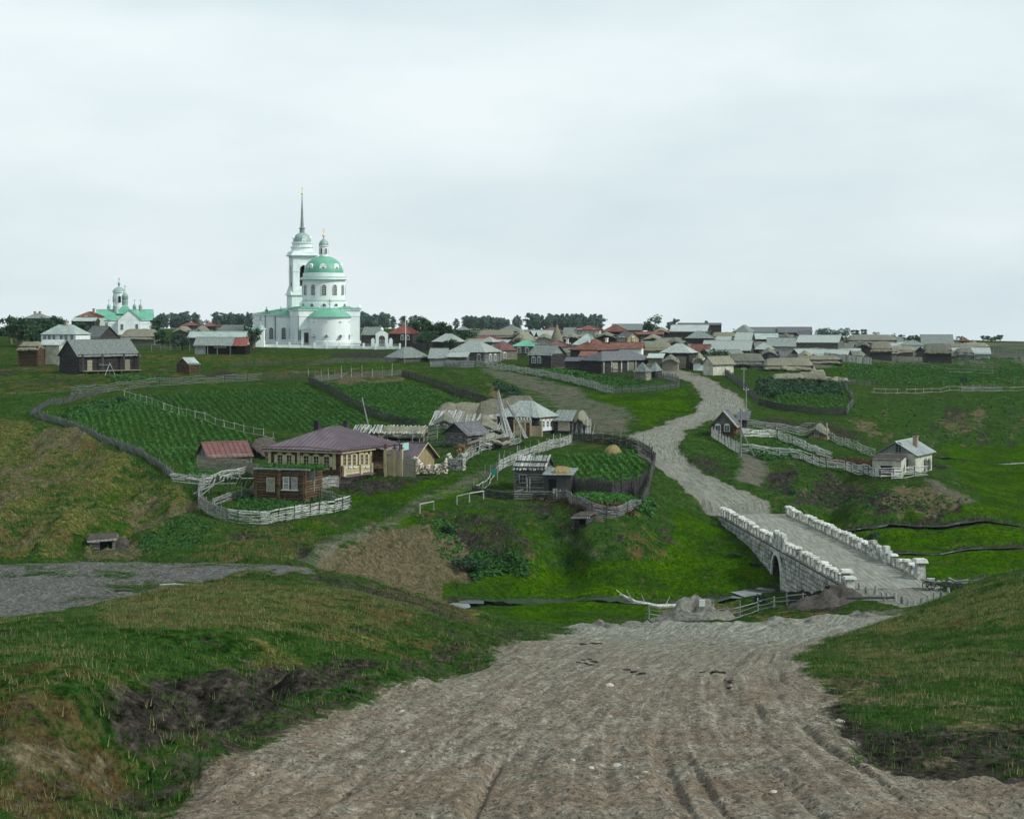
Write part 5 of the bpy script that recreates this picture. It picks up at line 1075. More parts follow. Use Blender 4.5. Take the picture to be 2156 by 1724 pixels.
# ------------------------------------------------------------------ the big brown house beside the lane
P = Plot(716, 180, 26, 567, 782); t = P.thing('log_house', 'large brown log house with purple metal hip roof and cream shutters', 'house')
DEP = 14.2; z_e = P.z(947); z_r = P.z(897, 7, -P.L/2); z_s = P.z(1003); base = .75
MB().box((-P.L/2, DEP/2, base/2-.5), (P.L+.1, DEP+.1, base+1)).build('foundation', 'foundation', t)
log_walls(t, -P.L, 0, 0, DEP, base, z_e-base-.1, 13, 'log_brown', False, .2, 'fr'); MB().box((-P.L/2, DEP-.2, (z_e+base)/2), (P.L, .3, z_e-base)).build('wall', 'log_brown', t)
roof_on(P, t, 'hip', z_e, z_r, .75, 'roof_purple', True, y1=DEP, board=.42, rid=[(-P.L/2, 6.0), (-P.L/2, 8.6)])
MB().box((-P.L/2, -.52, z_e-.28), (P.L+1.3, .1, .36)).box((.52, DEP/2, z_e-.28), (.1, DEP+1.1, .36)).build('cornice', 'trim_cream', t)
mb = MB(); c3 = (.72, -.72, z_e-.02); mb.rod((-P.L-.7, -.7, z_e+.1), (-P.L*.45, -.62, z_e+.32), .06, .06, 5); mb.rod((-P.L*.45, -.62, z_e+.32), c3, .06, .06, 5); mb.rod(c3, (.6, 4.2, z_e+.3), .06, .06, 5); mb.rod((.6, 4.2, z_e+.3), (.7, DEP*.75, z_e+.05), .06, .06, 5); mb.build('gutter', 'roof_maroon', t)
MB().rod((.12, -.12, .2), (.2, -.2, z_e-.5), .08, .08, 6).rod((.2, -.2, z_e-.5), (.7, -.7, z_e-.05), .08, .08, 6).build('drainpipe', 'roof_maroon', t)
for px in (570, 631, 706): x = P.fx(px); MB().box((x, -.24, (z_e+base)/2+.4), (.42, .12, z_e-base-1.0)).build('pilaster', 'trim_cream', t)
for px in (754, 777): y = P.ry(px); MB().box((.24, y, (z_e+base)/2), (.12, .42, z_e-base-.2)).build('pilaster', 'trim_cream', t)
for px in (592, 611, 647, 668, 690): x = P.fx(px); o = window(t, (x, -.22, P.z(970+(px-650)*.045, 0, x)), 0, .72, 1.25, 'trim_cream', 'trim_cream', (1, 2)); MB().prism([(-.55, -.78), (-.4, -1.0), (.4, -1.0), (.55, -.78)], -.1, .0).build('apron', 'trim_cream', o)
for px in (721.5, 731.5, 742, 758.5, 767.5): y = P.ry(px); o = window(t, (.22, y, P.z(968, y, 0)), math.pi/2, .72, 1.35, 'trim_cream', 'trim_cream', (1, 2)); MB().prism([(-.5, -.82), (-.35, -1.0), (.35, -1.0), (.5, -.82)], -.25, .0).build('apron', 'trim_white', o)
for k_ in range(3): MB().box((.3, 3.7, base+.3+.34*k_), (.1, 7.2, .3)).build('panel_board', 'trim_cream', t)
for y in (.3, P.ry(754), 7.3): MB().box((.42, y, base+.62), (.3, .5, 1.3)).build('panel_post', 'trim_cream', t)
MB().hexa([(.1, -.1, base-.1), (.95, -.1, base-.12), (.95, 7.5, base-.12), (.1, 7.5, base-.1)], [(.1, -.1, base+.12), (.95, -.1, base-.02), (.95, 7.5, base-.02), (.1, 7.5, base+.12)]).build('plinth_roof', 'roof_purple', t)
chimney(t, (-P.L*.62, 5.2, z_r-1.0), .62, 1.75, 'iron_dark'); chimney(t, (-P.L*.5, 10.5, z_r-1.0), .6, 1.5, 'iron_dark')
# entrance porch and board gate at the right end
py0, py1 = P.ry(786), P.ry(822)
MB().box((.9, (py0+py1)/2, .55), (1.6, py1-py0, 1.3)).build('porch_floor', 'log_brown', t)
for y in (py0, (py0+py1)/2, py1): MB().box((1.6, y, 2.2), (.16, .16, 3.0)).build('porch_post', 'trim_cream', t)
for i in range(9): y = py0+(py1-py0)*(i+.5)/9; MB().box((1.62, y, 1.65), (.05, .12, .95)).build('baluster', 'trim_cream', t)
MB().box((1.62, (py0+py1)/2, 2.15), (.09, py1-py0, .09)).build('handrail', 'trim_cream', t)
MB().hexa([(.2, py0-.3, 3.9), (2.1, py0-.3, 3.55), (2.1, py1+.3, 3.55), (.2, py1+.3, 3.9)], [(.2, py0-.3, 4.0), (2.1, py0-.3, 3.65), (2.1, py1+.3, 3.65), (.2, py1+.3, 4.0)]).build('porch_roof', 'roof_purple', t)
MB().box((2.2, py1-.2, 3.85), (.08, 2.3, .95)).build('sign_board', 'sign_board', t); MB().box((2.17, py1-.2, 3.85), (.1, 2.5, 1.12)).build('sign_frame', 'wood_dark', t)
# gate beside the house
g = ground(831, 1004); gt = thing('board_gate', 'cream board gate between two capped posts beside the brown house', 'gate', g, -math.radians(20))
for x in (-1.25, 0, .95): o = MB().box((x, 0, 1.75), (.34, .34, 3.7)).build('gate_post', 'trim_cream', gt); MB().box((x, 0, 3.66), (.5, .5, .14)).box((x, 0, 3.9), (.22, .22, .36)).box((x, 0, 4.12), (.36, .36, .12)).build('post_cap', 'roof_maroon', o)
MB().box((-.62, .05, 1.4), (.9, .07, 2.7)).build('gate_leaf', 'gate_tan', gt); MB().box((.48, .05, 1.2), (.6, .07, 2.3)).build('gate_leaf', 'gate_tan', gt)
MB().prism([(-1.1, 2.8), (-.15, 2.8), (-.15, 3.3), (-1.1, 3.3)], -.05, .08).build('gate_head', 'trim_cream', gt)
for i in range(6): MB().box((1.3+i*.3, 0, 1.15), (.28, .06, 2.3+random.uniform(-.05, .05))).build('board', 'board_fence', gt)
# outbuilding with the yellow gable
B = bldg('outbuilding', 'outbuilding with purple metal roof and yellow board gable behind the gate', 'outbuilding', 873, 188, 33, 963, 931, 805, 914, roof='gx', rmat='roof_purple', metal=True, wall='board', wmat='board_yellow', gable='board_yellow', ov=.55, board=.5)
mb = MB(); mb.rod((B.t and .55, -.5, B.ze-.3), (.58, B.R/2, B.zr+.05), .07, .07, 4); mb.rod((.58, B.R/2, B.zr+.05), (.55, B.R+.5, B.ze-.3), .07, .07, 4); mb.build('barge_board', 'trim_cream', B.t)
# red gabled shed and board fence behind the hut
bldg('shed', 'small shed with maroon metal gable roof at the left of the brown house', 'shed', 440, 196, 62, 959, 930, 418, 527, roof='gy', rmat='roof_maroon', metal=True, wall='log', wmat='log_grey', gable='wood_grey', ov=.4, board=.45)
fence('horizontal grey board fence in front of the maroon roofed shed', [(417, 992, 190), (478, 990, 189), (509, 990, 187)], 'board', 2.0, 2.6, 'board_fence', 'wood_grey', rails=7, proud=.05)
fence('upright board fence joining the shed fence to the brown house', [(510, 990, 187), (563, 1000, 184.5)], 'vboard', 1.75, 2.6, 'board_fence', 'wood_grey', proud=.02)
bldg('turf_shed', 'low turf roofed log shed between maroon shed and brown house', 'shed', 560, 200, 24, 951, 921, 512, None, R=5, roof='thatch', rmat='earth_dark', wall='log', wmat='log_dark')
# flat roofed log hut
P = Plot(588, 172.5, 20, 540, 648, R=6.0); t = P.thing('log_hut', 'small brown log hut with flat grass covered roof inside the wattle corral', 'hut')
P.x2 = -wall_t(P.o, (-math.cos(P.th), math.sin(P.th)), 638); zt = P.z(990)
log_walls(t, -P.L, 0, 0, 5.5, -.2, zt+.2, 12, 'log_brown', False, .3, 'flr'); log_walls(t, 0, P.x2, .15, 5.0, -.2, zt+.1, 12, 'log_brown', False, .3, 'fr')
MB().box((-P.L/2+P.x2/2, 2.7, zt+.08), (P.L+P.x2+.3, 5.6, .2)).build('turf_roof', 'earth_dark', t)
for x0_, x1_, y_ in ((-P.L-.3, .1, -.15), (.1, P.x2+.9, -.02), (-P.L-.3, P.x2+.5, 5.4)): MB().box(((x0_+x1_)/2, y_, zt+.14), (x1_-x0_, .24, .16)).build('edge_board', 'wood_grey', t)
v, f = leaf_cloud([(-P.L*.8+i*.75, 2.2, zt+.3) for i in range(10)], [(1.0, 2.4, .42)]*10, 1500, .22, .3, up=.1); link_mesh('roof_grass', np_mesh('roof_grass', v, f, 'leaf_weed'), t)['kind'] = 'stuff'
for x_, w_, h_, z_, y_ in ((-1.05, 1.0, 1.6, 1.75, -.2), (.95, .75, 1.5, 1.55, -.05), (2.05, .75, 1.5, 1.55, -.05)):
    o = MB().box((x_, y_, zt-z_), (w_, .08, h_)).build('shutter', 'wood_pale', t); mb = MB()
    for s_ in (-1, 1): mb.box((x_+s_*w_/2, y_-.03, zt-z_), (.08, .1, h_+.1)).box((x_, y_-.03, zt-z_+s_*h_/2), (w_, .1, .08))
    mb.box((x_, y_-.05, zt-z_), (w_, .05, .06)).build('frame', 'trim_cream' if x_ < 0 else 'wood_white', o)
MB().box((1.45, -.16, zt-2.35), (2.3, .1, .12)).build('sill', 'wood_white', t)
MB().box((P.x2+.9, 1.2, zt-1.2), (.12, .12, 2.8)).build('post', 'wood_grey', t); MB().box((P.x2+.75, .9, zt-.6), (.8, .1, 1.0)).build('board', 'wood_grey', t)
# corral round the hut
fence('tall wattle fence of the corral, its pale front corner nearest the dirt lane', [(480, 1098), (500, 1101), (560, 1103), (570, 1101), (640, 1090), (737, 1076)], 'wattle', 1.6, 1.35, 'wood_white', 'wood_dark', 140, single=False, thin=1.25, proud=.4, density=.8)
fence('tangled dark wattle fence closing the left side of the corral', [(478, 1097), (440, 1082), (420, 1060), (418, 1040), (432, 1022)], 'wattle', 1.55, 1.5, 'wood_pale', 'wood_grey', 140, thin=1.4, density=.8)
fence('pale rail fence on the right side of the corral behind the hut', [(737, 1076), (700, 1058), (655, 1045)], 'pole', 1.3, 1.7, 'wood_pale', 'wood_dark', 140, rails=7, single=False, thin=1.1)
fence('short pale wattle fence beside the hut under the house windows', [(650, 1037), (712, 1024)], 'wattle', 1.5, 1.6, 'wood_pale', 'wood_grey', 150, thin=1.5, single=False, density=.75)
fence('inner wattle fence running from the hut to the broken roof', [(447, 1058), (480, 1050), (540, 1032)], 'wattle', 1.0, 1.6, 'wood_pale', 'wood_grey', 150, thin=1.5, density=.8)
# broken board roof left of the hut
g = ground(478, 1040); bt_ = thing('collapsed_shed', 'collapsed shed with scattered pale roof boards left of the log hut', 'shed', g, math.radians(-14))
for i in range(13): x = -2.2+i*.42; link_mesh('plank', unit_box('wood_pale', 'plank'), bt_, (x+random.uniform(-.1, .1), .6+random.uniform(-.2, .3), 1.95-.03*i+random.uniform(-.12, .1)), (math.radians(-22)+random.uniform(-.06, .06), random.uniform(-.05, .05), math.radians(28)+random.uniform(-.1, .1)), (.24, random.uniform(2.6, 4.2), .05))
for p, q in (((-3.6, -1.2, 0), (-3.2, -1, 1.5)), ((-3.3, -1.2, 1.4), (1.8, -1.4, 1.7)), ((-3.2, 1.5, 1.9), (3, 1.6, 2.1)), ((2.4, -1.3, 0), (2.4, -1.3, 1.7)), ((3, 1.6, 0), (3, 1.6, 2.1)), ((-3, 1.5, 0), (-3, 1.5, 1.9)), ((-3.8, -1.6, .3), (-.6, .8, 1.9)), ((-2.6, -2.2, .1), (-1, -1.2, 1.6))): MB().rod(p, q, .08, .06, 6).build('beam', 'wood_pale', bt_)
fence('tumbled pale log fence where the slanting fence meets the corral', [(364, 1014), (390, 1016), (420, 1020), (455, 1016), (520, 1004)], 'pole', 1.1, 2.2, 'wood_pale', 'wood_grey', 150, rails=6, thin=1.8, single=False)
# ------------------------------------------------------------------ village on the plateau
FR = {'a': (36.07, 541.1, 5.6), 'b': (360.7, 384.8, 4.779), 'c': (721.5, 625.3, 5.123), 'd': (1082.2, 625.3, 5.123), 'e': (1442.9, 625.3, 5.123), 'f': (1743.5, 625.3, 5.735)}
def fr(k, x): return FR[k][0]+x/FR[k][2]
def fy(k, y): return FR[k][1]+y/FR[k][2]
def V(k, xl, xc, xr, yr, ye, D, th, roof, rmat, wmat, label, metal=False, win=(), chim=(), wall='log', R=None, gable='wood_grey', cat='house', name='house', ov=.4, wsz=(.75, 1.05), wframe='trim_white'):
    """one village building from a detail view: left end, near corner and right end of its walls, ridge and eave rows"""
    return bldg(name, label, cat, fr(k, xc), D, th, fy(k, ye), fy(k, yr), fr(k, xl), None if xr is None else fr(k, xr), None, R, roof, rmat, metal, wall, wmat, gable,
                [(f, fr(k, x), fy(k, y))+wsz for f, x, y in win], wframe, chim, True, ov, 'village houses and sheds')
C_ = ((.5, .5, .8, 'brick_chimney'),)
# far left
V('a', 90, 285, None, 662, 718, 430, 10, 'hip', 'roof_plank', 'log_grey', 'grey hip roofed house behind the dark trees at the far left', chim=((.3, .5, .5, 'brick_chimney'), (.6, .5, .5, 'brick_chimney')), R=8)
V('a', 700, 905, None, 645, 702, 425, 8, 'hip', 'roof_rust', 'plaster_dirty', 'house with rusty orange hip roof left of the small church', True, (('f', 815, 730),), ((.7, .5, .9, 'brick_chimney'),), 'box', R=9, wsz=(.9, 1.2))
V('a', 295, 690, 850, 798, 908, 348, 24, 'hip', 'roof_greygreen', 'plaster_white', 'broad house with pale green hip roof and white window frames behind the granary', True, [('f', x, 948) for x in (330, 385, 440, 525, 580, 650)], C_, 'log')
V('a', 780, 960, 1200, 815, 945, 366, 50, 'gx', 'roof_plank', 'log_dark', 'dark gabled house with grey plank roof below the small church', gable='wood_dark')
V('a', 1215, 1610, None, 848, 935, 376, 6, 'thatch', 'thatch', 'log_grey', 'long thatched barn standing in front of the small church', R=8, cat='barn', name='barn')
V('a', 275, 495, 540, 975, 1036, 306, 16, 'shed', 'roof_zinc', 'plaster_dirty', 'small pale shed with bright zinc roof left of the granary', True, wall='board', cat='shed', name='shed')
V('a', 20, 235, None, 996, 1050, 304, 10, 'thatch', 'thatch', 'log_brown', 'low shed with ragged reddish thatch at the far left edge', R=4, cat='shed', name='shed')
V('a', 650, 905, None, 716, 752, 400, 5, 'gx', 'roof_greygreen', 'log_dark', 'dark shed with thin green roof just left of the small church', True, R=5, cat='shed', name='shed')
# granary with three open bays
P = V('a', 512, 725, 1415, 976, 1152, 286, 50, 'gy', 'roof_plank', 'log_dark', 'long dark log granary with plank roof and three open bays', gable='wood_dark', ov=.55, cat='granary', name='granary')
for px in (740, 975, 1225, 1400): y = P.ry(fr('a', px)); MB().box((1.15, y, P.ze/2+.15), (.3, .3, P.ze)).build('pillar', 'log_dark', P.t)
roof_on(P, P.t, 'gy', P.ze-.35, P.ze-.3, 0, 'roof_plank', x0=0, x1=1.6, y0=-.3, y1=P.R+.3) if False else None
y0, y1 = P.ry(fr('a', 735)), P.R; MB().box((.8, (y0+y1)/2, .62), (1.7, y1-y0, .16)).build('platform', 'board_fence', P.t)
for i in range(5): MB().box((1.3, y0+(y1-y0)*(i+.3)/5, .2), (.35, .35, .8)).build('footing', 'log_dark', P.t)
for px in (850, 1295): y = P.ry(fr('a', px)); MB().box((.2, y, 1.75), (.08, 1.1, 2.1)).build('door', 'board_fence', P.t)
g = ground(fr('a', 1095), fy('a', 1395), 284); sw = thing('log_trestle', 'crooked pole trestle propped in front of the granary', 'trestle', g, .2)
for p, q in (((-1.0, 0, 0), (.0, 0, 2.6)), ((1.1, 0, -.1), (-.1, .1, 2.7)), ((-2.2, .1, 2.25), (.3, .1, 2.1))): MB().rod(p, q, .07, .05, 6).build('pole', 'wood_pale', sw)
# little log hut on the green
P = V('a', 1895, 2030, 2140, 1188, 1258, 288, 46, 'gy', 'roof_greygreen', 'log_brown', 'tiny log hut with grey metal gable roof alone on the green', True, gable='log_brown', ov=.3, cat='hut', name='hut', chim=((.4, .7, .25, 'iron_dark'),))
MB().box((-P.L*.5, -.2, P.ze*.55), (.5, .1, .6)).build('door', 'iron_dark', P.t)
# sheds between granary and church
P = V('b', 175, 730, None, 1497, 1552, 356, 5, 'gx', 'roof_greygreen', 'log_dark', 'long low shed with bluish green roof left of the church tree', True, R=6, cat='shed', name='shed')
P = V('b', 240, 600, None, 1557, 1628, 334, 6, 'gx', 'roof_plank', 'painted_shade', 'open fronted plank shed with a dark hollow front below the church', wall='box', R=5, cat='shed', name='shed')  # solid box, coloured near-black as the shade of the open front
MB().box((-P.L+1.2, -.08, P.ze/2), (2.6, .12, P.ze)).build('side_wall', 'wood_grey', P.t)
for f in (.35, .62, .98): MB().box((-P.L*(1-f), -.06, P.ze/2), (.18, .14, P.ze)).build('post', 'wood_grey', P.t)
MB().box((-P.L*.3, -.05, P.ze*.75), (P.L*.35, .1, .5)).build('crossboard', 'board_fence', P.t)
V('b', 612, 745, None, 1560, 1630, 334.5, 6, 'gx', 'roof_red', 'painted_shade', 'short red roofed end bay joined to the open plank shed', wall='box', R=5, cat='shed', name='shed')  # shade of this open bay is also painted on a solid box
for k_, (xl, xc, yr, ye, D, rm, lab, mt) in enumerate(((95, 262, 1402, 1432, 425, 'roof_red', 'red hip roof house far behind the plank sheds', True), (305, 450, 1412, 1440, 415, 'roof_red', 'low red roof house left of the church, behind the long shed', True), (495, 690, 1432, 1488, 392, 'roof_plank', 'gable roofed grey house just left of the church tree', False),
        (10, 175, 1440, 1485, 398, 'thatch', 'thatched roof left of the red roofs beyond the green', False), (210, 350, 1440, 1488, 396, 'thatch_grey', 'grey thatched shed below the red hip roofs beyond the green', False), (640, 790, 1445, 1492, 400, 'roof_green', 'house with bright green roof beside the church wall', True))):
    V('b', xl, xc, None, yr, ye, D, 6, 'thatch' if 'thatch' in rm else ('gx' if 'gable' in lab else 'hip'), rm, 'log_grey', lab, mt, R=7)
# right of the church
V('c', 215, 385, None, 325, 402, 386, 8, 'gx', 'roof_plank', 'log_dark', 'dark house with grey roof between church and gateway', R=7)
V('c', 500, 745, None, 300, 392, 386, 10, 'hip', 'roof_red', 'log_dark', 'dark house with red hip roof beside the church gateway', True, (('f', 645, 440), ('f', 705, 440)), C_, R=9)
V('c', 975, 1235, 1310, 395, 478, 350, 20, 'hip', 'roof_plank_light', 'log_dark', 'dark house with pale grey hip roof beside the big trees', wsz=(.7, 1))
P = V('c', 470, 660, 925, 540, 652, 315, 40, 'hip', 'roof_plank', 'log_grey', 'grey board shed with hip roof above the upper lane', cat='shed', name='shed')
V('c', 940, 1110, None, 556, 645, 316, 10, 'gx', 'roof_plank_light', 'board_fence', 'low board shed with patched roof left of the big grey house', wall='board', R=4, cat='shed', name='shed')
P = V('c', 1160, 1525, 1690, 465, 590, 312, 30, 'hip', 'roof_plank_light', 'log_grey', 'big log house with tall pale grey hip roof and three white windows', win=(('f', 1475, 655), ('r', 1585, 655), ('r', 1635, 655)), ov=.55, wsz=(.8, 1.2))
V('c', 1140, 1330, None, 598, 645, 306, 8, 'shed', 'roof_plank_light', 'log_grey', 'lean-to with pale sloping roof in front of the big grey house', R=3, cat='shed', name='shed')
V('c', 1580, 1700, 1870, 475, 572, 322, 50, 'hip', 'roof_maroon', 'board_fence', 'house with maroon hip roof and one white window behind the grey hip roof', True, (('r', 1740, 632),))
V('c', 1835, 2080, 2125, 467, 527, 336, 14, 'hip', 'roof_green', 'log_grey', 'grey log house with bright green hip roof', True, (('f', 1905, 575), ('f', 1990, 578)), chim=((.3, .5, .5, 'brick_chimney'),))
V('c', 1670, 1920, None, 302, 366, 440, 8, 'hip', 'roof_plank', 'log_dark', 'far house with grey hip roof under the skyline trees', R=9)
V('c', 1810, 2020, None, 376, 470, 372, 20, 'thatch', 'thatch', 'log_grey', 'steep straw roofed barn above the green roofed house', R=7, cat='barn', name='barn')
V('c', 1420, 1680, None, 410, 452, 378, 8, 'hip', 'roof_red', 'log_dark', 'low house with red roof behind the big grey hip roof', True, R=7)
V('c', 1450, 1840, None, 356, 408, 425, 5, 'thatch', 'thatch', 'log_grey', 'long straw roofed shed below the skyline trees', R=9, cat='shed', name='shed')
V('c', 1500, 1610, None, 427, 480, 345, 20, 'pyr', 'roof_plank_light', 'log_grey', 'small pointed grey roof peeping over the maroon roof', R=4, cat='shed', name='shed')
V('c', 1235, 1310, None, 312, 352, 410, 20, 'pyr', 'roof_plank', 'log_dark', 'small dark tower like hut beside the skyline trees', R=4, cat='hut', name='hut')
# above the triangle green
V('d', 175, 395, 545, 520, 615, 305, 30, 'gx', 'roof_plank', 'log_dark', 'dark log house with two small white windows by the upper garden', win=(('f', 215, 682), ('f', 275, 682)), ov=.5, wsz=(.8, 1.1))
V('d', 300, 575, None, 470, 532, 326, 12, 'hip', 'roof_maroon', 'log_dark', 'house with dark maroon hip roof behind the dark log house', True, R=8, chim=((.9, .4, .4, 'chimney_white'),))
V('d', 620, 905, 1120, 455, 566, 318, 36, 'hip', 'roof_rust', 'log_dark', 'large house with red brown hip roof and white chimneys', True, chim=((.45, .25, -.3, 'chimney_white'), (.8, .7, .3, 'chimney_white')), ov=.55)
V('d', 715, 865, None, 586, 636, 309, 10, 'shed', 'roof_rust', 'log_dark', 'small reddish lean-to roof below the red brown hip roof', True, R=3, cat='shed', name='shed')
P = V('d', 735, 945, 1480, 582, 682, 296, 47, 'hip', 'roof_plank_dark', 'log_dark', 'long dark barn with dark plank hip roof beside the upper garden', ov=.6, cat='barn', name='barn')
for px in (960, 1045, 1150, 1220, 1305): y = P.ry(fr('d', px)); MB().box((.22, y, P.ze/2), (.14, .3, P.ze)).build('post', 'wood_pale', P.t)
for px in (1085, 1260): y = P.ry(fr('d', px)); MB().box((.18, y, P.ze*.45), (.08, 1.5, P.ze*.75)).build('door', 'board_fence', P.t)
V('d', 560, 730, None, 650, 690, 300, 10, 'shed', 'roof_plank_dark', 'log_dark', 'low dark lean-to between the log house and the dark barn', R=3, cat='shed', name='shed')
V('d', 1310, 1420, 1465, 702, 800, 283, 30, 'pyr', 'roof_plank', 'board_fence', 'little square board hut with pointed roof in the garden corner', cat='hut', name='hut', ov=.35)
V('d', 1470, 1525, None, 700, 792, 286, 30, 'pyr', 'roof_plank', 'log_dark', 'small pointed roof shed close behind the board hut', R=2.5, cat='shed', name='shed', ov=.3)
V('d', 640, 850, None, 392, 512, 342, 16, 'pyr', 'roof_greygreen', 'log_dark', 'tall tent shaped grey green roof above the red brown house', True, R=8, chim=((.9, .5, .6, 'brick_chimney'),))
for xl, xc, yr, ye, D, rf, rm, wm, lab, mt in (
    (270, 530, 322, 372, 462, 'hip', 'roof_maroon', 'log_dark', 'far maroon hip roof below the tall skyline trees', True), (660, 920, 306, 350, 442, 'hip', 'roof_red', 'plaster_dirty', 'pale house with bright red hip roof on the skyline', True),
    (950, 1210, 297, 370, 422, 'hip', 'roof_rust', 'log_dark', 'house with pinkish red hip roof on the skyline', True), (1060, 1370, 292, 352, 450, 'gx', 'roof_plank', 'log_dark', 'long grey gabled roof on the skyline right of the red roofs', False),
    (870, 1100, 375, 412, 392, 'thatch', 'thatch_grey', 'log_dark', 'mossy low thatched roof between the tent roof and the black roof', False), (1040, 1375, 492, 550, 326, 'gx', 'roof_rust', 'plaster_white', 'long low shed with rusty striped roof and white wall', True),
    (1330, 1680, 482, 540, 331, 'thatch', 'thatch', 'board_yellow', 'yellow walled shed with shaggy straw roof', False), (1370, 1620, 402, 442, 382, 'thatch', 'thatch', 'log_dark', 'straw roof behind the yellow walled shed', False),
    (1615, 1860, 432, 490, 352, 'thatch', 'thatch_grey', 'log_dark', 'grey straw roof left of the dark walled hip roof house', False), (1310, 1600, 376, 402, 402, 'gx', 'roof_rust', 'log_dark', 'thin rusty roof line right of the black roofed house', True),
    (1500, 1680, 325, 362, 430, 'thatch', 'thatch', 'log_dark', 'small straw shed beside the lone round tree on the skyline', False), (220, 430, 392, 440, 375, 'thatch', 'thatch', 'wood_pale', 'pale bundled straw roof left of the pointed stack', False), (530, 720, 392, 430, 380, 'thatch', 'thatch', 'log_dark', 'straw roof right of the pointed stack', False),
    (0, 120, 350, 392, 420, 'thatch', 'thatch', 'log_grey', 'straw roof far behind the green roofed house', False), (540, 650, 330, 372, 455, 'gx', 'roof_plank', 'log_dark', 'far grey roof between two red hip roofs', False)):
    V('d', xl, xc, None, yr, ye, D, 7, rf, rm, wm, lab, mt, R=7 if rf != 'hip' else 9, wall='box' if 'plaster' in wm or 'yellow' in wm else 'log', win=[('f', x, ye+22) for x in (690, 720, 860)] if 'bright red' in lab else ())
V('d', 1120, 1225, 1345, 380, 432, 371, 48, 'gx', 'roof_plank_dark', 'board_yellow', 'yellow house with black roof in the middle of the village', True, (('f', 1150, 455), ('f', 1185, 455), ('r', 1280, 455)), wall='box', gable='board_yellow', wsz=(.6, .8))
P = V('d', 1600, 1885, 1955, 500, 596, 305, 20, 'hip', 'roof_plank_light', 'log_dark', 'dark log house with pale hip roof and plank gate by the road bend', ov=.55)
MB().box((-P.L*.28, -.3, 1.3), (2.2, .15, 2.6)).build('gate', 'board_fence', P.t)
V('d', 1450, 1590, None, 612, 655, 301, 10, 'shed', 'roof_greygreen', 'board_fence', 'low shed with flat greenish roof by the road bend', R=4, wall='board', cat='shed', name='shed')
V('d', 1600, 1765, None, 618, 668, 299, 8, 'thatch', 'thatch_grey', 'board_fence', 'low straw shed beside the plank gate by the road bend', R=4, wall='board', cat='shed', name='shed')
V('d', 1860, 2120, 2150, 365, 440, 370, 14, 'hip', 'roof_plank', 'log_dark', 'dark walled house with grey hip roof below the long zinc roof')
V('d', 1690, 2070, 2115, 302, 368, 420, 14, 'gx', 'roof_zinc', 'log_dark', 'long house with bright zinc gable roof on the skyline', True, gable='wood_dark')
V('d', 1780, 2230, None, 282, 302, 475, 3, 'gx', 'roof_plank_dark', 'log_dark', 'very long dark roof behind the zinc roof on the skyline', R=8)
V('d', 1910, 2090, 2125, 512, 580, 332, 16, 'gx', 'roof_rust', 'log_dark', 'small house with orange gable roof behind the straw roofs', True, gable='wood_dark')
# straw stack
g = ground(fr('d', 462), 0, 362); st = thing('straw_stack', 'tall pointed straw stack among the village roofs', 'stack', g)
MB().lathe((0, 0, 0), [(1.7, 0), (1.9, 1.6), (1.4, 3.4), (.7, 5.2), (.2, 6.4), (.02, 6.8)], 14).build('straw', 'thatch', st, smooth=True); MB().rod((0, 0, 5), (0, 0, zat(fy('d', 330), 362)-g.z), .06, .04, 5).build('pole', 'wood_grey', st)
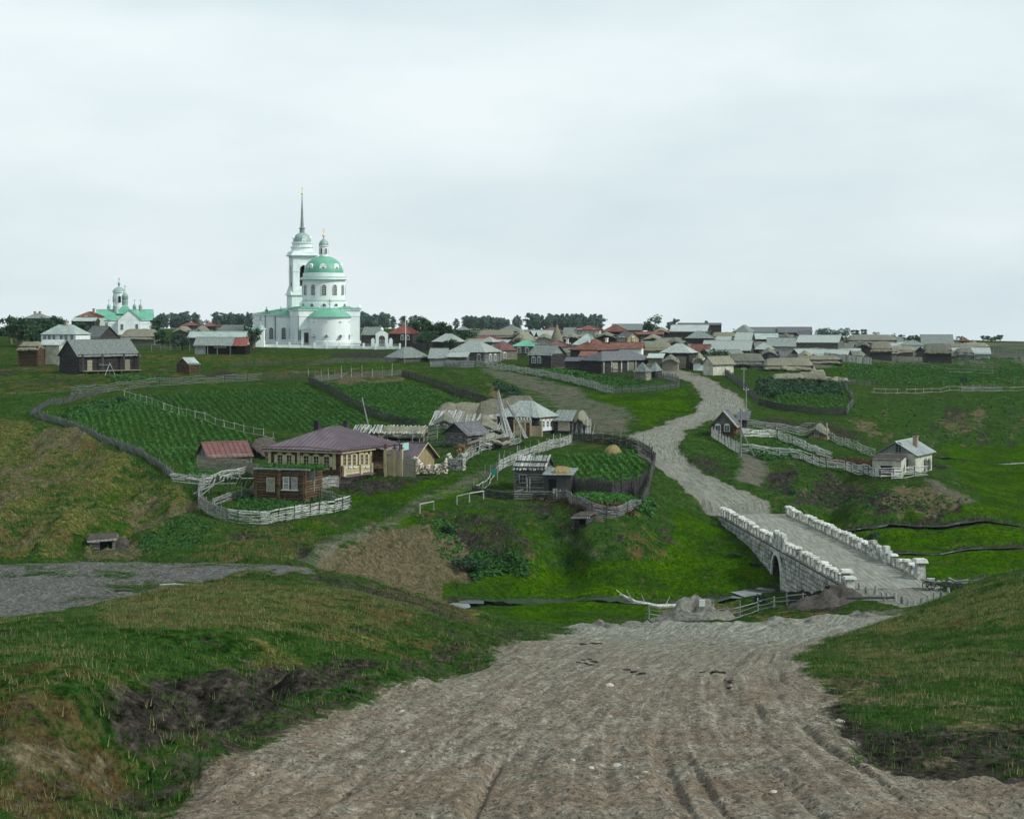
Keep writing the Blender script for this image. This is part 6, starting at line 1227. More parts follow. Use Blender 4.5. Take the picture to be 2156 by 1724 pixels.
# right half
P = V('e', 190, 300, 520, 640, 712, 291, 46, 'gy', 'thatch', 'plaster_dirty', 'pale walled hut with straw gable roof where the picket fence starts', wall='box', gable='plaster_dirty', cat='hut', name='hut')
V('e', 85, 200, None, 598, 668, 301, 8, 'thatch', 'thatch', 'plaster_white', 'white walled shed with thick straw roof beside the pale hut', R=6, wall='box', cat='shed', name='shed')
for xl, xc, xr, yr, ye, D, th, rf, rm, wm, lab, mt in (
    (190, 690, 735, 470, 572, 331, 12, 'gx', 'roof_plank_light', 'log_dark', 'long house with grey plank gable roof above the straw sheds', False), (540, 700, 740, 382, 466, 376, 14, 'gx', 'roof_plank_light', 'log_dark', 'short steep plank gable roof in the upper village', False),
    (745, 990, None, 392, 450, 392, 6, 'gx', 'roof_greygreen', 'log_dark', 'grey green roof right of the steep gable', True), (895, 1180, None, 442, 526, 351, 6, 'gx', 'roof_plank', 'wood_pale', 'grey plank roofed house with pale posts in the upper village', False),
    (750, 940, None, 487, 560, 337, 8, 'hip', 'roof_plank_light', 'log_dark', 'plank hip roof right of the long grey gable', False), (1205, 1640, 1700, 412, 490, 361, 12, 'gx', 'roof_plank_light', 'log_grey', 'long pale roofed house with a white lattice wall', False),
    (480, 840, None, 606, 690, 306, 5, 'thatch', 'thatch_grey', 'log_dark', 'wide straw barn roof behind the pale hut', False), (860, 1370, None, 655, 740, 301, 4, 'thatch', 'thatch', 'log_dark', 'long sagging straw roof over a dark open shed', False),
    (1010, 1360, None, 325, 380, 482, 5, 'gx', 'roof_plank_dark', 'log_dark', 'long dark skyline roof in the right half of the village', False), (700, 990, None, 327, 376, 484, 5, 'gx', 'roof_plank', 'log_dark', 'flat grey skyline roof left of the long dark one', False),
    (530, 680, None, 300, 372, 462, 20, 'hip', 'roof_plank', 'log_dark', 'pointed grey skyline roof behind the steep gable', False), (800, 1000, None, 546, 592, 333, 6, 'thatch', 'thatch_grey', 'log_dark', 'small straw roof in front of the plank hip roof', False),
    (1205, 1390, None, 576, 626, 336, 6, 'thatch', 'thatch', 'log_dark', 'small straw roof below the white lattice wall', False), (1215, 1680, None, 632, 675, 322, 4, 'thatch', 'thatch', 'log_dark', 'long low straw roof bordering the sloping fields', False),
    (290, 540, None, 378, 425, 402, 8, 'thatch', 'thatch', 'log_dark', 'straw roof between the zinc roof and the steep gable', False), (340, 480, None, 428, 465, 385, 8, 'gx', 'roof_plank_light', 'log_dark', 'small plank roof left of the steep gable', False),
    (985, 1190, None, 388, 432, 398, 6, 'thatch', 'thatch_grey', 'log_dark', 'lumpy straw roof behind the grey plank roofed house', False), (1220, 1340, None, 370, 405, 440, 10, 'gx', 'roof_plank_dark', 'log_dark', 'small dark gable at the end of the skyline roofs', False)):
    V('e', xl, xc, xr, yr, ye, D, th, rf, rm, wm, lab, mt, R=None if xr else (8 if rf != 'thatch' else 6), gable='wood_dark', wall='board' if wm in ('trim_white', 'wood_pale') else 'log')
g = ground(fr('e', 1270), 0, 359); lw = thing('lattice_wall', 'pale lattice panel leaning under the long pale roof', 'lattice', g, -.1); w_ = 2.0
for i in range(9): MB().box((-1.6+i*.4, -.1, 1.2), (.09, .05, 2.4)).build('slat', 'trim_white', lw)
for i in range(5): MB().box((0, -.15, .3+i*.45), (3.4, .05, .09)).build('slat', 'trim_white', lw)
g = ground(fr('e', 1500), 0, 349); P0 = ground(fr('e', 1500), 0, 348); P1 = ground(fr('e', 2010), 0, 346)
fence('long row of pale boards leaning beside the straw sheds at the right', [P0, P1], 'vboard', 1.6, 2.5, 'wood_pale', 'wood_grey', world=True)
# straw heaps and shed mounds on the slope
for x0_, x1_, yt, yb, D, lab in ((1020, 1390, 722, 805, 285, 'wide straw covered mound shed above the road garden'), (945, 1270, 818, 902, 271, 'rounded straw mound at the left of the slope sheds'), (1215, 1510, 800, 905, 273, 'hollow straw shed between two straw mounds'), (1460, 1755, 862, 925, 268, 'flat straw mound lowest on the slope'), (1355, 1500, 782, 850, 281, 'small pale straw heap behind the hollow straw shed'), (1130, 1330, 680, 735, 292, 'straw heap at the foot of the long sagging roof')):
    g = ground(fr('e', (x0_+x1_)/2), fy('e', yb), dmin=225); D = g.y/KD; w_ = (x1_-x0_)/5.123*D/3000; h_ = zat(fy('e', yt), D)-g.z
    t = thing('straw_shed', lab, 'shed', g, random.uniform(-.15, .15), 'straw sheds on the slope')
    MB().box((0, .3, .35), (w_*.72, 2.2, 1.0)).build('wall', 'log_dark', t); thatch_roof(t, -w_/2, w_/2, -1.8, 2.4, max(.5, h_*.42), h_, 'thatch', 'x', .22)
# far right group
V('f', 905, 1165, None, 517, 576, 402, 8, 'hip', 'roof_plank', 'plaster_white', 'house with grey hip roof and white wall at the far right', R=9, wall='box')
V('f', 1140, 1510, None, 456, 560, 432, 6, 'gx', 'roof_plank', 'log_dark', 'high grey roofed barn on the far right skyline', R=9, cat='barn', name='barn')
V('f', 250, 820, None, 452, 520, 430, 4, 'thatch', 'thatch_grey', 'log_dark', 'very long straw roofed shed on the right skyline', R=8, cat='shed', name='shed')
V('f', 1600, 1700, None, 487, 526, 470, 10, 'hip', 'roof_rust', 'log_dark', 'tiny house with orange red roof at the far right', True, R=6)
V('f', 1690, 1820, None, 516, 556, 440, 10, 'thatch', 'thatch', 'log_dark', 'small straw roof at the far right edge of the village', R=5)
V('f', 330, 520, None, 528, 580, 384, 8, 'thatch', 'thatch_grey', 'log_dark', 'low grey thatch behind the leaning pale boards', R=5)
V('f', 520, 760, None, 540, 620, 370, 8, 'thatch', 'thatch', 'log_dark', 'straw shed covered with crossed poles at the right', R=5)
V('f', 1170, 1480, None, 560, 640, 372, 5, 'thatch', 'thatch_grey', 'log_dark', 'low dark shed roof in front of the high grey barn', R=4)

# low sheds and yards wedged between the houses
FILL = random.Random(21)
CNT = {}
for px, D in sorted([(FILL.uniform(1010, 1900), FILL.uniform(318, 470)) for _ in range(46)]+[(FILL.uniform(1560, 2110), FILL.uniform(345, 440)) for _ in range(22)]):
    if px > 1850: D = max(D, 392)
    g = ground(px, 0, D); w_, d_, h_ = FILL.uniform(4.5, 10), FILL.uniform(3.5, 6), FILL.uniform(1.3, 2.0); th = FILL.uniform(-25, 35); kd = FILL.random()
    side = 'left' if px < 1350 else ('middle' if px < 1650 else 'right'); key = (kd < .55, side); CNT[key] = CNT.get(key, 0)+1
    t = thing('shed', ORD[CNT[key]-1]+(' small straw shed' if kd < .55 else ' small plank roofed shed')+' from the left wedged in the '+side+' village', 'shed', (g.x, g.y, g.z-.2), math.radians(-th), 'small sheds wedged between the village houses')
    MB().box((0, d_/2, h_/2), (w_, d_, h_+.2)).build('wall', FILL.choice(('log_dark', 'log_grey', 'wood_grey')), t)
    if kd < .55: thatch_roof(t, -w_/2-.3, w_/2+.3, -.5, d_+.4, h_-.3, h_+FILL.uniform(.9, 1.5), FILL.choice(('thatch', 'thatch_grey')), 'x', .16, 8, 6)
    else: roof_on(type('q', (), {})(), t, 'gx', h_, h_+FILL.uniform(.9, 1.5), .35, FILL.choice(('roof_plank', 'roof_plank_light', 'roof_plank')), False, True, 'wood_dark', x0=-w_/2, x1=w_/2, y0=0, y1=d_, board=.5)
for k_, (x0_, x1_, D, side) in enumerate(((1115, 1190, 322, 'below the green roof'), (1240, 1300, 338, 'above the red brown roof'), (1400, 1490, 322, 'beside the orange gable'), (1500, 1600, 340, 'before the upper plank roofs'), (1620, 1720, 330, 'before the grey plank house'), (1700, 1800, 352, 'under the pale roofed house'), (1850, 1960, 372, 'by the crossed poles'), (1960, 2080, 392, 'under the high grey barn'), (1000, 1080, 340, 'behind the big grey hip roof'), (1300, 1400, 380, 'near the black roof'), (1450, 1560, 400, 'below the zinc roof'), (1600, 1700, 410, 'in the upper right village'), (1330, 1380, 300, 'beside the long dark barn'))):
    fence('grey yard fence '+side, [ground(x0_, 0, D), ground((x0_+x1_)/2, 0, D-3), ground(x1_, 0, D+2)], 'pole', 1.5, 2.6, 'wood_grey', 'wood_dark', world=True, rails=5, group='yard fences in the village')
# ------------------------------------------------------------------ sheds and houses along the lane and on the spurs
FR.update({'g': (721.5, 811.6, 5.977), 'h': (1022.1, 811.6, 5.977), 'i': (1442.9, 841.7, 3.586)})
def ragged_roof(t, e0, e1, r1, r0, n, mat, ln=.25, name='pole', th=.07):
    """loose poles or boards laid side by side, none of them straight"""
    e0, e1, r0, r1 = map(Vector, (e0, e1, r0, r1))
    for i in range(n):
        a = (i+random.uniform(.2, .8))/n; p = e0.lerp(e1, a); q = r0.lerp(r1, min(1, max(0, a+random.uniform(-.06, .06)))); d = (p-q).normalized(); p = p+d*random.uniform(-.5, ln); q = q-d*random.uniform(-.3, ln)
        p.z += random.uniform(0, .12); q.z += random.uniform(0, .12); w_ = random.uniform(.10, .22); L = (q-p).length
        link_mesh(name, unit_box(mat, 'pole'), t, (p+q)/2, (0, -math.asin((q.z-p.z)/L), math.atan2(q.y-p.y, q.x-p.x)), (L, w_, th))
# open straw and pole shed behind the brown house
P = Plot(fr('g', 1010), 207, 6, fr('g', 110), L=None, R=4.5); t = P.thing('pole_shed', 'ramshackle open shed with ragged pole and straw roof behind the brown house', 'shed'); ze = P.z(fy('g', 605)); zr = P.z(fy('g', 512), 4)
for i in range(7):
    for y in (.1, 4.3): MB().rod((-P.L*i/6.0, y, -.3), (-P.L*i/6.0+.05, y, ze+(zr-ze)*y/4.5-.1), .09, .07, 6).build('post', 'wood_grey', t)
MB().box((-P.L*.42, 4.2, ze/2), (P.L*.8, .12, ze*1.1)).build('back_wall', 'wood_dark', t); MB().box((-P.L*.4, 2.3, ze*.5), (P.L*.7, .12, ze*.9)).build('partition', 'wood_dark', t)
thatch_roof(t, -P.L*.62, .2, -.3, 4.8, ze-.15, zr+.1, 'thatch', 'x', .2); ragged_roof(t, (-P.L, -.5, ze), (.1, -.5, ze-.1), (.1, 4, zr), (-P.L, 4, zr+.1), 46, 'wood_pale')
# long low roof of poles, with turf and straw behind
P = bldg('long_shed', 'long low shed roofed with grey straw and pale holding poles', 'shed', fr('g', 1480), 219, 12, fy('g', 480), fy('g', 325), fr('g', 1085), None, R=7, roof='thatch', rmat='thatch_grey', wall='box', wmat='plaster_dirty')
ragged_roof(P.t, (-P.L, -.9, P.ze-.35), (0, -.9, P.ze-.35), (0, P.R/2, P.zr+.1), (-P.L, P.R/2, P.zr+.1), 22, 'wood_pale', .1, th=.06)
P = bldg('long_shed', 'straw shed with slanting poles leaning on its roof next to the grey house', 'shed', fr('g', 2040), 213, 12, fy('g', 545), fy('g', 375), fr('g', 1500), None, R=7, roof='thatch', rmat='thatch', wall='log', wmat='log_dark')
ragged_roof(P.t, (-P.L, -.9, P.ze-.35), (0, -.9, P.ze-.35), (0, P.R/2, P.zr+.1), (-P.L, P.R/2, P.zr+.1), 26, 'wood_pale', .1, th=.06)
g = ground(fr('g', 1760), 0, 226); t = thing('straw_heap', 'big rounded straw heap behind the pole roofed sheds', 'heap', g); hh = zat(fy('g', 205), 226)-g.z; thatch_roof(t, -7.5, 7.5, -3, 3, .2, hh, 'thatch', 'x', .35); MB().box((0, 0, .2), (12, 4, .8)).build('base', 'thatch_grey', t)
g = ground(fr('h', 290), 0, 222); t = thing('straw_heap', 'pale straw heap peaking just left of the grey house roof', 'heap', g); hh = zat(fy('h', 158), 222)-g.z; thatch_roof(t, -5, 5, -2.5, 2.5, .2, hh, 'thatch', 'x', .3); MB().box((0, 0, .2), (8, 3, .8)).build('base', 'thatch_grey', t)
# dark log house with front gable
P = bldg('log_house', 'dark old log house with mossy gable roof and two tiny windows', 'house', fr('g', 1565), 203, 38, fy('g', 600), fy('g', 460), fr('g', 1290), fr('g', 1815), roof='gy', rmat='roof_plank_dark', wall='log', wmat='log_grey', gable='wood_dark', single=False, win=(('f', fr('g', 1385), fy('g', 688), .55, .6), ('f', fr('g', 1495), fy('g', 690), .55, .6)), wframe='wood_grey', ov=.5)
P = bldg('lean_to', 'low straw lean-to against the dark old log house', 'shed', fr('g', 2000), 200, 14, fy('g', 668), fy('g', 600), fr('g', 1620), None, R=4.5, roof='thatch', rmat='thatch', wall='board', wmat='wood_dark')
# grey hip roofed house with white windows and tan gate
P = bldg('log_house', 'log house with pale grey hip roof and three white framed windows by the lane', 'house', fr('h', 665), 212, 32, fy('h', 388), fy('h', 192), fr('h', 170), fr('h', 862), roof='hip', rmat='roof_plank_light', wall='log', wmat='log_dark', single=False, ov=.6,
         win=())
for x in (712, 764, 815): y_ = P.ry(fr('h', x)); window(P.t, (.2, y_, P.z(fy('h', 500), y_)), math.pi/2, .62, 1.25, 'trim_white', 'trim_white', (1, 2))
MB().box((.3, P.ry(fr('h', 762)), P.z(fy('h', 545), 2)), (.12, P.R*.8, .5)).build('apron_board', 'trim_white', P.t); MB().box((.2, P.R/2, P.ze-.5), (.12, P.R, .35)).build('frieze', 'trim_cream', P.t)
g = ground(fr('h', 530), 0, 208.5); gt = thing('board_gate', 'tan board gate with arched leaf before the grey hip roofed house', 'gate', g, -math.radians(14)); gt.scale = (.8, 1, 1); zt = zat(fy('h', 440), 208.5)-g.z
MB().box((-1.4, .03, zt*.42), (1.7, .1, zt*.84)).build('gate_leaf', 'gate_tan', gt); MB().box((1.6, .03, zt*.33), (2.0, .1, zt*.66)).build('board_panel', 'gate_tan', gt); MB().box((.1, .03, zt*.36), (.75, .1, zt*.7)).build('wicket', 'roof_rust', gt)
for x in (-2.5, -.42, .55, 2.7): MB().box((x, -.02, zt*.5), (.26, .26, zt*1.02)).build('gate_post', 'trim_cream', gt)
MB().prism([(-2.6, zt*.86), (.7, zt*.86), (.7, zt*1.05), (-2.6, zt*1.05)], -.12, .16).build('gate_head', 'trim_cream', gt)
for i in range(6): MB().box((-2.3+i*.56, 0, zt*1.11), (.25, .2, .3)).build('crest', 'trim_white', gt)
g = ground(fr('h', 300), fy('h', 600), 207); t = thing('leaning_poles', 'tall bundle of pale poles propped against the straw shed roof', 'poles', g)
for i in range(12): x = random.uniform(-.5, .7); MB().rod((x, -.4+random.uniform(-.3, .3), 0), (x*.6-1.7+random.uniform(-.25, .25), 2.4, random.uniform(5.0, 6.9)), .075, .05, 6).build('pole', 'wood_pale', t)
for i in range(5): MB().rod((2.2+.12*i, -.5, 0), (-.3+random.uniform(-.2, .2), 1.8, random.uniform(4.2, 5.5)), .07, .05, 6).build('pole', 'wood_pale', t)
P = bldg('shed', 'small log shed with striped plank roof right of the grey house', 'shed', fr('h', 1060), 213.5, 10, fy('h', 440), fy('h', 320), fr('h', 885), None, R=4, roof='shed', rmat='roof_plank', wall='log', wmat='log_dark', single=False, board=.3); MB().box((-P.L*.4, -.25, 1.2), (1.8, .1, 1.6)).build('door', 'board_fence', P.t)
P = bldg('shed', 'leaning straw topped shed with pale upright boards beside the upper lane', 'shed', fr('h', 1260), 214, 12, fy('h', 440), fy('h', 312), fr('h', 1100), None, R=4, roof='thatch', rmat='thatch', wall='board', wmat='wood_grey')
for i in range(9): MB().rod((-P.L+i*.4, -.5+random.uniform(-.2, .1), 0), (-P.L+i*.4+random.uniform(-.5, .5), -.25, random.uniform(1.4, 2.6)), .07, .05, 5).build('prop', 'wood_pale', P.t)
g = ground(fr('h', 520), 0, 226); t = thing('root_cellar', 'little earth cellar with crooked poles above the grey house', 'cellar', g); thatch_roof(t, -3.2, 1.2, -1.5, 1.5, .4, zat(fy('h', 130), 226)-g.z, 'thatch_grey', 'x', .2); MB().box((.9, -.5, .6), (.9, 1.2, 1.5)).build('doorway', 'painted_shade', t)  # cellar doorway is a solid slab painted as dark shade
for i in range(7): MB().rod((1+i*.7, random.uniform(-.5, .5), 0), (1.2+i*.75, random.uniform(-.5, .5), random.uniform(.9, 2.0)), .06, .04, 5).build('stake', 'wood_pale', t)
for i in range(4): MB().rod((.5, 0, .5+i*.3), (5.6, .2, .4+i*.3), .06, .05, 5).build('rail', 'wood_pale', t)
# firewood
def woodpile(label, px0, px1, D, h, heap, mat, seed):
    rr = random.Random(seed); a, b = ground(px0, 0, D), ground(px1, 0, D-.5 if not heap else D); t = thing('woodpile', label, 'woodpile', a); d = b-a; L = math.hypot(d.x, d.y); ang = math.atan2(d.y, d.x); t.rotation_euler = (0, 0, ang); n = 0
    lg = cached(('billet', mat), lambda: mesh_of(MB().rod((0, -.5, 0), (0, .5, 0), 1, .95, 7), 'billet', mat))
    x = 0
    while x < L:
        top = h*(.6+.4*math.sin(x*1.4+seed)**2)*(1 if not heap else .55+.6*abs(math.sin(x*.75+.6))); z = .08
        while z < top and n < 290:
            r = rr.uniform(.09, .15); link_mesh('billet', lg, t, (x+rr.uniform(-.08, .08), rr.uniform(-.12, .12), z), (rr.uniform(-.12, .12), rr.uniform(-.2, .2), rr.uniform(-.35, .35) if heap else rr.uniform(-.08, .08)), (r, rr.uniform(.8, 1.25), r)); z += r*1.6; n += 1
        x += .24
    MB().box((L/2, .25, h*.25), (L*.9, .6, h*.5)).build('core', 'wood_dark', t)
simple_mat('billet_birch', (.30, .27, .21), (.62, .58, .50), 6, var=.45); simple_mat('billet_grey', (.16, .165, .155), (.48, .49, .46), 6, var=.45)
woodpile('rounded heaps of split firewood beside the yellow gable', fr('g', 790), fr('g', 1310), 184.5, 1.9, True, 'billet_birch', 3)
woodpile('straight dark firewood stack left of the pole fence', fr('g', 1325), fr('g', 1530), 187, 2.2, False, 'billet_grey', 5)
# hut in the central garden
P = bldg('garden_hut', 'small log hut with ragged plank roof in the fenced garden on the spur', 'hut', fr('h', 735), 176, 14, fy('h', 1040), fy('h', 892), fr('h', 378), None, R=4.5, roof='gx', rmat='roof_plank', wall='log', wmat='log_grey', single=False, gable='wood_dark', ov=.35)
for z_, y_ in ((P.ze+.15, -.3), (P.ze+.75, .75)): MB().rod((-P.L-.2, y_, z_), (.3, y_, z_), .09, .09, 6).build('roof_pole', 'wood_dark', P.t)
ragged_roof(P.t, (-P.L-.3, -.6, P.ze-.25), (.4, -.6, P.ze-.25), (.4, P.R/2, P.zr+.1), (-P.L-.3, P.R/2, P.zr+.1), 24, 'wood_pale', .15, 'plank', .05)
window(P.t, (P.fx(fr('h', 475)), -.2, P.ze*.55), 0, .75, .9, 'wood_grey', None, (1, 1), False)
for x in (530, 565): MB().rod((P.fx(fr('h', x)), -.3, 0), (P.fx(fr('h', x)), -.25, 1.8), .07, .05, 6).build('prop', 'wood_pale', P.t)
B = bldg('lean_to', 'low board annexe with straw on its roof and a dark doorway beside the garden hut', 'shed', fr('h', 1075), 174.5, 12, fy('h', 1120), fy('h', 1050), fr('h', 745), None, R=3.4, roof='shed', rmat='roof_plank', wall='board', wmat='wood_dark', ov=.3)
MB().box((B.fx(fr('h', 845)), -.1, .95), (.95, .1, 1.8)).build('doorway', 'painted_shade', B.t); thatch_roof(B.t, B.fx(fr('h', 850)), B.fx(fr('h', 1040)), .2, 2.4, B.ze+.2, B.ze+.95, 'straw', 'x', .1)  # doorway slab carries the inner shade as its colour
g = ground(fr('h', 600), fy('h', 1300), 171.5); t = thing('log_pen', 'low log pen in front of the garden hut', 'pen', g)
for k_ in range(4):
    for p, q in (((-2.3, -1, .2+.28*k_), (3.2, -1.3, .25+.28*k_)), ((-2.3, -1, .2+.28*k_), (-1.2, 1.3, .3+.28*k_)), ((3.2, -1.3, .25+.28*k_), (3.3, 1.0, .3+.28*k_))): MB().rod(p, q, .11, .09, 6).build('log', 'log_grey', t)
MB().box((2.6, -1.5, .7), (.55, .2, 1.6)).build('board', 'wood_pale', t)
g = ground(fr('h', 1605), fy('h', 868), dmin=150); t = thing('haystack', 'small yellow hay heap in the fenced garden on the spur', 'haystack', g)
vs = MB().lathe((0, 0, -.2), [(1.35, 0), (1.2, .35), (.85, .8), (.4, 1.12), (.05, 1.22)], 18); vs.v = [(x+random.uniform(-.1, .1), y+random.uniform(-.1, .1), z+random.uniform(-.06, .06)) for x, y, z in vs.v]; vs.build('hay', 'straw', t, smooth=True)
g = ground(fr('h', 80), fy('h', 1190), dmin=150); t = thing('washing', 'green cloth hanging between stakes left of the garden hut', 'cloth', g)
for x in (-.9, -.2, .7): MB().rod((x, 0, 0), (x+.05, 0, 1.9), .05, .04, 5).build('stake', 'wood_pale', t)
MB().box((.25, 0, 1.05), (.8, .06, .85)).build('cloth', 'cloth_green', t)
# right spur: gabled hut, little yellow hut, white house
P = bldg('log_hut', 'narrow gabled log hut standing at the roadside on the right spur', 'hut', fr('i', 372), 213, 14, fy('i', 186), fy('i', 82), fr('i', 200), None, R=5, roof='gy', rmat='roof_plank_dark', wall='log', wmat='log_brown', single=False, gable='log_grey', ov=.45, win=(('f', fr('i', 248), fy('i', 215), .75, .8), ('f', fr('i', 315), fy('i', 215), .7, .8)))
MB().hexa([(.5, -.65, P.ze-.5), (.6, -.65, P.ze-.42), (-P.L/2+.1, -.65, P.zr+.16), (-P.L/2, -.65, P.zr+.06)], [(.5, .3, P.ze-.5), (.6, .3, P.ze-.42), (-P.L/2+.1, .3, P.zr+.16), (-P.L/2, .3, P.zr+.06)]).build('barge_boards', 'wood_pale', P.t)
bldg('shed', 'dark plank shed joined behind the roadside log hut', 'shed', fr('i', 462), 217, 10, fy('i', 150), fy('i', 88), fr('i', 405), None, R=4, roof='shed', rmat='roof_plank_dark', wall='board', wmat='wood_dark')
P = bldg('hut', 'little yellow clay hut with dark turf roof on the right spur', 'hut', fr('i', 1055), 222, 16, fy('i', 228), fy('i', 178), fr('i', 930), fr('i', 1085), roof='thatch', rmat='thatch_grey', wall='box', wmat='board_yellow', win=(('f', fr('i', 992), fy('i', 262), .5, .5),))
for i in range(6): MB().box((-P.L-1.2+.25*i, .5, P.ze+.4+.12*i), (1.6, .2, .05)).build('plank', 'wood_pale', P.t) if i % 2 else None
MB().rod((.2, .6, 0), (.2, .6, P.ze+1.1), .13, .12, 6).build('chimney', 'brick_chimney', P.t)
P = bldg('white_house', 'whitewashed house with zinc roof and chimney at the tip of the right spur', 'house', fr('i', 1738), 191, 27, fy('i', 405), fy('i', 303), fr('i', 1450), fr('i', 1862), roof='gy', rmat='roof_zinc', metal=True, wall='box', wmat='plaster_dirty', gable='wood_grey', ov=.5, win=(('f', fr('i', 1662), fy('i', 488), .75, 1.2), ('r', fr('i', 1808), fy('i', 490), .6, 1.2), ('r', fr('i', 1834), fy('i', 490), .6, 1.2), ('f', fr('i', 1612), fy('i', 365), .8, 1.0)), wframe='wood_grey')
chimney(P.t, (-P.L*.22, P.R*.5, P.ze+.4), .6, 1.75, 'brick_chimney')
B = bldg('annexe', 'low whitewashed annexe with flat roof and dark opening against the white house', 'annexe', fr('i', 1630), 188.5, 20, fy('i', 452), fy('i', 440), fr('i', 1412), None, R=4, roof='shed', rmat='earth_dark', wall='box', wmat='plaster_dirty', ov=.15); MB().box((B.fx(fr('i', 1520)), -.03, .9), (1.6, .1, 1.3)).build('opening', 'painted_shade', B.t)  # opening is a flat slab with its shade painted near-black
g = ground(fr('i', 1920), fy('i', 540), dmin=160); t = thing('brush_pile', 'small dark pile of branches right of the white house', 'brushwood', g)
for i in range(40): a = random.random()*6.3; MB().rod((random.uniform(-1.2, 1.2), random.uniform(-.6, .6), random.uniform(0, .3)), (math.cos(a)*1.6, math.sin(a)*1.0, random.uniform(.3, 1.3)), .03, .015, 4).build('branch', 'wood_dark', t)
# dugout cellars
def dugout(label, px, py, w_, h_, rz, mat):
    g = ground(px, py, dmin=120); g.z -= .15; t = thing('dugout', label, 'cellar', g, rz)
    for s in (-1, 1):
        for k_ in range(-3, 6): MB().rod((s*w_*.5, -.25, .15+k_*h_*.16), (s*w_*.46, 2.2, .15+k_*h_*.16), h_*.085, h_*.08, 6).build('log', mat, t)
    for k_ in range(-3, 6): MB().rod((-w_*.52, .1, .15+k_*h_*.16), (-w_*.1, .12, .15+k_*h_*.16), h_*.085, h_*.085, 6).build('log', mat, t)
    MB().box((w_*.18, .5, h_*.2), (w_*.55, .1, h_*1.4)).build('opening', 'painted_shade', t)  # near-black panel paints the shade of the cellar mouth
    for i in range(9): link_mesh('roof_pole', unit_box('wood_pale', 'pole'), t, (0, -.3+i*.32, h_+.05+.04*i+random.uniform(-.03, .03)), (0, -.06, random.uniform(-.06, .06)), (w_*random.uniform(1.15, 1.4), .2, .14))
    MB().hexa([(-w_*.7, -.1, h_+.12), (w_*.7, -.1, h_+.2), (w_*.7, 2.8, h_+.4), (-w_*.7, 2.8, h_+.3)], [(-w_*.6, .1, h_+.3), (w_*.6, .1, h_+.35), (w_*.6, 2.6, h_+.6), (-w_*.6, 2.6, h_+.5)]).build('turf', 'earth_dark', t)
    thatch_roof(t, -w_*1.3, w_*1.3, .35, 4.8, -.8, h_*1.05, 'earth_dark', 'x', .2)
dugout('log fronted dugout cellar with pale pole roof on the left hillside', 215, 1145, 2.4, 1.9, .15, 'log_grey')
dugout('small dark dugout cellar in the bank below the spur garden', 1222, 1110, 1.5, 1.1, -.4, 'log_dark')
# ------------------------------------------------------------------ fences
fence('long slanting pole fence climbing the left hillside below the potato field', [(368, 1014), (350, 992), (300, 966), (250, 945), (200, 924), (130, 900), (75, 880)], 'slant', 1.25, 2.2, 'wood_mid', 'wood_mid', 150, thin=1.1, density=1.1)
fence('weathered slanting fence at the top left corner of the potato field', [(62, 876), (100, 862), (150, 846), (205, 836)], 'slant', 1.3, 2.4, 'wood_mid', 'wood_dark', 180, thin=1.1)
fence('grey rail fence along the upper edge of the west potato field', [(150, 838), (240, 824), (330, 815), (420, 810), (480, 806), (545, 803)], 'pole', 1.5, 2.6, 'wood_mid', 'wood_dark', 200, rails=5, thin=1.1)
fence('dark slanting fence along the middle potato field by the green', [(545, 803), (600, 800), (650, 800)], 'slant', 1.4, 1.8, 'wood_dark', 'wood_dark', 200)
fence('pale slanting fence with tall stakes above the east potato field', [(650, 803), (720, 797), (790, 793), (846, 790)], 'slant', 1.4, 2.2, 'wood_mid', 'wood_pale', 200, proud=.9)
fence('thin pole railing between the west and middle potato fields', [(262, 836), (300, 848), (345, 862), (400, 876), (470, 897), (545, 915), (575, 920)], 'pole', 1.2, 3.4, 'wood_pale', 'wood_pale', 190, rails=2, single=False)
fence('dark brush fence between the middle and east potato fields', [(650, 806), (690, 826), (730, 848), (780, 872), (830, 890), (880, 897)], 'wattle', 1.3, 2.0, 'wood_dark', 'wood_dark', 190, thin=1.3)
fence('dark wattle fence down the right edge of the east potato field', [(846, 793), (880, 800), (920, 814), (960, 830), (1010, 848), (1040, 858)], 'wattle', 1.4, 2.0, 'wood_dark', 'wood_dark', 200, thin=1.3)
fence('dark slanting fence across the middle of the green', [(478, 772), (560, 769), (640, 768)], 'slant', 1.3, 2.2, 'wood_dark', 'wood_dark', 240)
fence('grey slanting fence in front of the board shed above the green', [(642, 769), (720, 766), (790, 765), (830, 764)], 'slant', 1.5, 2.0, 'wood_mid', 'wood_dark', 240)
fence('dark brush hedge fence below the churchyard', [(700, 754), (760, 753), (812, 752)], 'wattle', 1.2, 2.4, 'wood_dark', 'wood_dark', 260)
fence('pale slatted fence zigzagging along the upper garden beside the lane', [(1004, 772), (1040, 776), (1100, 786), (1160, 797), (1220, 810), (1290, 829)], 'pole', 1.35, 1.7, 'wood_white', 'wood_grey', 230, thin=1.15, rails=7)
fence('pale picket fence closing the upper garden above the triangle green', [(1290, 829), (1340, 826), (1390, 822), (1430, 818), (1428, 806), (1400, 798), (1370, 795)], 'picket', 1.3, 2.0, 'wood_mid', 'wood_dark', 230, thin=1.2)
fence('grey rail fence between the dark barn and the garden hut', [(1275, 788), (1330, 792), (1345, 795)], 'pole', 1.4, 2.0, 'wood_mid', 'wood_dark', 250, rails=7)
fence('plank fence along the road bend beside the straw shed', [(1380, 772), (1410, 773), (1440, 773), (1472, 776)], 'board', 1.5, 2.4, 'wood_grey', 'wood_dark', 250, rails=5)
fence('dark picket fence running down beside the road bend', [(1502, 776), (1536, 797), (1564, 815), (1582, 833), (1597, 848)], 'picket', 1.3, 2.0, 'wood_mid', 'wood_dark', 230, thin=1.2)
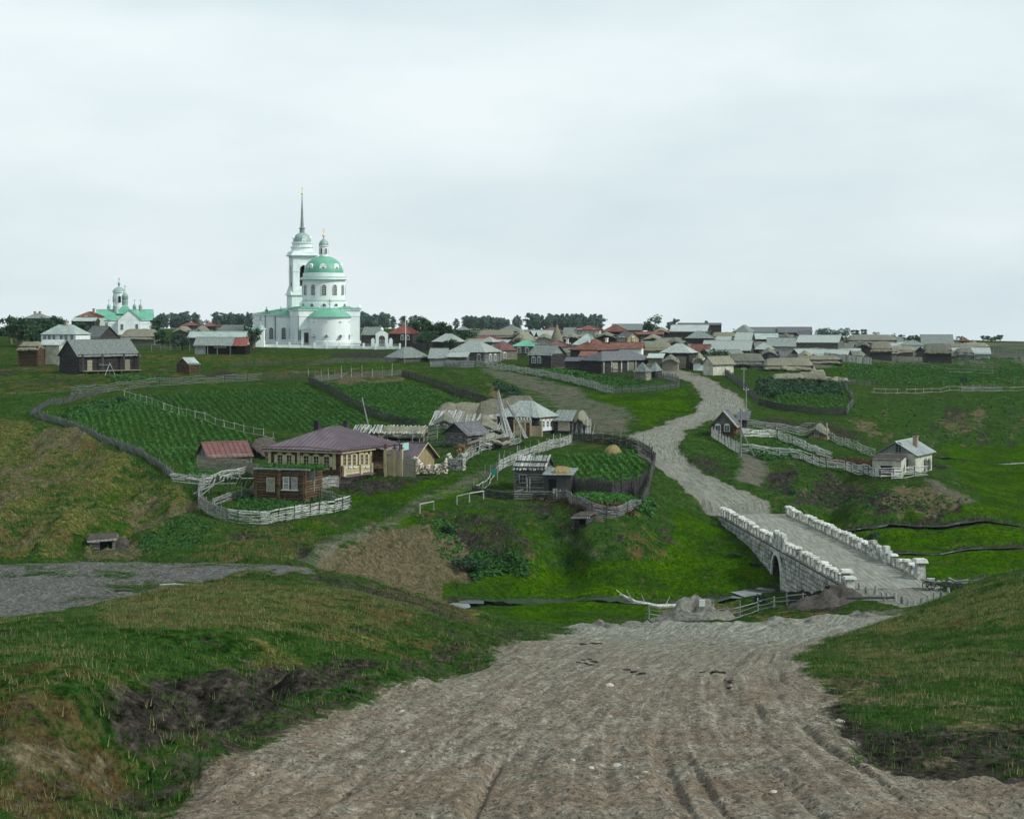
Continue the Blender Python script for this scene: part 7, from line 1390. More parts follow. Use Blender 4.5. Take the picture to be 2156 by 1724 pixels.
fence('dark wattle fence along the lower edge of the road garden', [(1597, 850), (1640, 860), (1690, 867), (1740, 871), (1782, 873)], 'wattle', 1.4, 2.0, 'wood_dark', 'wood_dark', 220, thin=1.4)
fence('pale leaning fence on the right side of the road garden', [(1774, 812), (1790, 832), (1797, 850), (1782, 873)], 'slant', 1.2, 2.0, 'wood_grey', 'wood_grey', 220)
fence('grey picket fence behind the road garden below the straw mounds', [(1765, 812), (1800, 810), (1835, 815)], 'picket', 1.3, 2.0, 'wood_mid', 'wood_dark', 230)
fence('thin pale fence across the slope at the right edge', [(1840, 826), (1900, 829), (1960, 826), (2010, 824), (2160, 822)], 'pole', .9, 3.5, 'wood_pale', 'wood_grey', 240, rails=2)
fence('pale picket fence at the right edge of the slope fields', [(2025, 826), (2060, 825), (2110, 824)], 'picket', 1.4, 2.0, 'wood_pale', 'wood_grey', 240)
fence('grey picket fence of the far right plots', [(2010, 735), (2060, 742), (2160, 752)], 'picket', 1.8, 3.0, 'wood_grey', 'wood_grey', 300)
fence('long pale rail crossing the right slope fields', [(1880, 760), (1940, 770), (2000, 783), (2090, 786)], 'pole', .8, 5.0, 'wood_pale', 'wood_grey', 280, rails=2)
fence('grey rail yard fence under the sagging straw roof', [(1545, 770), (1590, 776), (1640, 780), (1690, 783)], 'pole', 1.4, 2.2, 'wood_grey', 'wood_dark', 250, rails=5)
fence('old grey paling in front of the thatched barn below the small church', [(285, 728, 352), (330, 730, 350), (400, 729, 352)], 'pole', 1.5, 2.4, 'wood_grey', 'wood_grey', 280, rails=4)
fence('board wall along the log sheds left of the grey hip roof house', [(905, 766, 305), (945, 767, 304.5), (1000, 770, 303.5)], 'board', 1.4, 3.0, 'wood_grey', 'wood_dark', 250, rails=5)
fence('dark board fence right of the church gateway', [(848, 729, 365), (880, 729, 362), (905, 730, 358)], 'vboard', 1.9, 2.6, 'wood_dark', 'wood_dark', 280)
# along the lane
fence('pale rail fence from the firewood stack towards the lean-to', [(975, 978), (990, 968), (1008, 960)], 'pole', 1.5, 1.5, 'wood_pale', 'wood_pale', 150, rails=7, single=False, thin=1.1)
fence('high pale pole fence in front of the straw lean-to by the lane', [(1012, 957), (1035, 949), (1060, 941), (1095, 933)], 'pole', 1.9, 1.6, 'wood_pale', 'wood_grey', 150, rails=8, single=False, thin=1.2)
fence('low rail fence before the dark old log house', [(912, 940), (950, 938), (990, 938)], 'pole', 1.1, 2.0, 'wood_grey', 'wood_grey', 170, rails=4)
fence('sagging rail fence between the pole shed and the dark log house', [(870, 936), (895, 928), (920, 925)], 'pole', 1.9, 2.0, 'wood_grey', 'wood_pale', 180, rails=6)
# garden on the spur
fence('dark low wattle fence at the front left of the spur garden', [(996, 1036), (1030, 1041), (1080, 1047), (1130, 1052), (1170, 1053)], 'wattle', .95, 1.3, 'wood_dark', 'wood_dark', 150, thin=1.5, proud=.5)
fence('pale woven log fence round the front of the spur garden', [(1176, 1052), (1210, 1068), (1250, 1082), (1290, 1092), (1325, 1088), (1350, 1075)], 'wattle', 1.3, 1.6, 'wood_mid', 'wood_dark', 140, thin=1.6, density=.9)
fence('dark wattle fence on the right side of the spur garden', [(1350, 1075), (1362, 1050), (1370, 1010), (1378, 985), (1372, 965)], 'wattle', 1.5, 1.6, 'wood_dark', 'wood_dark', 150, thin=1.4)
fence('dark wattle fence with thin stakes behind the spur garden', [(1372, 965), (1345, 950), (1300, 940), (1260, 936), (1203, 934)], 'wattle', 1.5, 1.6, 'wood_dark', 'wood_grey', 160, thin=1.4, proud=.9)
fence('tall staked wattle fence between lane and spur garden', [(1203, 934), (1170, 948), (1140, 957), (1100, 968), (1070, 980), (1050, 995)], 'wattle', 1.3, 1.5, 'wood_pale', 'wood_grey', 160, thin=1.5, proud=.9, density=.7)
fence('bent pole railing at the lane end of the spur garden', [(1050, 997), (1030, 1015), (1012, 1030), (998, 1036)], 'pole', .9, 2.2, 'wood_pale', 'wood_grey', 150, rails=2, proud=1.2)
fence('thick dark brushwood fence across the spur garden', [(1205, 1030), (1250, 1034), (1300, 1036), (1345, 1032)], 'picket', 1.7, 1.8, 'brushwood', 'brushwood', 150, thin=1.4, density=2.6)
fence('dark brushwood screen at the right end of the spur garden', [(1335, 1042), (1350, 1030), (1362, 1012)], 'picket', 1.5, 1.6, 'brushwood', 'brushwood', 150, thin=1.3, density=2.4)
# right spur plots
q = lambda *pts: [(fr('i', x), fy('i', y)) for x, y in pts]
fence('white picket fence below the roadside log hut', q((196, 268), (240, 300), (300, 335), (360, 372), (412, 398)), 'picket', 1.5, 1.6, 'wood_white', 'wood_dark', 170, thin=1.3)
fence('long pale pole fence along the lower edge of the right spur plots', q((425, 395), (520, 412), (620, 425), (740, 436), (830, 448), (960, 485), (1080, 520), (1200, 535), (1330, 552), (1470, 572)), 'pole', 1.35, 1.8, 'wood_white', 'wood_dark', 165, thin=1.25, rails=7)
fence('pale pole fence directly below the white house', q((1475, 572), (1560, 574), (1640, 572), (1730, 570), (1815, 568)), 'pole', 1.5, 1.7, 'wood_white', 'wood_dark', 160, thin=1.25, rails=7)
fence('upper pale slatted fence from the roadside hut to the yellow hut', q((450, 195), (540, 205), (640, 222), (740, 240), (830, 262), (915, 278)), 'pole', 1.3, 1.7, 'wood_white', 'wood_dark', 180, thin=1.2, rails=7)
fence('diagonal pale fence between the two plots of the right spur', q((435, 272), (560, 275), (690, 285), (780, 320), (860, 355), (960, 400), (1040, 432), (1100, 448)), 'pole', 1.2, 1.7, 'wood_white', 'wood_dark', 180, thin=1.2, rails=7)
fence('ragged pale fence from the yellow hut towards the white house', q((1090, 305), (1160, 335), (1250, 372), (1340, 405), (1430, 430)), 'pole', 1.2, 1.8, 'wood_pale', 'wood_grey', 180, rails=5, thin=1.2)
# by the stream
fence('rickety rail fence on the near bank of the stream below the bridge', [(1366, 1296), (1410, 1296), (1450, 1297), (1510, 1293), (1560, 1285), (1610, 1277), (1660, 1270), (1690, 1262)], 'pole', 1.1, 2.3, 'wood_grey', 'wood_grey', 121, rails=3, single=False, thin=1.2, proud=.6)
# ------------------------------------------------------------------ crops, grass, bushes and trees
def hv(X, Y):
    """ground heights for arrays of world points"""
    D = Y/KD; u = X/D; fi = np.clip((u-UU[0])/(UU[1]-UU[0]), 0, NU-1.001); i = fi.astype(int); a = fi-i
    j = np.clip(np.searchsorted(_Dk, D)-1, 0, NV-2); b = np.clip((D-_Dk[j])/(_Dk[j+1]-_Dk[j]), 0, 1)
    return (GH[j, i]*(1-a)+GH[j, i+1]*a)*(1-b)+(GH[j+1, i]*(1-a)+GH[j+1, i+1]*a)*b
def grid_val(A, X, Y):
    D = Y/KD; i = np.clip(((X/D-UU[0])/(UU[1]-UU[0])).round().astype(int), 0, NU-1); j = np.clip(np.searchsorted(_Dk, D), 0, NV-1); return A[j, i]
def leaves_at(pts, n, r, h, size, flat=.55, up=.5, upright=False):
    """n leaf quads round each base point (array of x, y, z)"""
    m_ = len(pts); p = np.repeat(pts, n, 0); k_ = len(p); d = RNG.normal(size=(k_, 3)); d[:, 2] = np.abs(d[:, 2]); d /= np.linalg.norm(d, axis=1)[:, None]
    sc = np.repeat(.75+.5*RNG.rand(m_), n)[:, None]; c = p+d*np.array([r, r, h])*sc*(.35+.65*RNG.rand(k_))[:, None]
    if upright:
        ax = np.stack([RNG.normal(size=k_)*.25, RNG.normal(size=k_)*.25, np.ones(k_)], -1); sd = np.stack([RNG.normal(size=k_), RNG.normal(size=k_), np.zeros(k_)], -1); sd /= np.linalg.norm(sd, axis=1)[:, None]
        s = size*(.6+.8*RNG.rand(k_))[:, None]; b0 = p+np.stack([RNG.normal(size=k_)*r, RNG.normal(size=k_)*r, -.05*np.ones(k_)], -1)
        v = np.stack([b0-sd*s*flat*.5, b0+sd*s*flat*.5, b0+ax*s], 1).reshape(-1, 3); return v, np.arange(3*k_).reshape(-1, 3)
    nrm = d+RNG.normal(size=(k_, 3))*.5; nrm[:, 2] += up; nrm /= np.linalg.norm(nrm, axis=1)[:, None]
    a = np.cross(nrm, RNG.normal(size=(k_, 3))); a /= np.linalg.norm(a, axis=1)[:, None]; b = np.cross(nrm, a); s = size*(.6+.8*RNG.rand(k_))[:, None]
    v = np.stack([c-a*s, c+b*s*flat, c+a*s, c-b*s*flat], 1).reshape(-1, 3); return v, np.arange(4*k_).reshape(-1, 4)
def rows(poly, d0, d1, ang, gap, along):
    """plant places in rows inside a frame polygon"""
    sel = inside(poly, GPX, GPY) & (GD > d0) & (GD < d1)
    if not sel.any(): return np.zeros((0, 3))
    x0, x1, y0, y1 = GX[sel].min(), GX[sel].max(), GY[sel].min(), GY[sel].max(); cx, cy = (x0+x1)/2, (y0+y1)/2; R = math.hypot(x1-x0, y1-y0)/2
    s = np.arange(-R, R, gap); t_ = np.arange(-R, R, along); S, T = np.meshgrid(s, t_); S = S.ravel()+RNG.normal(size=S.size)*gap*.10; T = T.ravel()+RNG.normal(size=T.size)*along*.4
    c, q = math.cos(ang), math.sin(ang); X = cx+S*c-T*q; Y = cy+S*q+T*c; k_ = (Y > 60); X, Y = X[k_], Y[k_]
    k_ = (grid_val(sel.astype(float), X, Y) > .5) & (fbm(X*.12, Y*.12, 3) > -.42); X, Y = X[k_], Y[k_]
    return np.stack([X, Y, hv(X, Y)], -1)
for nm, ang, gap, al, n, r, h, sz, mat, lab in (('west', .22, 1.15, .55, 9, .25, .42, .17, 'leaf_crop', 'dense potato plants filling the west field'), ('middle', .25, 1.15, .55, 9, .25, .42, .17, 'leaf_crop', 'rows of potato plants in the middle field'), ('east', -.12, 1.2, .6, 9, .26, .42, .18, 'leaf_crop', 'potato plants in the east field'),
        ('lane', .3, 1.2, .6, 6, .3, .4, .2, 'leaf_weed', 'green vegetable rows in the upper garden'), ('road', .0, 1.3, .5, 6, .34, .45, .2, 'leaf_crop', 'vegetable beds in the road garden'), ('spur', .1, 1.0, .5, 8, .27, .45, .16, 'leaf_crop', 'leafy plants in the spur garden'), ('terrace', .5, .8, .4, 7, .25, .4, .15, 'leaf_crop', 'bright leafy bed in front of the brushwood fence'), ('plot', .8, 1.1, .6, 5, .3, .4, .17, 'leaf_weed', 'weedy vegetables in the right spur plot')):
    pts = rows(fields[nm], 150, 340, ang, gap, al)
    if len(pts): v, f = leaves_at(pts, n, r, h, sz); tag(link_mesh('potato_plants' if 'potato' in lab else 'vegetable_plants', np_mesh('plants', v, f, mat)), lab, 'plants', kind='stuff'); print(nm, len(pts))
def scatter(poly, d0, d1, n, keep=None):
    sel = inside(poly, GPX, GPY) & (GD > d0) & (GD < d1); idx = np.argwhere(sel)
    if not len(idx): return np.zeros((0, 3))
    w_ = (GD**2)[sel]*np.gradient(np.log(_Dk))[idx[:, 0]]
    w_ /= w_.sum(); k_ = idx[RNG.choice(len(idx), n, p=w_)]; X = GX[k_[:, 0], k_[:, 1]]+RNG.normal(size=n)*.12; Y = GY[k_[:, 0], k_[:, 1]]+RNG.normal(size=n)*.3
    p = np.stack([X, Y, hv(X, Y)], -1)
    if keep is not None: p = p[RNG.rand(n) < np.clip(keep(X, Y), 0, 1)]
    return p
def stuff(name, lab, parts):
    V_ = []; F_ = []; o = 0; k_ = 0
    for v, f, mat in parts:
        if len(v): tag(link_mesh(name, np_mesh(name, v, f, mat)), lab, name.split('_')[-1], kind='stuff')
fullp = [(-300, 600), (2500, 600), (2500, 3000), (-300, 3000)]
nd = lambda X, Y: 1-1.6*grid_val(MK['dirt'], X, Y)-.75*grid_val(MK['soil'], X, Y)
p = scatter([(880, 1090), (1500, 1060), (1640, 1230), (1600, 1290), (1000, 1310), (880, 1270)], 118, 178, 14000, lambda X, Y: (.25+fbm(X*.3, Y*.2, 3)*1.6)*nd(X, Y)); v, f = leaves_at(p, 3, .2, .1, .26, .13, 0, True); stuff('meadow_grass', 'grass tufts on the valley meadow left of the bridge', [(v, f, 'grass_blade')])
p = scatter([(1680, 1090), (1960, 1080), (2060, 1050), (1980, 940), (2300, 930), (2300, 1240), (2000, 1220)], 130, 260, 12000, lambda X, Y: (.25+fbm(X*.3, Y*.2, 3)*1.6)*nd(X, Y)); v, f = leaves_at(p, 3, .2, .1, .28, .13, 0, True); stuff('meadow_grass', 'grass tufts on the valley meadow right of the bridge', [(v, f, 'grass_blade')])
dr = lambda X, Y: nd(X, Y)*(.12+1.3*grid_val(MK['dry'], X, Y))
p = scatter([(-100, 1190), (1250, 1190), (1250, 1760), (-100, 1760)], 16, 108, 42000, nd); v, f = leaves_at(p, 5, .10, .1, .145, .17, 0, True); stuff('short_grass', 'short green grass on the near left bank', [(v, f, 'grass_blade')])
p = scatter([(-100, 1190), (1250, 1190), (1250, 1760), (-100, 1760)], 16, 108, 38000, dr); v, f = leaves_at(p, 5, .10, .1, .16, .15, 0, True); stuff('dry_grass', 'pale dry grass on the near left bank', [(v, f, 'grass_dry')])
p = scatter([(1680, 1200), (2300, 1180), (2300, 1760), (1680, 1760)], 16, 106, 26000, nd); v, f = leaves_at(p, 5, .10, .1, .145, .17, 0, True); stuff('short_grass', 'short green grass on the near right bank', [(v, f, 'grass_blade')])
p = scatter([(1680, 1200), (2300, 1180), (2300, 1760), (1680, 1760)], 16, 106, 22000, dr); v, f = leaves_at(p, 5, .10, .1, .16, .15, 0, True); stuff('dry_grass', 'pale dry grass on the near right bank', [(v, f, 'grass_dry')])
p = scatter([(-100, 890), (400, 900), (1000, 1050), (1420, 1050), (1420, 1180), (700, 1190), (-100, 1190)], 125, 245, 16000, nd); v, f = leaves_at(p, 3, .25, .1, .34, .14, 0, True); stuff('rough_grass', 'rough grass on the slopes across the valley', [(v, f, 'grass_blade')])
p = scatter([(-100, 890), (400, 900), (1000, 1050), (1420, 1050), (1420, 1180), (700, 1190), (-100, 1190)], 125, 245, 9000, dr); v, f = leaves_at(p, 3, .25, .1, .34, .12, 0, True); stuff('dry_grass', 'dry tufts on the slopes across the valley', [(v, f, 'grass_dry')])
for poly, d0, d1, n, r, h, sz, mat, lab in (
    ([(505, 1045), (660, 1045), (720, 1066), (640, 1080), (560, 1090), (480, 1085)], 150, 182, 900, .3, .5, .17, 'leaf_weed', 'tall weeds growing in the corral'), ([(395, 990), (540, 992), (545, 1005), (450, 1012), (400, 1010)], 160, 205, 900, .3, .45, .16, 'leaf_weed', 'green weeds along the board fence'),
    ([(380, 1090), (460, 1105), (400, 1160), (300, 1160), (290, 1140)], 130, 180, 420, .3, .25, .16, 'leaf_weed', 'nettles beside the log fronted dugout'), ([(985, 1165), (1090, 1165), (1120, 1205), (1000, 1225)], 135, 172, 380, .35, .4, .2, 'leaf_weed', 'dark nettles at the foot of the spur'),
    ([(910, 1090), (960, 1100), (975, 1160), (930, 1170)], 135, 172, 120, .3, .3, .16, 'leaf_weed', 'scattered weeds on the sandy bank'), ([(200, 845), (300, 838), (330, 860), (230, 880), (120, 885)], 200, 270, 600, .4, .6, .22, 'leaf_weed', 'rank weeds at the corner of the west field'),
    ([(1040, 805), (1090, 820), (1110, 850), (1060, 858)], 220, 300, 260, .5, .6, .28, 'leaf_tree', 'weeds in the small gully'), ([(1800, 840), (2150, 835), (2150, 930), (1980, 950), (1800, 900)], 210, 320, 240, .4, .3, .22, 'leaf_weed', 'scrub on the far valley side'),
    ([(1600, 1010), (2040, 1050), (1960, 1085), (1700, 1060)], 140, 205, 220, .3, .25, .16, 'leaf_weed', 'scrubby weeds on the bare slope under the white house'), ([(1600, 800), (1780, 800), (1770, 830), (1590, 830)], 240, 310, 500, .6, .8, .3, 'leaf_tree', 'bushes behind the road garden'), ([(1740, 770), (2150, 752), (2150, 812), (1800, 808)], 260, 430, 1500, .6, .3, .24, 'leaf_weed', 'strips of crops on the right slope'),
    ([(1560, 945), (1640, 945), (1700, 965), (1600, 970)], 170, 225, 300, .4, .7, .22, 'leaf_weed', 'weeds inside the right spur plot'), ([(1100, 1050), (1330, 1092), (1340, 1075), (1200, 1048)], 140, 180, 350, .35, .4, .2, 'weed_red', 'reddish weeds along the woven log fence'), ([(1640, 950), (1850, 975), (1840, 988), (1650, 965)], 170, 215, 350, .35, .4, .2, 'weed_red', 'reddish weeds in the right spur plot'), ([(960, 945), (1000, 940), (1000, 955), (965, 958)], 170, 215, 90, .5, .7, .25, 'weed_tan', 'tan dry weeds before the dark old log house'),
    ([(1330, 1055), (1375, 1050), (1370, 1085), (1335, 1085)], 150, 180, 160, .5, .9, .25, 'leaf_weed', 'bushy weeds at the corner of the spur garden'), ([(230, 795), (350, 793), (350, 803), (240, 805)], 240, 300, 160, .5, .5, .25, 'leaf_weed', 'weeds in the pit before the granary'), ([(1060, 778), (1220, 783), (1240, 790), (1080, 782)], 250, 320, 400, .6, .6, .3, 'leaf_weed', 'tall weeds below the dark log house')):
    p = scatter(poly, d0, d1, n)
    if len(p): v, f = leaves_at(p, 9, r, h, sz); stuff('weeds', lab, [(v, f, mat)])
TALL = [tree_proto('tall', 100+i, 'leaf_far', 'bark_birch', 1500) for i in range(8)]; ROUND = [tree_proto('round', 200+i, 'leaf_tree', 'bark', 1100) for i in range(4)]; SMALL = [tree_proto('round', 300+i, 'leaf_far', 'bark', 420) for i in range(4)]; BUSH = [tree_proto('bush', 400+i, 'leaf_tree', 'bark', 500) for i in range(3)]
def trow(k, xs, yt, yb, D, lab, grp, protos=TALL, w_=1.0, jit=.2):
    xs = sorted(list(xs)+([(a+b)/2+random.uniform(-5, 5) for a, b in zip(sorted(xs), sorted(xs)[1:]) if 24 < b-a < 60 and random.random() < .7] if len(xs) > 6 else []))
    for q_, x in enumerate(xs):
        px = fr(k, x); g = ground(px, 0, D+random.uniform(-15, 15)); D_ = g.y/KD; top = zat(fy(k, yt)+random.uniform(-1, 2.5), D_); h_ = max(3, top-g.z)*random.uniform(1-jit, 1+jit*.4)
        tree(protos, (g.x, g.y, g.z-.2), h_, w_*random.uniform(.8, 1.4), lab if len(xs) == 1 else ORD[q_]+' '+lab, grp)
trow('a', (1655, 1690, 1730, 1765, 1830, 1905, 1950, 1985, 2010, 2095), 655, 770, 860, 'tall birch in the skyline row right of the small church', 'skyline trees right of the small church')
trow('b', (10, 45, 80, 120, 150, 165, 240), 1305, 1430, 860, 'tall tree in the skyline row far behind the plank sheds', 'skyline trees behind the plank sheds'); trow('b', (440, 470, 500, 530, 560, 600, 640, 680, 710, 740, 770, 795), 1300, 1430, 860, 'tree in the dense skyline row touching the left side of the big church', 'skyline trees left of the big church'); trow('b', (290, 320, 350, 395), 1365, 1430, 880, 'low tree on the skyline between two taller rows left of the big church', 'low skyline trees left of the big church', SMALL, .9)
trow('c', (190, 225, 255, 290, 320, 350, 385, 415, 440, 480, 545), 170, 300, 850, 'tree in the skyline row right of the big church', 'skyline trees right of the big church'); trow('c', (660,), 190, 300, 600, 'dark pointed tree rising behind the red hip roof', 'dark pointed tree', TALL, 1.3); trow('c', (740, 785), 195, 300, 850, 'pale birch behind the big round trees', 'pale birches behind the round trees')
trow('c', (1225, 1320, 1345, 1390, 1420, 1465, 1490, 1530, 1570, 1600, 1640, 1680, 1710, 1735, 1780, 1850, 1905), 205, 330, 850, 'tree in the thin skyline row above the straw sheds', 'skyline trees above the straw sheds')
trow('d', (175, 205, 240, 275, 315, 350, 385), 185, 325, 840, 'tall tree in the left half of the big skyline grove', 'skyline grove, left half'); trow('d', (430, 455, 500, 540, 585, 610, 655, 690, 735, 770, 810, 850, 900, 925), 185, 325, 840, 'tall tree in the right half of the big skyline grove', 'skyline grove, right half')
trow('d', (1485,), 195, 330, 520, 'lone round tree on the skyline right of the grove', 'lone skyline tree', ROUND, 1.15); trow('d', (1670,), 238, 330, 640, 'slim dark tree beside the lone round skyline tree', 'slim skyline tree'); trow('d', (1735, 2085), 235, 300, 880, 'faint thin tree above the zinc roof', 'faint skyline trees')
trow('e', (1435, 1490, 1530, 1590, 1640, 1700, 1745), 318, 385, 640, 'small round tree in the skyline row above the pale roofed house', 'small round skyline trees', SMALL, 1.2); trow('e', (1835, 1930), 322, 390, 600, 'dark round tree of a close pair on the right skyline', 'pair of dark skyline trees', ROUND, 1.25); trow('e', (2055, 530, 970), 330, 395, 640, 'single small tree standing alone on the right skyline', 'single skyline trees', SMALL, 1.1)
trow('f', (790,), 420, 500, 640, 'little tree left of the high grey barn', 'little tree', SMALL, 1.0); trow('f', (880, 990, 1060, 1090), 445, 510, 560, 'dark bushy tree just left of the high grey barn', 'bushy trees by the high grey barn', ROUND, 1.3); trow('f', (1600, 1870, 1930, 1980, 2020, 2080), 462, 540, 600, 'dark bushy tree at the far right end of the skyline', 'trees at the far right', ROUND, 1.3)
for x, yt, D, w_, lab in ((15, 700, 372, 1.3, 'dark tree at the extreme left edge before the far left roofs'), (110, 720, 375, 1.4, 'broad dark tree over the low shed at the far left'), (215, 760, 368, 1.3, 'dark tree crowding the left of the pale green roof'), (330, 700, 395, 1.2, 'tree behind the pale green hip roof, left of the tallest one'), (425, 635, 398, 1.0, 'tallest dark tree behind the pale green hip roof'), (510, 705, 396, 1.1, 'dark tree right of the tallest one behind the pale green roof'), (-70, 690, 385, 1.3, 'dark tree cut by the left edge of the view'), (60, 680, 400, 1.2, 'dark tree behind the shed at the far left'),
                    (730, 762, 380, 1.2, 'low green bush between the pale green roof and small church'), (600, 750, 392, 1.1, 'low bush left of the rusty orange roof'), (890, 670, 440, .9, 'small tree against the left wall of the small church'), (1630, 722, 440, 1.0, 'dense dark tree against the right wall of the small church'), (1690, 850, 355, 1.2, 'small leafy tree right of the thatched barn'), (1950, 880, 352, 1.1, 'small green tree before the long bluish roof'), (1820, 905, 352, 1.2, 'low bush at the paling before the thatched barn')):
    g = ground(fr('a', x), 0, D); tree(ROUND, (g.x, g.y, g.z-.2), max(2.0, zat(fy('a', yt), D)-g.z), w_, lab, None)
g = ground(fr('b', 825), 0, 366); tree(ROUND, (g.x, g.y, g.z-.2), zat(fy('b', 1415), 366)-g.z, 1.05, 'leafy round tree standing before the left corner of the church', None)
for x, yt, D, w_, lab in ((800, 250, 400, 1.2, 'left tree of the big green clump right of the red roof'), (860, 205, 405, 1.1, 'tallest tree of the big green clump right of the red roof'), (925, 215, 400, 1.1, 'middle tree of the big green clump right of the red roof'), (1010, 260, 395, 1.1, 'dipping tree in the big green clump right of the red roof'), (1085, 222, 392, 1.15, 'broad right hand tree of the big green clump'), (1170, 280, 390, 1.2, 'low tree ending the big green clump on the right'), (880, 365, 378, 1.6, 'low round bush in front of the big green clump'), (960, 330, 385, 1.5, 'dark bush above the pale hip roof'), (1345, 330, 380, 1.1, 'dark tree behind the big grey hip roof'), (1185, 445, 340, 1.5, 'round bush before the pale grey hip roof')):
    g = ground(fr('c', x), 0, D); tree(ROUND, (g.x, g.y, g.z-.2), max(2.0, zat(fy('c', yt), D)-g.z), w_, lab, None)
for k_, x, yt, D, lab in (('e', 120, 510, 327, 'bush in front of the orange gable roof'), ('e', 355, 515, 320, 'small bush before the long grey plank roof'), ('e', 870, 905, 272, 'dark bush inside the left end of the road garden'), ('e', 930, 915, 268, 'second dark bush inside the road garden')):
    g = ground(fr(k_, x), 0, D); tree(BUSH, (g.x, g.y, g.z-.2), max(1.6, zat(fy(k_, yt), D)-g.z), 1.4, lab, None, 'bush', 'bush')
for px, py, h_, w_, lab in ((980, 1195, 2.0, 1.6, 'dark bush at the foot of the sandy bank'), (1010, 1205, 1.6, 1.6, 'low dark bush on the valley edge'), (1150, 1098, .9, 1.4, 'small bush on the spur bank'), (940, 1112, 1.2, 1.4, 'bush on top of the sandy bank'), (1600, 1268, 1.6, .9, 'thin twiggy bush on the stream bank below the arch'), (1840, 1132, 1.2, 1.4, 'bush on the stream in the right meadow'), (1665, 1035, 1.0, 1.5, 'bush on the bare slope'), (1590, 1190, .9, 1.6, 'low bush at the foot of the bridge wall'), (1545, 1170, .8, 1.8, 'low scrub beside the bridge wall'), (255, 850, 1.6, 1.6, 'rounded bush at the corner of the west potato field'), (215, 862, 1.3, 1.8, 'low bush among the weeds of the west field'), (2030, 808, 2.4, .8, 'dark ragged bush on the right slope')):
    g = ground(px, py, dmin=121); tree(BUSH, (g.x, g.y, g.z-.1), h_, w_, lab, None, 'bush', 'bush')
# ------------------------------------------------------------------ small things
# hitching rails by the lane
for lab, pts in (('short pale hitching rail beside the lane', ((884, 1082), (913, 1078))), ('longer crooked hitching rail above the spur bank', ((962, 1062), (988, 1055), (1018, 1046)))):
    S = [ground(x, y, dmin=140) for x, y in pts]; t = thing('hitching_rail', lab, 'rail', S[0]); o = S[0]
    for p in S: MB().rod(p-o+Vector((0, 0, -.2)), p-o+Vector((0, 0, 1.05)), .08, .07, 6).build('post', 'wood_pale', t)
    for a, b in zip(S, S[1:]): MB().rod(a-o+Vector((0, 0, 1.05)), b-o+Vector((0, 0, 1.05)), .07, .06, 6).build('rail', 'wood_pale', t)
# poles
def pole(label, px, py, h_, D=None, arm=False, brace=None, mat='wood_grey', lean=0.0):
    g = ground(px, py, D, dmin=150); t = thing('pole', label, 'pole', g); MB().rod((0, 0, -.3), (lean, 0, h_), .13, .09, 7).build('shaft', mat, t)
    if arm:
        MB().box((lean*.9, 0, h_-.5), (1.0, .1, .1)).build('crossarm', mat, t)
        for s in (-.4, .4): MB().lathe((lean*.9+s, 0, h_-.45), [(.05, 0), (.08, .1), (.05, .2), (.01, .22)], 8).build('insulator', 'trim_white', t)
    if brace: MB().rod((0, 0, h_*.55), (brace, -.5, -.3), .1, .08, 6).build('brace', mat, t)
pole('braced telegraph pole beside the roadside log hut', 1560, 961, zat(861, 200)-ground(1560, 961, dmin=150).z, arm=True, brace=2.0)
pole('telegraph pole standing before the dark picket fence', 1571, 869, 5.0, arm=True); pole('thin pole with a pale box top by the straw sheds', 1566, 818, 4.2, arm=True); pole('tall white flagpole before the board shed near the churchyard', 854, 736, 9.2, 345, mat='trim_white')
pole('slender leaning pole over the pole shed roof', 782, 900, 6.0, 212, lean=-1.4)
# cart
g = ground(1981, 1237, D=129.5); t = thing('cart', 'wooden cart frame on spoked wheels parked at the bridge end', 'cart', (g.x, g.y, g.z), math.radians(-8))
def wheel(x, y, r, parent, rz=0):
    o = MB().lathe((0, 0, 0), [(.10, -.13), (.12, 0), (.10, .13)], 10).build('wheel', 'wood_dark', parent); o.location = (x, y, r); o.rotation_euler = (math.pi/2, 0, rz)
    MB().lathe((0, 0, 0), [(r, -.04), (r, .04), (r-.08, .04), (r-.08, -.04), (r, -.04)], 24).build('rim', 'iron_dark', o); mb = MB()
    for i in range(10): a = i*math.pi/5; mb.rod((.1*math.cos(a), .1*math.sin(a), 0), ((r-.06)*math.cos(a), (r-.06)*math.sin(a), 0), .026, .022, 5)
    mb.build('spokes', 'wood_dark', o); return o
for x, y in ((-1.25, -.55), (-.85, .65), (.35, -.6), (.75, .6), (1.45, -.6), (1.85, .55)): wheel(x, y, .47, t)
for x in (-1.05, .55, 1.65): MB().rod((x-.2, -.62, .47), (x+.2, .66, .47), .05, .05, 6).build('axle', 'wood_dark', t)
for y in (-.35, .35): MB().rod((-1.7, y, .72), (2.4, y, .78), .06, .05, 6).build('shaft', 'wood_grey', t)
for i in range(5): MB().box((-1.2+i*.5, 0, .84), (.3, 1.0, .05)).build('plank', 'wood_grey', t)
MB().rod((.7, .2, 1.15), (1.4, .25, .85), .05, .04, 6).rod((1.4, .25, .85), (2.5, .3, 1.0), .05, .04, 6).build('pole', 'wood_pale', t)
MB().box((-.9, -.05, .98), (.7, .6, .22)).build('load', 'wood_pale', t)
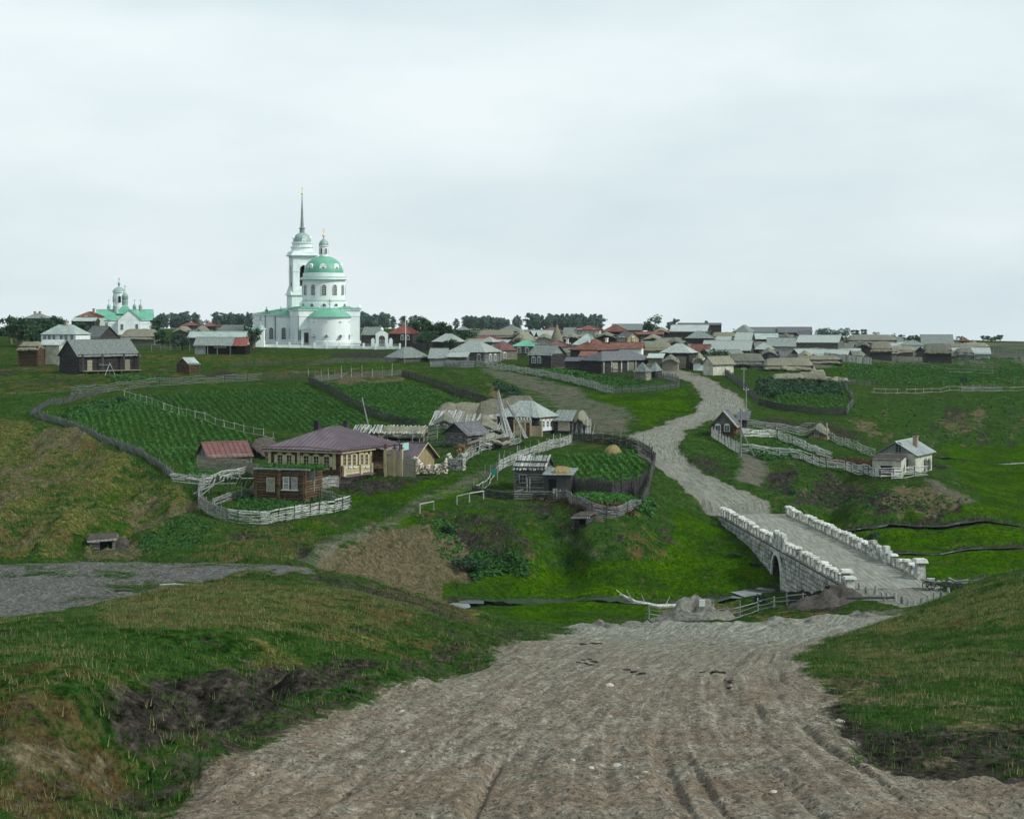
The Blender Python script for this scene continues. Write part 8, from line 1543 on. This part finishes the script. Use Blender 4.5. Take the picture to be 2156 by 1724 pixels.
# stumps along the near edge of the road
for i, (px, py, h_) in enumerate(((1768, 1236, .9), (1810, 1240, .7), (1824, 1246, .6), (1843, 1250, .8), (1858, 1257, .6), (1870, 1262, .7), (1885, 1266, .8), (1899, 1270, .7), (1912, 1273, .6), (1925, 1274, .5), (1940, 1270, .55), (1953, 1266, .6), (1966, 1261, .65), (1982, 1255, .6), (1997, 1250, .6))):
    g = ground(px, py, dmin=119); o = link_mesh('stump', unit_post('wood_grey'), None, (g.x, g.y, g.z-.05), (random.uniform(-.1, .1), random.uniform(-.1, .25), random.random()*6), (.15, .15, h_*random.uniform(.9, 1.15)))
    tag(o, ORD[i]+' short wooden stump from the bridge in the row edging the road' if i else 'leftmost taller stump right beside the bridge pillar', 'stump', 'stumps edging the road')
# fallen pale tree and logs at the stream
g = ground(1395, 1260, dmin=125); g.z += .25; t = thing('fallen_tree', 'bleached fallen tree with broken branches lying by the stream', 'log', g, math.radians(3)); t.scale = (1.25, 1.25, 1.25)
MB().path([(-3.4, .9, 1.1), (-2.2, .4, .55), (-.4, 0, .2), (2.0, .1, .25), (4.2, .4, .35)], [.10, .15, .2, .17, .1], 7).build('trunk', 'wood_pale', t)
for p, q in (((-2.4, .4, .6), (-2.9, .5, 1.5)), ((-1.4, .2, .4), (-1.7, .1, 1.2)), ((.2, 0, .2), (.6, .1, 1.0)), ((-3.0, .7, .9), (-3.7, .5, 1.5)), ((1.6, .1, .2), (2.4, -.4, .5))): MB().rod(p, q, .06, .03, 5).build('branch', 'wood_pale', t)
g = ground(1440, 1300, D=124.5); t = thing('log', 'long dark log lying at the foot of the rail fence by the stream', 'log', g, math.radians(4)); MB().path([(-3.2, 0, .2), (0, .1, .25), (3.4, 0, .3)], [.2, .22, .18], 8).build('trunk', 'wood_dark', t); MB().rod((-2.8, .1, .3), (-3.3, .1, .7), .08, .05, 5).build('stub', 'wood_dark', t)
g = ground(1855, 1258, D=124.5); t = thing('fallen_beam', 'dark beam lying on the bank beside the row of stumps', 'beam', g, math.radians(2)); MB().rod((-3.0, 0, .35), (1.3, 0, .35), .13, .12, 7).build('beam', 'wood_dark', t); MB().rod((.3, 0, -.4), (.3, 0, .35), .12, .12, 7).build('prop', 'wood_grey', t)
# spoil heaps and rocks
def heap(label, px, py, w_, d_, h_, mat, D=None, name='spoil_heap', cat='heap'):
    g = ground(px, py, D, dmin=60); vs = []; n_ = 18; sd = random.random()*40
    for j in range(n_+1):
        for i in range(n_+1):
            u, v = -1+2*i/n_, -1+2*j/n_; r = min(1, math.hypot(u, v)); x, y = u*w_/2, v*d_/2; z = h_*(1-r**1.6)*(1+1.3*float(fbm(np.array(x*.9+sd), np.array(y*.9), 4)))+.3*float(fbm(np.array(x*1.7+sd), np.array(y*1.7), 3))*(r < .95)
            zz = hgrid(g.x+x, g.y+y)-g.z; vs.append((x, y, zz+z-(.25 if r > .97 else 0)))
    t = thing(name, label, cat, g); MB().add(vs, [(j*(n_+1)+i, j*(n_+1)+i+1, (j+1)*(n_+1)+i+1, (j+1)*(n_+1)+i) for j in range(n_) for i in range(n_)]).build('earth', mat, t, smooth=True); return t
heap('gravelly spoil heap behind the rail fence by the stream', 1465, 1288, 10, 11, 1.5, 'rock_earth', 131)
heap('dark slag heap at the near end of the bridge wall', 1735, 1268, 7, 9, .8, 'earth_dark', 128)
g = ground(1478, 1272, 129); tag(MB().box((0, 0, 1.75), (.55, .12, .62), .2, .15).build('white_board', 'trim_white', None, g), 'white board lying on the gravelly spoil heap', 'board')
for lab, px, py, D, w_, h_ in (('eroded earth lump on the road edge above the stream', 1640, 1318, 112, 4.2, .5), ('dark undercut earth lump on the road edge', 1700, 1312, 113, 3.4, .55), ('long pale earth lump left of the rail fence', 1270, 1322, 112, 5, .35), ('pale earth shoulder where the near road meets the stream', 1345, 1318, 113, 6, .35), ('stony rubble at the end of the road stumps', 1815, 1292, 118, 2.8, .3)):
    heap(lab, px, py, w_, w_*.9, h_, 'rock_earth', D, 'earth_lump', 'lump')
def rock(label, px, py, w_, mat='rock_pale', name='stone', group=None, flat=.5, dmin=12):
    g = ground(px, py, dmin=dmin); mb = MB(); vs = mb.lathe((0, 0, 0), [(.02, -.3), (.4, -.2), (.5, .1), (.42, .42), (.2, .6), (.02, .66)], 9); mb.v = [(x*w_*random.uniform(.82, 1.2), y*w_*random.uniform(.6, .9), z*w_*flat*random.uniform(.85, 1.15)) for x, y, z in mb.v]
    o = mb.build(name, mat, None, (g.x, g.y, g.z)); o.rotation_euler = (0, 0, random.uniform(-.4, .4)); tag(o, label, 'stone' if name == 'stone' else 'dung', group)
for lab, px, py, w_ in (('largest rounded pale stone low in the middle of the near road', 1298, 1611, .2), ('white stone near the bottom left of the near road', 530, 1632, .13), ('tiny white stone above the white one at the bottom left', 648, 1583, .08), ('pale flat stone on the upper middle of the near road', 1283, 1446, .3), ('pale stone at the right edge of the near road by the grass', 1768, 1510, .26), ('pale stone at the bottom right of the near road', 1628, 1661, .13), ('small pale stone on the right grassy bank', 1855, 1476, .14), ('flat pale stone left of the middle on the near road', 845, 1580, .2), ('thin pale stone right below the largest one', 1357, 1633, .12), ('dark stone beside the largest pale one', 1205, 1607, .13), ('small stone left of the dark one', 1244, 1625, .12), ('grey stone on the left part of the near road', 846, 1496, .16)):
    rock(lab, px, py, w_)
for i, (px, py, w_) in enumerate(((1228, 1356, .5), (1250, 1355, .55), (1262, 1354, .4), (1226, 1392, .35), (1240, 1390, .4), (1250, 1394, .45), (1232, 1398, .3), (1244, 1399, .4), (1218, 1397, .25), (1320, 1411, .4), (1336, 1413, .4), (1345, 1419, .35), (1352, 1418, .35), (1478, 1357, .4), (1500, 1356, .35), (1483, 1414, .45), (1495, 1415, .5), (1507, 1416, .45), (1520, 1417, .4), (1530, 1424, .3), (1540, 1434, .35), (1541, 1440, .25), (1538, 1448, .3), (1085, 1332, .4), (1100, 1343, .3), (1190, 1338, .3))):
    q_ = next(k for k in range(6) if i < (3, 9, 13, 15, 23, 26)[k]); n_ = i-(0, 3, 9, 13, 15, 23)[q_]
    rock(ORD[n_]+' dark dung clod '+('at the top of the near road', 'in the scattered group below the road top', 'in the row right of the flat pale stone', 'of the pair at the upper right of the near road', 'in the long dark line on the right of the road', 'near the grassy tip left of the road')[q_], px, py, w_*.85, 'dung', 'dung', 'dung clods on the near road', .28)
g = ground(367, 1236, dmin=70); o = MB().path([(-.9, 0, .06), (0, .05, .1), (.9, -.03, .05)], [.07, .09, .06], 6).build('stick', 'wood_grey', None, g); tag(o, 'weathered piece of wood lying on the left path', 'stick')
g = ground(262, 1247, dmin=70); o = MB().path([(-.6, 0, .05), (0, .03, .07), (.5, .0, .05)], [.08, .09, .05], 6).build('stick', 'wood_dark', None, g); tag(o, 'dark piece of wood lying on the left path', 'stick')
# loose clods and pebbles of the road, too many to count
p = scatter([(200, 1340), (1800, 1300), (2200, 1640), (2200, 1760), (200, 1760)], 14, 110, 6500, lambda X, Y: 1.3*grid_val(MK['dirt'], X, Y)-.2); n_ = len(p); s_ = .025*(p[:, 1]/40)**.6*(.4+1.3*RNG.rand(n_)**3)
base = np.array([[1, 0, 0], [0, 1, 0], [-1, 0, 0], [0, -1, 0], [0, 0, .7]]); v = (p[:, None, :]+(base[None]*(.7+.6*RNG.rand(n_, 5, 3)))*s_[:, None, None]).reshape(-1, 3); f = (np.arange(n_)[:, None, None]*5+np.array([[0, 1, 4], [1, 2, 4], [2, 3, 4], [3, 0, 4]])[None]).reshape(-1, 3)
tag(link_mesh('pebbles', np_mesh('pebbles', v, f, 'rock_earth')), 'loose clods and pebbles strewn over the near road', 'pebbles', kind='stuff')
# ------------------------------------------------------------------ thin summer haze
m = bpy.data.materials.new('haze_air'); m.use_nodes = True; t = m.node_tree; t.nodes.clear(); MAT['haze_air'] = m
o = t.nodes.new('ShaderNodeOutputMaterial'); pv = t.nodes.new('ShaderNodeVolumePrincipled'); pv.inputs['Color'].default_value = (.86, .94, .97, 1); pv.inputs['Density'].default_value = .000035; pv.inputs['Anisotropy'].default_value = .2
t.links.new(pv.outputs[0], o.inputs['Volume'])
_lo = float(GH.min())-1.0; _hi = 75.0
tag(MB().box((0, 1310, (_lo+_hi)/2), (2400, 2900, _hi-_lo)).build('haze', 'haze_air'), 'thin pale haze over the whole landscape', kind='stuff')
